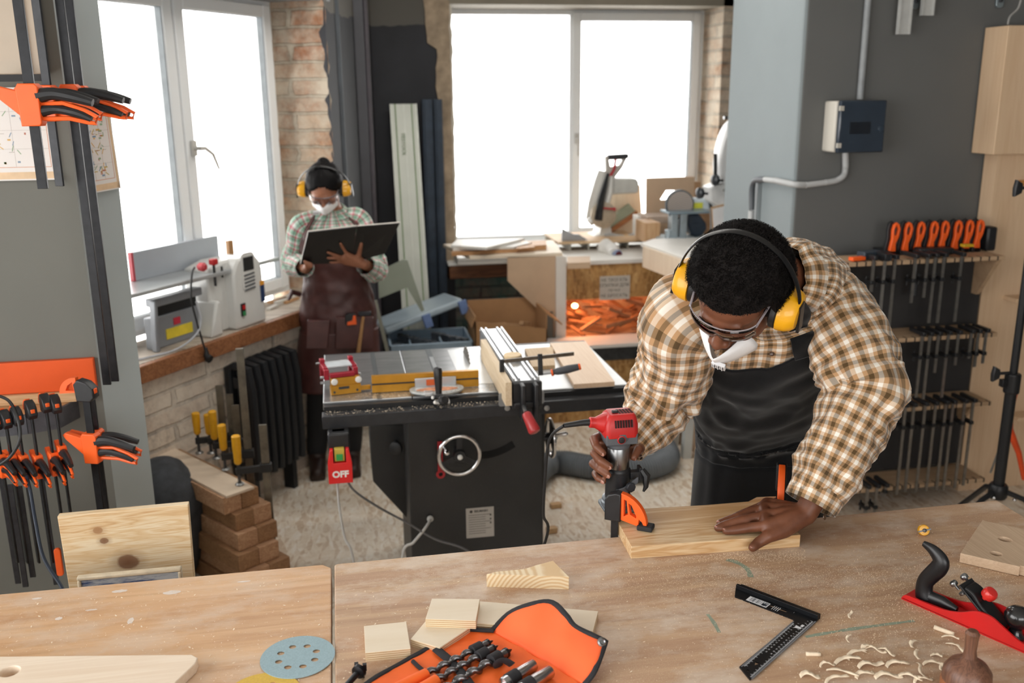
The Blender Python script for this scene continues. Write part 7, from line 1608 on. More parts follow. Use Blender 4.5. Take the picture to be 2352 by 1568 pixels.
# ================================================================== LEFT WALL: CLAMPS, POSTERS, SHELF
def grip(name, label, T, up_len, down_len, head=True, group=None, s=1.0, hang=False):
    """pistol grip bar clamp. T: origin at the moving body centre, z along the bar, handles towards +x, jaws towards -x"""
    r = thing(name, label, 'clamp', T.to_translation(), 0, group); w2 = .011*s
    mb = MB(T); mb.box((0, 0, (up_len-down_len)/2), (.020*s, .007*s, up_len+down_len)); mb.build('bar', M('#222326', .35, .5, .3, 40), r, bevel=.001)
    if head:
        mb = MB(T); mb.plate([[(-.020*s, -.006), (.018*s, -.006), (.030*s, .006), (.028*s, .030*s), (.012*s, .046*s), (-.012*s, .052*s), (-.024*s, .040*s)]], (0, w2*1.3, up_len-.028*s), X3, Z3, (0, -w2*2.6, 0), .003) if not hang else None
        if not hang:
            mb.build('clamp_head', BLKPL, r)
            mb = MB(T); mb.box((.026*s, 0, up_len-.006*s), (.008*s, .014*s, .014*s)); mb.build('release_button', ORANGE, r, bevel=.002)
            mb = MB(T); oc = [(-.020*s, .0)]+[(-.020*s-.05*s*sin(pi/2*k/8), .045*s*cos(pi/2*k/8)-.005) for k in range(0, 9)]; mb.plate([oc, [(-.028*s, .004), (-.030*s, .028*s), (-.045*s, .018*s), (-.052*s, .004)][::-1]], (0, w2*.6, up_len-.012), X3, Z3, (0, -w2*1.2, 0)); mb.build('fixed_jaw', ORANGE, r)
    mb = MB(T); mb.plate([[(-.020*s, -.05*s), (.016*s, -.05*s), (.020*s, -.044*s), (.020*s, .026*s), (.014*s, .032*s), (-.018*s, .032*s), (-.024*s, .022*s)]], (0, w2*1.25, 0), X3, Z3, (0, -w2*2.5, 0), .003)
    mb.plate([[(-.022*s, .018*s), (-.022*s, -.03*s), (-.07*s, .012*s), (-.078*s, .024*s), (-.07*s, .03*s)]], (0, w2*.7, 0), X3, Z3, (0, -w2*1.4, 0), .002); mb.build('trigger_body', ORANGE, r)
    gp = crom([(.014*s, 0, .008*s, .015*s), (.045*s, 0, .012*s, .012*s), (.085*s, 0, .004*s, .0105*s), (.118*s, 0, -.006*s, .008*s)], 12)
    mb = MB(T); mb.tube([p[:3] for p in gp], [p[3] for p in gp], 10, flat=1.0); mb.build('grip_handle', BLKPL, r)
    tp_ = crom([(.012*s, 0, -.022*s, .013*s), (.045*s, 0, -.018*s, .0085*s), (.085*s, 0, -.026*s, .009*s), (.112*s, 0, -.038*s, .0065*s)], 12)
    mb = MB(T); mb.tube([p[:3] for p in tp_], [p[3] for p in tp_], 10); mb.build('trigger', BLKPL, r)
    mb = MB(T); mb.tube([(.018*s, 0, -.008*s), (.06*s, 0, -.006*s), (.10*s, 0, -.020*s), (.124*s, 0, -.034*s), (.120*s, 0, -.046*s), (.105*s, 0, -.044*s), (.07*s, 0, -.036*s), (.018*s, 0, -.036*s)], .0045*s, 8, flat=1); mb.build('orange_edge', ORANGE, r)
    return r
YCL = 2.62
def gframe(px, py, Y, yaw=0.5, pitch=.28): 
    p = PY(px, py, Y); return Matrix.Translation(p) @ Matrix.Rotation(-yaw, 4, 'Z') @ Matrix.Rotation(pitch*0, 4, 'Y')
# lower rack: shelf board against the wall
sh = thing('clamp_shelf', 'wooden rack board with dark rounded front edge on the left wall, clamps hooked over it', 'rack', (-.95, 2.8, .9))
pts = [PZ(x, y, 1.02) for x, y in ((-60, 985), (120, 985), (160, 955), (192, 925), (205, 905))]
zsh = 1.02; yb = 2.9
top = [(p.x, p.y) for p in [PZ(x, y, zsh) for x, y in ((-80, 962), (60, 950), (130, 938), (175, 915), (196, 893), (200, 880))]]
mb = MB(); mb.prism(top+[(top[-1][0], yb), (top[0][0], yb)], (0, 0, zsh-.018), X3, Y3, (0, 0, .018)); mb.build('shelf_top', wood('rack_top', '#cfa67c', '#b08457', 0, 1), sh, smooth=False)
mb = MB()
for a, b in zip(top, top[1:]):
    mb.bar((a[0], a[1]-.004, zsh-.03), (b[0], b[1]-.004, zsh-.03), .012, .058)
mb.build('shelf_edge', M('#4b4d53', .6, 0, .25, 30), sh)
rows_ = [(4, 1050, 961, .96, 'first grip clamp at the left edge of the rack'), (28, 1052, 957, .96, 'second grip clamp of the rack, beside the first one'), (55, 1052, 950, .96, 'third grip clamp of the rack, behind the black cable'),
         (88, 1052, 935, .90, 'fourth grip clamp of the rack with a taller head'), (123, 1046, 920, .95, 'fifth grip clamp of the rack, left of a touching pair'), (143, 1030, 922, .90, 'sixth grip clamp of the rack, right of a touching pair')]
for i, (x, yb_, yh, dl, lab) in enumerate(rows_):
    T = gframe(x, yb_+12, YCL, .95+.03*i); hz = (PY(x, yh, YCL)-PY(x, yb_+12, YCL)).z
    g = grip('grip_clamp', 'black and orange '+lab, T, hz, .30 if i != 5 else .34, True, 'grip clamps hooked on the left rack', .82)
T = gframe(212, 1020, 2.60, .35); grip('grip_clamp', 'largest black and orange grip clamp hanging at the right end of the left rack', T, PY(210, 890, 2.6).z-PY(212, 1020, 2.6).z, .62, True, 'grip clamps hooked on the left rack', 1.05)
T = gframe(222, 1010, 2.68, .2); grip('grip_clamp', 'grip clamp half hidden behind the largest one at the rack end', T, PY(222, 915, 2.68).z-PY(222, 1010, 2.68).z, .6, False, 'grip clamps hooked on the left rack', 1.0)
# long bars below
for k, (x, y0, y1, lab) in enumerate(((12, 1090, 1335, 'leftmost'), (36, 1100, 1335, 'second'), (52, 1110, 1320, 'third'), (103, 1060, 1330, 'fourth'))):
    a, b = PY(x-3, y0, 2.80), PY(x+2, y1, 2.80); tag(MB().bar((a.x, 2.78-.02*(k % 2), a.z), (a.x, 2.78-.02*(k % 2), b.z), .016, .006, (0, 1, 0)).build('clamp_bar', M('#3a3b40', .4, .7, .3, 30), bevel=.001), lab+' of the thin steel bars hanging below the left rack', 'bar')
# upper hanging clamps
nl = thing('hanging_rail', 'dark rail under the ceiling that the long clamps hang from', 'rail', (-.9, 2.7, 2.6)) if False else None
def longbar(x0, y0, Yd, ybot, lab, body, s=1.0, yaw=.35):
    T = gframe(x0, y0, Yd, yaw); zt_ = 2.6-T.to_translation().z; return grip('long_bar_clamp', lab, T, zt_, T.to_translation().z-PY(x0, ybot, Yd).z, False, 'long bar clamps hung high on the left', s)
longbar(72, 230, 2.52, 434, 'front long bar clamp whose bar ends beside the left poster', 1, 1.22, .12)
longbar(112, 228, 2.66, 428, 'long bar clamp just behind the front one, its bar ending level with it', 1, 1.1, .25)
longbar(165, 226, 2.70, 888, 'long bar clamp whose bar reaches down to the rack, left one of the close pair', 1, 1.12, .15)
longbar(186, 228, 2.78, 880, 'long bar clamp whose bar reaches down to the rack, right one of the close pair', 1, 1.1, .12)
hb_ = PY(100, 0, 2.7); tag(MB().bb(-1.2, -.66, 2.50, 2.9, 2.58, 2.62).build('clamp_hanger', wood('hanger', '#c9a77f', '#a98458', 0, 1), smooth=False), 'high wooden hanger shelf holding the long bar clamps, above the view', 'shelf')
a = PY(62, 170, 2.85); b_ = PY(95, 0, 2.85)
tag(MB().bb(PY(-60, 90, 2.86).x, PY(97, 90, 2.86).x, 2.84, 2.895, a.z, 2.57).bb(PY(62, 90, 2.86).x, PY(68, 90, 2.86).x, 2.83, 2.84, a.z, 2.5).build('beige_cupboard', M('#c4b7a6', .7, 0, .06, 8), smooth=False, bevel=.003), 'beige cupboard corner on the left wall behind the long clamps', 'cupboard')
cbk = MB(); cbk.bar(PY(-5, 180, 2.8), PY(98, 178, 2.8), .02, .018); tag(cbk.build('dark_strip', BLACK), 'black strip with orange blocks under the beige cupboard', 'strip')
# posters
POST = M('#e6e3e0', .5, 0, .02, 6); TANF = M('#dfc3a0', .6); ORL = M('#cf8f68', .6)
def poster(name, label, P0, U, V, W_, H_, cells, seed):
    r = thing(name, label, 'poster', P0); Nn = U.cross(V).normalized()
    if Nn.dot(CAM-P0) < 0: Nn = -Nn
    T = frame(P0, U, V); sz = 1 if (T.to_3x3() @ Z3).dot(Nn) > 0 else -1
    mb = MB(T); mb.bb(0, W_, 0, H_, 0, sz*.004); mb.build('poster_board', POST, r, smooth=False)
    mb = MB(T); t_ = .004; z_ = sz*.0042
    mb.bb(.004, W_-.004, .004, .022*H_/.24, sz*.004, z_); mb.bb(W_-.012, W_-.004, .004, H_-.004, sz*.004, z_); mb.build('tan_border', TANF, r, smooth=False)
    mb = MB(T); a, b, c, d = .014, W_-.018, .034*H_/.24, H_-.014
    for (x0, x1, y0, y1) in ((a, b, c, c+.0015), (a, b, d, d+.0015), (a, a+.0015, c, d), (b, b+.0015, c, d)): mb.bb(x0, x1, y0, y1, sz*.004, z_)
    mb.build('orange_frame', ORL, r, smooth=False)
    rn = random.Random(seed); cols = ['#8fa98a', '#b9a24c', '#b0705e', '#7d93a8', '#d3a95c']
    for ci, cc_ in enumerate(cols):
        mb = MB(T)
        for k in range(cells):
            x = rn.uniform(a+.008, b-.016); y = rn.uniform(c+.008, d-.016)
            if rn.random() < .5: mb.bb(x, x+rn.uniform(.004, .012), y, y+rn.uniform(.002, .006), sz*.004, z_)
            else: mb.bar((x, y, z_*.98), (x+rn.uniform(-.012, .012), y+rn.uniform(.006, .016), z_*.98), .0022, .0003)
        mb.build('printed_drawing', M(cc_, .6), r, smooth=False)
    mb = MB(T)
    for k in range(1, 4): y = c+(d-c)*k/4; mb.bb(a, b, y, y+.0006, sz*.004, z_)
    for k in range(1, 3): x = a+(b-a)*k/3; mb.bb(x, x+.0006, c, d, sz*.004, z_)
    for k in range(12): x = a+.006+(b-a-.03)*((k*7) % 12)/12; y = c+(d-c)*((k % 4)+.82)/4; mb.bb(x, x+.014, y, y+.0012, sz*.004, z_)
    mb.build('printed_grid', M('#a8a39c', .6), r, smooth=False)
p0 = PP(190, 447, Vector((TW, WY, 0)), wn)-wn*.005; p1 = PP(273, 432, Vector((TW, WY, 0)), wn)-wn*.005; p2 = PP(165, 255, Vector((TW, WY, 0)), wn)-wn*.005
poster('wall_poster', 'small instruction poster with coloured tool drawings on the grey pillar', p0, (p1-p0), Z3, (p1-p0).length, (p2-p0).length, 16, 2)
p0 = PY(-130, 420, WY-.006); p1 = PY(138, 412, WY-.006); p2 = PY(118, 200, WY-.006)
poster('wall_poster', 'large tan-bordered instruction poster partly behind the long bar clamps', Vector((p0.x, p0.y, p1.z)), X3, Z3, p1.x-p0.x, p2.z-p1.z, 10, 5)
tag(MB().tube([PY(x, y, WY-.02) for x, y in ((136, 404), (129, 410), (132, 420), (140, 422))], .003, 8).build('wall_hook', STEEL), 'small bent hook at the corner of the large poster', 'hook')
# orange strip
a, b_ = PY(-60, 835, WY-.02), PY(213, 823, WY-.02); c_ = PY(213, 897, WY-.02)
tag(MB().bb(a.x, b_.x, WY-.02, WY, c_.z+.004, b_.z).build('orange_board', M('#e2571a', .45, 0, .05, 8), smooth=False, bevel=.002), 'glossy orange strip board on the left wall above the rack', 'board')
tag(MB().bb(a.x, b_.x-.01, WY-.03, WY, zsh+.001, c_.z+.003).build('backing_board', wood('backing', '#d8b48c', '#bd9365', 0, 1), smooth=False), 'pale wooden backing board under the orange strip', 'board')
# cables
cord([PY(-20, 905, 2.5), PY(20, 920, 2.5), PY(42, 965, 2.5), PY(45, 1010, 2.48), PY(22, 1050, 2.48), PY(-15, 1075, 2.48)], .0042, BLACK, 'black cable looping over the clamp heads at the left edge', name='cable')
cord([PY(60, 1090, 2.55), PY(70, 1130, 2.55), PY(82, 1200, 2.5), PY(100, 1280, 2.45), PY(140, 1345, 2.4), PY(150, 1372, 2.36)], .0048, M('#1d2a3c', .5), 'thick dark blue cable hanging below the left rack', name='cable')
orb = PY(134, 1290, 2.6); tag(MB().plate([rrect(-.009, .009, -.045, .04, .008)], orb, X3, Z3, (0, .01, 0), .002).build('orange_tool_end', ORANGE), 'orange tool end hanging left of the knotty pine board', 'tool')
# pine board with knots and blue tray
YPB = 2.16; q0 = PY(131, 1186, YPB); q1 = PY(432, 1158, YPB); 
tk = NT('knotty_pine'); v_ = tk.coord(); n1 = tk.noise(tk.coord(scale=(1.5, 20, 26)), 1, 4, .5, 1.2); n1 = tk.math('ADD', tk.math('MULTIPLY', n1, .55), tk.math('MULTIPLY', tk.math('ABSOLUTE', tk.math('SUBTRACT', tk.math('FRACT', tk.math('MULTIPLY', n1, 9.0)), .5)), .6)); c = tk.ramp(n1, [(.25, '#decbab'), (.5, '#d2b48a'), (.72, '#bd9263')])
for (kx, kz, kr, dk) in ((.0, -.132, .022, '#6e472c'), (-.047, -.073, .009, '#7c563a'), (-.058, -.045, .010, '#a0764e')):
    mp = tk.n('ShaderNodeMapping'); mp.inputs['Location'].default_value = (-kx, 0, -kz-.0); mp.inputs['Scale'].default_value = (1/kr*.75, 0, 1/kr); 
    t0_ = tk.n('ShaderNodeTexCoord'); ofs = tk.n('ShaderNodeVectorMath', operation='SUBTRACT'); tk.l(t0_.outputs['Object'], ofs.inputs[0]); ofs.inputs[1].default_value = (kx, 0, kz+.0)
    sc_ = tk.n('ShaderNodeVectorMath', operation='MULTIPLY'); tk.l(ofs.outputs[0], sc_.inputs[0]); sc_.inputs[1].default_value = (.75/kr, 0, 1/kr); ln = tk.n('ShaderNodeVectorMath', operation='LENGTH'); tk.l(sc_.outputs[0], ln.inputs[0])
    f = tk.math('ADD', ln.outputs['Value'], tk.math('MULTIPLY', tk.noise(v_, 40, 3), .35)); c = tk.mix(tk.ramp(f, [(.0, 1.0), (.85, .9), (1.0, .35), (1.9, .0)]) if False else tk.ramp(tk.math('MULTIPLY', f, .5), [(.0, 1.0), (.45, .9), (.55, .35), (.95, .0)]), c, dk)
tk.col(c).set(.55)
pb_ = PY(280, 1172, YPB); mb = MB(); mb.prism([(q0.x, q0.z), (q1.x, q1.z), (PY(446, 1330, YPB).x, PY(446, 1330, YPB).z-.01), (PY(446, 1330, YPB).x, .45), (q0.x+.01, .45)], (0, YPB, 0), X3, Z3, (0, .02, 0))
for i_, q_ in enumerate(mb.v): mb.v[i_] = q_-Vector((0, 0, 0))
tag(mb.build('knotty_board', tk.m, smooth=False, bevel=.002, origin=(pb_.x, YPB, pb_.z)), 'knotty pine board standing upright behind the left bench', 'board')
tag(MB().bb(q0.x+.02, PY(440, 1330, YPB).x, YPB+.03, YPB+.10, .0, .449).build('wooden_crate', wood('lower_crate', '#b58f67', '#94704c', 0, 1), smooth=False), 'brown wooden crate holding the knotty board up', 'crate') 
tb = thing('painted_frame', 'small frame with worn blue painted inside, standing behind the left bench', 'frame', PY(300, 1360, 2.0))
a, b_ = PY(184, 1313, 2.05), PY(408, 1296, 2.05); zt2 = b_.z
mb = MB(); mb.bb(a.x-.004, b_.x+.01, 2.03, 2.046, zt2-.009, zt2); mb.bb(a.x-.004, a.x+.004, 2.03, 2.046, .62, zt2-.009); mb.bb(b_.x+.002, b_.x+.01, 2.03, 2.046, .62, zt2-.009); mb.bb(a.x-.004, b_.x+.01, 2.03, 2.07, .6, .62); mb.build('wooden_rim', M('#cdbfa6', .7, 0, .15, 40), tb, bevel=.003)
tbm = NT('worn_blue'); v_ = tbm.coord(); tbm.col(tbm.mix(tbm.ramp(tbm.noise(tbm.coord(scale=(5, 30, 30)), 1, 6, .7), [(.48, 0.0), (.6, .8)]), '#1d3d70', '#b9bfc4')).set(.5)
mb = MB(); mb.bb(a.x+.004, b_.x+.002, 2.034, 2.045, .62, zt2-.009); mb.build('blue_panel', tbm.m, tb, smooth=False); tag(MB().bb(a.x-.004, b_.x+.01, 2.03, 2.07, 0, .6).build('frame_stand', wood('stand2', '#b58f67', '#94704c', 0, 1), smooth=False), 'wooden prop under the blue painted frame', 'prop')
# ------------------------------------------------------------------ lumber stack with screw clamps
ZS = .42
A_ = PZ(512, 1145, ZS); B_ = PZ(597, 1097, ZS); Cc = PZ(533, 1040, ZS); Dd = PZ(430, 1050, ZS)
dr = (A_-Dd); dr.z = 0; Ls = dr.length; dr.normalize(); dr = Matrix.Rotation(radians(14), 3, 'Z') @ dr; nr = Vector((-dr.y, dr.x, 0)); wS = abs((B_-A_).dot(nr)); 
if nr.dot(B_-A_) < 0: nr = -nr
LUM = wood('lumber_beam', '#d0a886', '#a87c5a', 0, 1.2, .6); LUM2 = wood('lumber_beam_dark', '#b08762', '#8a6546', 0, 1.2, .6)
TSt = frame(Vector((A_.x, A_.y, 0)), -dr, nr) ; dz = 1 if (TSt.to_3x3() @ Z3).z > 0 else -1
names = ['lowest', 'second lowest', 'third', 'fourth', 'second topmost', 'topmost']
for i in range(6):
    z0_, z1_ = ZS/6*i+.001, ZS/6*(i+1); off = (-.035, -.015, -.03, .0, .02, .0)[i]
    w2_ = (.20, .185, .18, .175, .16, .155)[i]; x_ = -.028*(5-i); off += .008*(5-i)
    for j in range(2):
        lab = names[i]+' beam of the lumber stack on the '+('aisle' if j else 'wall')+' side'
        mb = MB(TSt); mb.bb(x_, Ls+.15, off+j*w2_/2+.001, off+(j+1)*w2_/2-.001, dz*z0_, dz*z1_); tag(mb.build('lumber_beam', LUM if (i+j) % 2 else LUM2, smooth=False, bevel=.002, origin=TSt @ Vector((x_, 0, dz*z0_))), 'rough sawn '+lab, 'beam', 'stacked beams on the floor')
mb = MB(TSt); mb.bb(-.01, Ls+.1, .01, .13, dz*(ZS+.001), dz*(ZS+.010)); tag(mb.build('thin_panel', M('#d9c6b0', .6, 0, .06, 8), smooth=False), 'thin pale panel on top of the lumber stack', 'panel')
def fclamp(jx, jy, hx, hy, bx0, by0, bx1, by1, lab, has_bottom=False):
    r = thing('screw_clamp', lab, 'clamp', PZ(jx, jy, ZS), 0, 'yellow handled screw clamps on the lumber stack')
    sc0 = PZ(jx, jy, ZS+.012); Yc = sc0.y; top = PY(hx, hy, Yc)
    mb = MB(); mb.cyl(sc0, sc0+Vector((0, 0, .10)), .006); mb.build('screw', DSTEEL, r)
    mb = MB(); mb.lathe([(.016, 0), (.018, .003), (.012, .009)], sc0-Vector((0, 0, .001)), Z3, 16); mb.build('pad', M('#9a9a98', .4, .8), r)
    hb0 = sc0+Vector((0, 0, .085)); L_ = max(.09, top.z-hb0.z); mb = MB(); mb.lathe([(.010, 0), (.015, .008), (.015, L_*.3), (.017, L_*.6), (.017, L_*.97), (.013, L_)], hb0, Z3, 16); mb.build('yellow_handle', M('#e0a316', .45, 0, .1, 30), r)
    bt_, bb_ = PY(bx0, by0, Yc+.02), PY(bx1, by1, Yc+.02); bb_.x = bt_.x; bb_.z = max(.02, bb_.z)
    mb = MB(); mb.bar(bt_, bb_, .010, .030, (1, 0, 0)); mb.build('bar', M('#6f6a60', .4, .8, .25, 30), r)
    mb = MB(); mb.bar(sc0+Vector((-.012, 0, .055)), Vector((bt_.x+.015, bt_.y, sc0.z+.055)), .018, .026); mb.box((bt_.x, bt_.y, sc0.z+.055), (.045, .03, .035)); mb.build('sliding_arm', BLACK, r, bevel=.002)
    if has_bottom: mb = MB(); mb.bar(bb_+Vector((.02, 0, .01)), bb_+Vector((-.10, 0, .01)), .02, .03); mb.build('fixed_arm', BLACK, r, bevel=.002)
fclamp(551, 1112, 537, 1000, 603, 975, 668, 1270, 'nearest yellow handled screw clamp on the lumber stack', True)
fclamp(518, 1078, 505, 975, 550, 800, 607, 1150, 'second nearest screw clamp, with the tallest bar', False)
fclamp(497, 1052, 490, 943, 540, 930, 580, 1060, 'third screw clamp of the stack, between two yellow handles')
fclamp(485, 1040, 479, 970, 526, 905, 556, 1050, 'short screw clamp almost behind the third one')
fclamp(458, 1040, 453, 947, 503, 885, 530, 1040, 'farthest left screw clamp by the brick wall')
# ------------------------------------------------------------------ radiator
rd = thing('radiator', 'black cast iron radiator under the oblique window sill', 'radiator', (-.05, 4.75, 0)); RB = M('#202226', .5, .2, .15, 12)
aR = LW.inverted() @ PZ(622, 1046, .05); bR = LW.inverted() @ PZ(700, 1010, .05); y_ = -.045
s0_, s1_ = (LW.inverted() @ PP(575, 900, A0+wn*(-.12), wn)).x, (LW.inverted() @ PP(695, 870, A0+wn*(-.12), wn)).x
nsec = 7; zt3 = .70
for k in range(nsec):
    x = s0_+(s1_-s0_)*(k+.5)/nsec; mb = MB(LW); w_ = (s1_-s0_)/nsec*.36
    mb.tube([(x, y_-.06, .17), (x, y_-.065, .24), (x, y_-.065, .6), (x, y_-.05, zt3), (x, y_+.03, zt3+.01), (x, y_+.065, zt3), (x, y_+.065, .24), (x, y_+.06, .17)], w_, 10)
    for z in (.22, .64): mb.bar((x-w_*1.4, y_, z), (x+w_*1.4, y_, z), .04, .05)
    mb.build('radiator_section', RB, rd)
for x in (s0_+.05, s1_-.05): MB(LW).bb(x-.015, x+.015, y_-.03, y_+.03, 0, .2).build('radiator_foot', RB, rd)
# dark sack left of the stack
c = PY(385, 1090, 3.3); mb = MB(); mb.sph((c.x-.10, 3.70, .24), (.17, .17, .27), 32)
for i_, v in enumerate(mb.v): mb.v[i_] = v+Vector((.03*noise.noise(v*7), .03*noise.noise(v*7+Vector((3, 0, 0))), .03*noise.noise(v*9)))*(1 if v.z > .03 else 0); mb.v[i_].z = max(.002, mb.v[i_].z)
tag(mb.build('dark_sack', M('#3f4247', .85, 0, .3, 20, .4)), 'dark crumpled sack behind the pillar beside the lumber stack', 'sack')
# ------------------------------------------------------------------ planer on the sill
pn = thing('planer_thicknesser', 'white and grey bench planer machine on the oblique sill', 'planer', LW @ Vector((.3, .12, SH)))
def PS(x, y, off): return LW.inverted() @ PP(x, y, A0+wn*off, wn)
PW = M('#d5d5d2', .4, 0, .04, 8, coat=.15); PGY = M('#8e9196', .45, .3, .08, 10)
of = .03
pts = [PS(x, y, of) for x, y in ((497, 755), (492, 610), (510, 590), (580, 582), (592, 588), (603, 600), (613, 728), (545, 755))]
# main motor housing: front face parallel to the sill edge
xs0, xs1 = PS(545, 740, of).x, PS(612, 720, of).x; zt4 = PS(575, 588, of).z; 
mb = MB(LW); mb.prism([(xs0, SH+.001), (xs1, SH+.001), (xs1-.005, SH+.26), (xs1-.02, zt4-.03), (xs1-.05, zt4), (xs0+.045, zt4), (xs0+.02, zt4-.03), (xs0, SH+.25)], (0, of, 0), X3, Z3, (0, .07, 0)); mb.build('motor_cover', PW, pn, bevel=.012)
xs2 = PS(500, 750, of).x
mb = MB(LW); mb.prism([(xs2+.02, SH+.001), (xs1-.01, SH+.001), (xs1-.02, zt4-.01), (xs0-.0, zt4-.005), (xs2+.02, zt4-.03)], (0, of+.05, 0), X3, Z3, (0, .14, 0)); mb.prism([(xs2-.03, SH), (xs2+.05, SH), (xs2+.05, SH+.16), (xs2+.02, SH+.16)], (0, of+.01, 0), X3, Z3, (0, .12, 0)); mb.build('side_housing', PW, pn, bevel=.012)
fx = (xs0+xs1)/2; 
mb = MB(LW); mb.plate([rrect(-.05, .05, -.09, .09, .03)], (fx, of-.004, SH+.26), X3, Z3, (0, .008, 0), .002); mb.build('vent_frame', PW, pn)
mb = MB(LW); mb.bb(fx-.037, fx+.035, of-.007, of+.001, SH+.265, SH+.33); mb.build('black_panel', BLACK, pn, bevel=.003)
mb = MB(LW)
for k in range(5): mb.bar((fx-.037, of-.004, SH+.245-k*.017), (fx+.035, of-.004, SH+.25-k*.017), .006, .007)
mb.build('vent_louvre', M('#4f5358', .5), pn)
mb = MB(LW); mb.bb(xs0+.03, xs0+.06, of-.007, of, SH+.06, SH+.12); mb.build('switch_plate', BLACK, pn, bevel=.002)
mb = MB(LW); mb.bb(xs0+.036, xs0+.054, of-.010, of-.006, SH+.063, SH+.083); mb.build('green_button', M('#3d8f5a', .4), pn); mb = MB(LW); mb.bb(xs0+.036, xs0+.054, of-.010, of-.006, SH+.092, SH+.112); mb.build('red_button', RED, pn)
mb = MB(LW); mb.bb(xs1-.032, xs1-.004, of-.0035, of+.001, SH+.10, SH+.18); mb.build('pictogram_sticker', M('#243a63', .5, 0, .3, 80), pn); mb = MB(LW); mb.bb(xs1-.032, xs1-.004, of-.004, of+.001, SH+.18, SH+.20); mb.build('orange_sticker', M('#d9942a', .5), pn)
# feed side
xf0, xf1 = PS(372, 752, of+.02).x, xs2+.0
mb = MB(LW); mb.prism([(xf0, SH+.001), (xf0+.02, SH+.001), (xf0+.03, SH+.22), (xf0+.015, SH+.22), (xf0+.005, SH+.1)], (0, of+.06, 0), X3, Z3, (0, .03, 0)); mb.bb(xf0+.02, xf1, of+.10, of+.14, SH+.001, SH+.14); mb.bb(xf0+.02, xf1, of+.07, of+.12, SH+.19, SH+.225); mb.build('grey_body', PGY, pn, bevel=.004)
mb = MB(LW); mb.bb(xf0+.06, xf1, of+.11, of+.14, SH+.14, SH+.19); mb.build('dark_opening', BLACK, pn)
mb = MB(LW); mb.bb(xf0+.10, xf0+.10+.16, of+.097, of+.101, SH+.03, SH+.075); mb.build('yellow_sticker', M('#e3cb3a', .5), pn); mb = MB(LW); mb.bb(xf0+.15, xf0+.19, of+.097, of+.101, SH+.085, SH+.115); mb.build('red_sticker', M('#c02c40', .5), pn)
# tables
t0_, t1_, t2_, t3_ = [LW.inverted() @ PZ(x, y, SH+.285) for x, y in ((298, 630), (380, 632), (645, 560), (460, 568))]
zt5 = SH+.285
xa_, xb_ = PS(298, 618, .05).x-.12, PS(640, 570, .05).x
mb = MB(LW); mb.bb(xa_, xb_, .05, .28, zt5-.018, zt5); mb.build('planing_table', M('#b9bdbf', .3, .4, .05, 8), pn, bevel=.003)
mb = MB(LW); xg0, xg1 = PS(303, 560, .24).x, PS(500, 540, .24).x; zf0 = PS(303, 540, .24).z; mb.bb(xg0, xg1, .24, .26, zt5+.001, zt5+.125); mb.build('guide_fence', M('#b3bac2', .4, .3, .04, 6), pn, bevel=.002)
mb = MB(LW); mb.bb(xg0-.012, xg0, .24, .26, zt5+.001, zt5+.125); mb.build('red_fence_cap', M('#b8414c', .5), pn)
mb = MB(LW); q = PS(490, 600, .06); mb.cyl((q.x, .06, zt5-.06), (q.x, .06, zt5+.035), .006); mb.cyl((q.x+.05, .06, zt5-.03), (q.x+.05, .06, zt5+.02), .005); mb.build('height_rod', BLACK, pn); mb = MB(LW); mb.box((q.x, .06, zt5+.05), (.032, .032, .028)); mb.build('red_knob', RED, pn, bevel=.006)
q = PS(462, 612, .0); mb = MB(LW); mb.lathe([(.008, 0), (.018, .01), (.020, .03), (.012, .04)], (q.x, .02, q.z), (.2, -1, -.1), 16); mb.build('stop_knob', M('#c23a44', .4, coat=.3), pn)
wd_ = PS(535, 535, .28); tag(MB(LW).bb(wd_.x-.015, wd_.x+.02, .30, .32, zt5-.28, zt5+.075).build('wood_stick', wood('stick', '#b58a60', '#8f683f', 2, 1), smooth=False), 'short brown stick standing by the window behind the planer', 'stick')
# cable and plug
cord([LW @ Vector((q.x-.03, .01, q.z)), LW @ Vector((q.x-.07, -.01, q.z-.02)), LW @ Vector((q.x-.09, -.012, q.z-.12)), LW @ Vector((q.x-.07, -.012, SH+.11)), LW @ Vector((q.x-.055, -.012, SH+.05)), LW @ Vector((q.x-.04, -.014, SH-.02))], .0045, BLACK, '', parent=pn)
cord([LW @ Vector((q.x-.06, -.01, SH+.20)), LW @ Vector((q.x-.045, -.012, SH+.12)), LW @ Vector((q.x-.08, -.01, SH+.06)), LW @ Vector((q.x-.16, .03, SH+.01)), LW @ Vector((q.x-.30, .06, SH+.006)), LW @ Vector((q.x-.42, .10, SH+.006))], .0045, M('#b9bcc2', .5), '', parent=pn)
pg = LW @ Vector((q.x-.035, -.016, SH-.05)); pgo = thing('power_plug', 'black power plug dangling over the wooden sill edge', 'plug', pg); mb = MB(); mb.tube([pg+Vector((0, 0, .04)), pg+Vector((0, 0, .01)), pg], [.006, .012, .014], 12); mb.build('plug_body', BLACK, pgo); mb = MB(); mb.lathe([(.016, 0), (.018, .006), (.018, .02)], pg+Vector((0, 0, -.004)), (.6, -.4, -.3), 16); mb.build('plug_head', BLACK, pgo)
# offcuts on the sill at the right
rn = random.Random(8)
for k, (x, y, L_, a_, lab, m_) in enumerate(((632, 700, .16, .2, 'white strip nearest the planer on the sill', LAM), (655, 690, .18, .05, 'white strip in the middle of the sill offcuts', LAM), (672, 672, .16, .3, 'white strip farthest back on the sill', LAM), (640, 693, .14, -.1, 'brown lath among the sill offcuts', WD), (668, 688, .13, .12, 'second brown lath close to the checked sleeve', WD))):
    q = PZ(x, y, SH+.01); tag(MB().box((q.x, q.y, SH+.006+.012*(k % 2)), (L_, .025, .010), Matrix.Rotation(.97+a_, 3, 'Z')).build('strip_offcut', m_, smooth=False), lab, 'offcut', 'offcuts on the oblique sill')
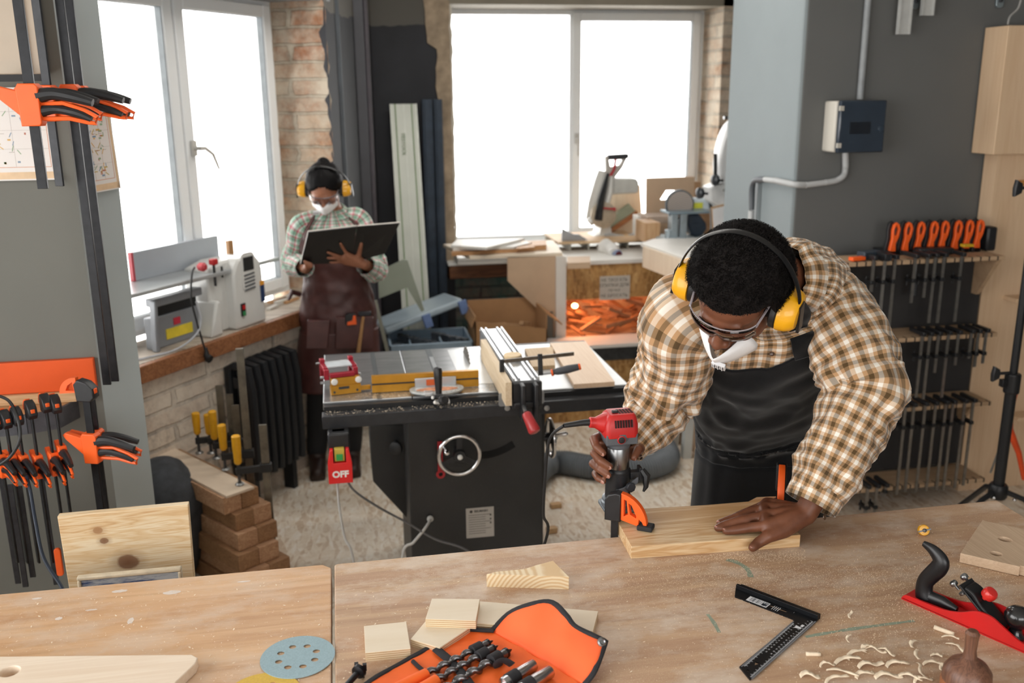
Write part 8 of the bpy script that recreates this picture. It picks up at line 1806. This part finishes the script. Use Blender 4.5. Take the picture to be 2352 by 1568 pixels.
# ================================================================== RIGHT WALL: RACK, CONDUITS, BOX, CABINET, TRIPOD
YW = YR
eb = thing('electrical_box', 'wall electrical box with smoky transparent door above the grey conduit', 'electrical box', PY(1970, 348, YW))
a, b_ = PY(1930, 232, YW-.11), PY(2024, 348, YW-.11); xw = PY(1906, 290, YW-.0).x
mb = MB(); mb.bb(a.x-.012, b_.x-.006, YW-.10, YW-.0, b_.z, a.z); mb.build('box_body', M('#c9c4ba', .5, 0, .03, 8), eb, bevel=.008)
mb = MB(); mb.bb(a.x-.004, b_.x, YW-.125, YW-.10, b_.z-.002, a.z+.002); dr_ = mb.build('smoky_door', M('#27323f', .25, 0, .08, 14, coat=.5), eb, bevel=.006)
mb = MB(); mb.bb(a.x+.045, b_.x-.07, YW-.127, YW-.124, (a.z+b_.z)/2-.03, (a.z+b_.z)/2+.02); mb.build('breaker_window', M('#171c24', .3), dr_); mb = MB(); mb.lathe([(.014, 0), (.014, .006), (.008, .008)], (b_.x-.022, YW-.124, (a.z+b_.z)/2-.01), (0, -1, 0), 18); mb.build('door_lock', M('#2b3744', .3), dr_)
mb = MB(); 
for z in (a.z-.03, b_.z+.03): mb.box((a.x+.002, YW-.122, z), (.018, .012, .02))
mb.build('hinge', M('#b9b5ac', .5), eb)
CG = M('#b3b5b6', .5, 0, .04, 12); CG2 = M('#4f5358', .5, 0, .1, 12)
def pipe(pts, r, m, lab, rib=False, n=40, nm='conduit'):
    q = [Vector(v) for v in crom([tuple(p) for p in pts], n)]; mb = MB(); mb.tube(q, r if not rib else [r+(.0015 if i % 2 else -.001) for i in range(len(q))], 14); return tag(mb.build(nm, m, ang=80), lab, 'conduit')
u0 = PY(1975, 228, YW-.02); pipe([Vector((u0.x, YW-.02, u0.z)), Vector((u0.x, YW-.02, 3.09))], .014, M('#8f9396', .5), 'straight grey conduit running up from the electrical box', n=4)
pipe([PY(1942, 350, YW-.02), PY(1942, 384, YW-.02)], .014, CG, 'short pale conduit stub below the electrical box', n=4)
pipe([PY(1942, 382, YW-.02), PY(1938, 402, YW-.02), PY(1922, 414, YW-.02), PY(1895, 419, YW-.02)], .013, CG, 'ribbed conduit bend below the electrical box', True, 44)
pipe([PY(1897, 419, YW-.02), PY(1850, 425, YW-.02)], .013, CG, 'pale straight conduit piece left of the ribbed bend', n=4)
E0 = XC-.02
pipe([PY(1852, 425, YW-.02), PY(1828, 424, YW-.026), Vector((E0, YW+.02, PX(1806, 420, E0).z)), PX(1780, 414, E0)], .013, CG, 'ribbed conduit wrapping the wall block corner', True, 50)
pipe([PX(1785, 415, E0), PX(1757, 412, E0)], .013, CG, 'pale conduit sleeve on the lit side of the wall block', n=4)
pipe([PX(1757, 412, E0), PX(1735, 415, E0), PX(1727, 435, E0), PX(1727, 482, E0)], .014, CG2, 'dark conduit bend turning down on the lit wall side', n=24)
pipe([PX(1726, 484, E0), Vector((PX(1726, 484, E0).x, PX(1726, 484, E0).y, .02))], .015, CG, 'pale conduit going down behind the bending person', n=4)
pipe([PX(1740, 420, E0-.0)+Vector((0, 0, 0)), Vector((E0, PX(1740, 420, E0).y, .02))], .008, M('#8a8f92', .5), 'thin conduit beside the pale downward one', n=4)
# clear strips and hooks at the top
TRN = M('#b5b6b4', .25, 0, .1, 20, coat=.4)
for (x0, x1, y1, lab) in ((2058, 2086, 79, 'longer translucent plastic strip hanging at the top of the right wall'), (2113, 2140, 36, 'shorter translucent plastic strip hanging at the top of the right wall')):
    a, b_ = PY(x0, y1, YW-.05), PY(x1, y1, YW-.05); tag(MB().bb(a.x, b_.x, YW-.06, YW-.045, a.z, 2.55).bb(a.x, a.x+.006, YW-.066, YW-.06, a.z, 2.55).bb(b_.x-.006, b_.x, YW-.066, YW-.06, a.z, 2.55).build('plastic_strip', TRN, smooth=False), lab, 'strip')
tag(MB().bb(2.3, 3.0, YW-.12, YW-.001, 2.55, 2.58).build('wall_shelf', wood('high_shelf', '#c9a77f', '#a98458', 0, 1), smooth=False), 'high shelf above the view that the plastic strips hang from', 'shelf')
for (x, y, lab) in ((2102, 8, 'metal wall hook between the two plastic strips'), (2296, 6, 'metal wall hook near the upper right corner')):
    c = PY(x, y, YW-.01); hk = thing('wall_hook', lab, 'hook', c); mb = MB(); mb.plate([rrect(-.018, .018, -.022, .06, .014)], c-Vector((0, .004, 0)), X3, Z3, (0, .012, 0), .001); mb.build('hook_plate', M('#a7b3b8', .3, .8), hk); mb = MB(); mb.lathe([(.008, 0), (.008, .008), (.003, .009)], c-Vector((0, .004, -.008)), (0, -1, 0), 12); mb.build('bolt', DSTEEL, hk)
cord([PY(2345, 0, 3.6), PY(2338, 20, 3.6), PY(2320, 38, 3.6), PY(2315, 56, 3.6)], .004, M('#8a8986', .5), 'grey cable running down to the plywood cabinet at the upper right', 20, name='cable')
# plywood cabinet
YX = 3.80; PCM = wood('maple_ply', '#dcc0a0', '#cba986', 2, .6, .55, .5)
cbn = thing('plywood_cabinet', 'tall pale plywood cabinet with a deeper upper box at the right edge', 'cabinet', (3.2, 3.7, 0))
xu, zu0, zu1 = PY(2300, 200, 3.74).x, PY(2290, 355, 3.74).z, PY(2310, 58, 3.74).z
mb = MB(); mb.bb(xu, 3.74, 3.74, YR-.01, zu0, zu1); mb.build('upper_box', PCM, cbn, bevel=.003, smooth=False)
xl_ = PY(2285, 420, YX).x; mb = MB(); mb.bb(xl_, 3.7, YX, YX+.02, 0, zu0); mb.build('back_panel', PCM, cbn, smooth=False); mb = MB(); mb.bb(xl_, xl_+.02, YX+.02, YR-.01, 0, zu0); mb.build('side_panel', PCM, cbn, smooth=False)
for (x0, y0, ln_, lab) in ((2318, 685, .3, 0), (2322, 955, .3, 0)):
    q = PY(x0, y0, YX-.04); mb = MB(); mb.bb(q.x, q.x+ln_, YX-.09, YX, q.z-.012, q.z+.006); mb.build('shelf', PCM, cbn, smooth=False)
q = PY(2332, 420, YX-.002); mb = MB(); mb.plate([[(0, 0), (.02, .012), (.09, .014), (.09, -.01), (.01, -.012)]], q, X3, Z3, (0, -.02, 0)); mb.build('wooden_peg', wood('peg', '#c98f4e', '#a56f34', 0, 2), cbn)
# clamp rack
RK = wood('rack_ply', '#bfa283', '#9c7f62', 0, .8, .6, .5); rk = thing('clamp_rack', 'wall rack of four notched plywood shelves holding the small clamps', 'rack', (2.7, 3.75, .2))
levels = []
YF_ = 3.62
for (x0, y0, x1, y1) in ((1925, 607, 2310, 585), (2020, 782, 2292, 762), (2060, 938, 2278, 922), (1975, 1118, 2262, 1104)):
    a, b_ = PY(x0, y0, YF_), PY(x1, y1, YF_); zz = (a.z+b_.z)/2; x0_ = min(a.x, 2.0+.02); levels.append(zz)
    mb = MB(); mb.bb(1.95, b_.x, YF_, 3.795, zz-.018, zz)
    n = int((b_.x-a.x)/.042)
    mb.build('notched_shelf', RK, rk, smooth=False, bevel=.001)
    mb = MB()
    for k in range(n+1): mb.bb(a.x+k*.042, a.x+k*.042+.006, YF_-.0012, YF_+.03, zz-.0182, zz+.0003)
    mb.build('notch', M('#2b2622', .9), rk, smooth=False)
bz = PY(2235, 640, YF_)
for xb_ in (2.12, PY(2262, 620, YF_+.1).x):
    mb = MB(); mb.prism([(YF_+.02, levels[0]-.018), (3.795, levels[0]-.018), (3.795, levels[0]-.20), (3.76, levels[0]-.2)], (xb_, 0, 0), Y3, Z3, (.018, 0, 0)); mb.build('bracket', RK, rk, smooth=False)
    mb = MB(); mb.prism([(YF_+.06, levels[2]-.018), (3.795, levels[2]-.018), (3.795, levels[2]-.14), (3.76, levels[2]-.14)], (xb_, 0, 0), Y3, Z3, (.018, 0, 0)); mb.build('bracket', RK, rk, smooth=False)
mb = MB(); mb.bb(1.99, xl_-.01, 3.797, YR-.002, .15, levels[0]-.02); mb.build('dark_back_board', M('#2e2c2c', .85, 0, .2, 6), rk, smooth=False)
# spring clamps: orange handles standing on the top shelf
proto = None
xs_ = (2043, 2072, 2101, 2131, 2156, 2186, 2212, 2236)
for i, x in enumerate(xs_):
    p = PY(x+3, 566, 3.74); p.z = levels[0]+.001; top = PY(x+3, 512, 3.74).z; Hh = top-p.z
    lab = ('first', 'second', 'third', 'fourth', 'fifth', 'sixth', 'seventh', 'eighth')[i]+' orange looped clamp handle from the left on the top shelf of the right rack'
    if proto is None:
        proto = thing('pistol_clamp', lab, 'clamp', p, 0, 'orange handled clamps standing on the top shelf')
        T = Matrix.Translation(p); H = Hh
        lo_ = [(0, 0), (.030, 0), (.024, H*.35), (.036, H*.55), (.042, H*.80), (.034, H*.95), (.022, H), (.010, H*.94), (.004, H*.75), (.006, H*.5), (-.002, H*.2)]; ho = [(.014+.0, H*.62), (.013, H*.80), (.022, H*.92), (.031, H*.80), (.027, H*.62)]
        mb = MB(T); mb.plate([lo_, ho[::-1]], (0, 0, 0), X3, Z3, (0, .018, 0), .003); mb.build('orange_grip', ORANGE, proto)
        mb = MB(T); mb.plate([[(a_-.014, b2*1.04) for a_, b2 in lo_]], (0, .019, 0), X3, Z3, (0, .015, 0), .003); mb.build('black_grip', BLKPL, proto)
        mb = MB(T); mb.bb(-.012, .03, .0, .12, 0, .02); mb.build('clamp_base', BLKPL, proto, bevel=.002)
    else:
        dup(proto, Matrix.Translation(p), lab)
dk = PY(2252, 566, 3.78); 
mb = MB(); mb.bb(dk.x, dk.x+.05, 3.74, 3.80, levels[0]+.001, levels[0]+.11); tag(mb.build('upright_clamp', BLKPL, bevel=.01), 'black clamp body at the right end of the orange handles', 'clamp')
# small F clamps hooked on the shelves
def small(x0, y0, x1, y1, lev, lab, r=.006, big=False, Yd=None):
    zz = levels[lev]; Yd = Yd or (YF_-.012); t_ = PY(x0, y0, Yd); b2 = PY(x1, y1, Yd); t_.z = zz+.012
    g = thing('bar_clamp', lab, 'clamp', (t_.x, Yd, b2.z), 0, 'bar clamps hooked on the right rack shelves')
    mb = MB(); mb.bar((t_.x, Yd, t_.z), (t_.x, Yd, b2.z), .005, r*2.2, (1, 0, 0)); mb.build('bar', M('#8d8a86', .35, .9, .2, 30) if not big else M('#a9a6a2', .3, .9, .2, 30), g)
    mb = MB(); mb.box((t_.x, Yd+.035, t_.z+.008), (.016 if not big else .024, .11, .018 if not big else .03)); mb.build('fixed_jaw', BLKPL, g, bevel=.002)
    zj = max(b2.z+.02, t_.z-.10); mb = MB(); mb.box((t_.x, Yd+.02, zj), (.018, .06, .016)); mb.cyl((t_.x, Yd+.045, zj-.03), (t_.x, Yd+.045, zj+.02), .005); mb.build('sliding_jaw', BLKPL, g, bevel=.002)
ordn = ['leftmost', 'second', 'third', 'fourth', 'fifth', 'sixth', 'seventh', 'eighth', 'ninth']
def place(lst, lev, rowname):
    for i, v in enumerate(lst): small(v[0], v[1], v[2], v[3], lev, ordn[i]+' bar clamp from the left hanging from the '+rowname+' shelf of the right rack', big=(len(v) > 4))
def cpx(x, y): return 1850+x/2.307, 500+y/2.307
def L4(a, b, *e): return (*cpx(*a), *cpx(*b), *e)
place([L4((362, 225), (345, 392)), L4((425, 190), (395, 552), 1), L4((475, 230), (450, 640)), L4((580, 240), (575, 450)), L4((645, 230), (630, 422)), L4((688, 220), (670, 556)), L4((735, 215), (718, 555)), L4((828, 215), (795, 550))], 0, 'top')
place([L4((618, 640), (600, 950)), L4((658, 640), (643, 960)), L4((703, 640), (690, 820)), L4((757, 630), (735, 950)), L4((810, 620), (797, 780)), L4((880, 610), (865, 745)), L4((918, 600), (900, 790)), L4((960, 590), (948, 770))], 1, 'second')
place([L4((530, 1000), (497, 1465)), L4((575, 995), (545, 1450)), L4((635, 990), (590, 1452)), L4((690, 990), (655, 1445)), L4((745, 985), (705, 1440)), L4((783, 985), (750, 1440)), L4((845, 975), (805, 1430)), L4((890, 970), (860, 1415))], 2, 'third')
place([L4((335, 1380), (325, 1560)), L4((385, 1375), (370, 1560)), L4((430, 1380), (428, 1470))], 3, 'bottom')
bt_ = PY(2015, 565, 3.66); bt_.z = levels[0]+.002
tag(MB().box((bt_.x-.02, 3.68, levels[0]+.022), (.10, .05, .03), .2).box((bt_.x+.03, 3.66, levels[0]+.014), (.03, .1, .024)).build('loose_clamp', M('#39424d', .4, .2), bevel=.004), 'dark metal clamp head lying on the left of the top shelf', 'clamp')
tag(MB().box((bt_.x+.30, 3.70, levels[0]+.022), (.16, .06, .03), -.1).build('black_clamp', BLKPL, bevel=.008), 'black clamp lying in front of the orange handles', 'clamp')
q = PY(2218, 562, 3.68); tag(MB().box((q.x, 3.67, levels[0]+.045), (.05, .03, .012)).build('yellow_tool', M('#c9a21e', .5), bevel=.003), 'small yellow and black tool on the top shelf near the right handles', 'tool')
q = PY(1972, 572, 3.64); tag(MB().box((q.x, 3.645, levels[0]+.012), (.07, .03, .016), .2).build('orange_tool', ORANGE, bevel=.003), 'small orange tool end lying on the left of the top shelf', 'tool')
# hanging screwdriver like tool with orange ends
q = PY(2100, 655, YF_+.08); sc_ = thing('hanging_driver', 'dark handled screwdriver hanging below the top shelf of the rack', 'screwdriver', q)
mb = MB(); mb.cyl((q.x, YF_+.08, levels[0]-.018), (q.x, YF_+.08, q.z+.03), .004); mb.build('shaft', STEEL, sc_); mb = MB(); mb.lathe([(.010, 0), (.018, .006), (.018, .07), (.010, .08)], (q.x, YF_+.08, q.z-.05), Z3, 14); mb.build('handle', M('#2d2f33', .6), sc_)
# tripod stand
YTP = 3.05; tx = PY(2322, 900, YTP).x; tpd = thing('tripod_stand', 'tall black tripod stand with clamp knobs at the right edge', 'stand', (tx, YTP, 0))
TB_ = M('#17181b', .4, .2, .1, 20)
mb = MB(); mb.cyl((tx, YTP, PY(2310, 1110, YTP).z), (tx, YTP, PY(2325, 860, YTP).z), .021); mb.build('lower_tube', TB_, tpd)
mb = MB(); mb.cyl((tx, YTP, PY(2325, 860, YTP).z), (tx, YTP, 2.1), .0145); mb.build('upper_tube', TB_, tpd)
zc_ = PY(2318, 880, YTP).z; mb = MB(); mb.lathe([(.026, -.04), (.029, -.036), (.029, .036), (.026, .04)], (tx, YTP, zc_), Z3, 20); mb.bb(tx-.05, tx-.02, YTP-.012, YTP+.012, zc_-.012, zc_+.018); mb.build('collar', TB_, tpd, bevel=.003)
for (px_, py_) in ((2287, 858), (2338, 432)):
    q = PY(px_, py_, YTP); mb = MB(); mb.plate([[(-.014, -.03), (.012, -.018), (.016, .0), (.012, .018), (-.010, .03), (-.016, 0)]], q-Vector((0, .01, 0)), X3, Z3, (0, .02, 0), .004); mb.cyl(q, (tx, YTP, q.z), .006); mb.build('wing_knob', BLKPL, tpd)
zb_ = PY(2310, 1125, YTP).z; mb = MB(); mb.lathe([(.03, -.03), (.036, -.02), (.036, .02), (.03, .03)], (tx, YTP, zb_), Z3, 20); mb.build('leg_hub', TB_, tpd)
for k in range(3):
    a_ = radians(200+120*k); mb = MB(); f0 = Vector((tx+.55*cos(a_), YTP+.45*sin(a_), .02)); mb.tube([Vector((tx+.03*cos(a_), YTP+.03*sin(a_), zb_)), Vector((tx+.10*cos(a_), YTP+.09*sin(a_), zb_-.02)), f0], .011, 10); lg_ = mb.build('leg', TB_, tpd)
mb = MB()
for (x, y) in ((2283, 1143), (2330, 1148)): mb.sph(PY(x, y, YTP-.03), .007, 10)
mb.build('bolt', CHROME, tpd)
mb = MB(); mb.cyl(PY(2312, 985, YTP+.05), PY(2275, 1085, YTP+.1), .004); mb.build('brace_rod', STEEL, tpd)
oj = thing('orange_clamp', 'orange clamp arm behind the tripod stand', 'clamp', PY(2318, 980, 3.3))
mb = MB(); mb.tube([PY(2330, 900, 3.4), PY(2316, 945, 3.4), PY(2318, 985, 3.4), PY(2340, 1040, 3.4), PY(2352, 1100, 3.4)], [.015, .018, .016, .012, .01], 10); mb.build('orange_arm', M('#d0481a', .5), oj)
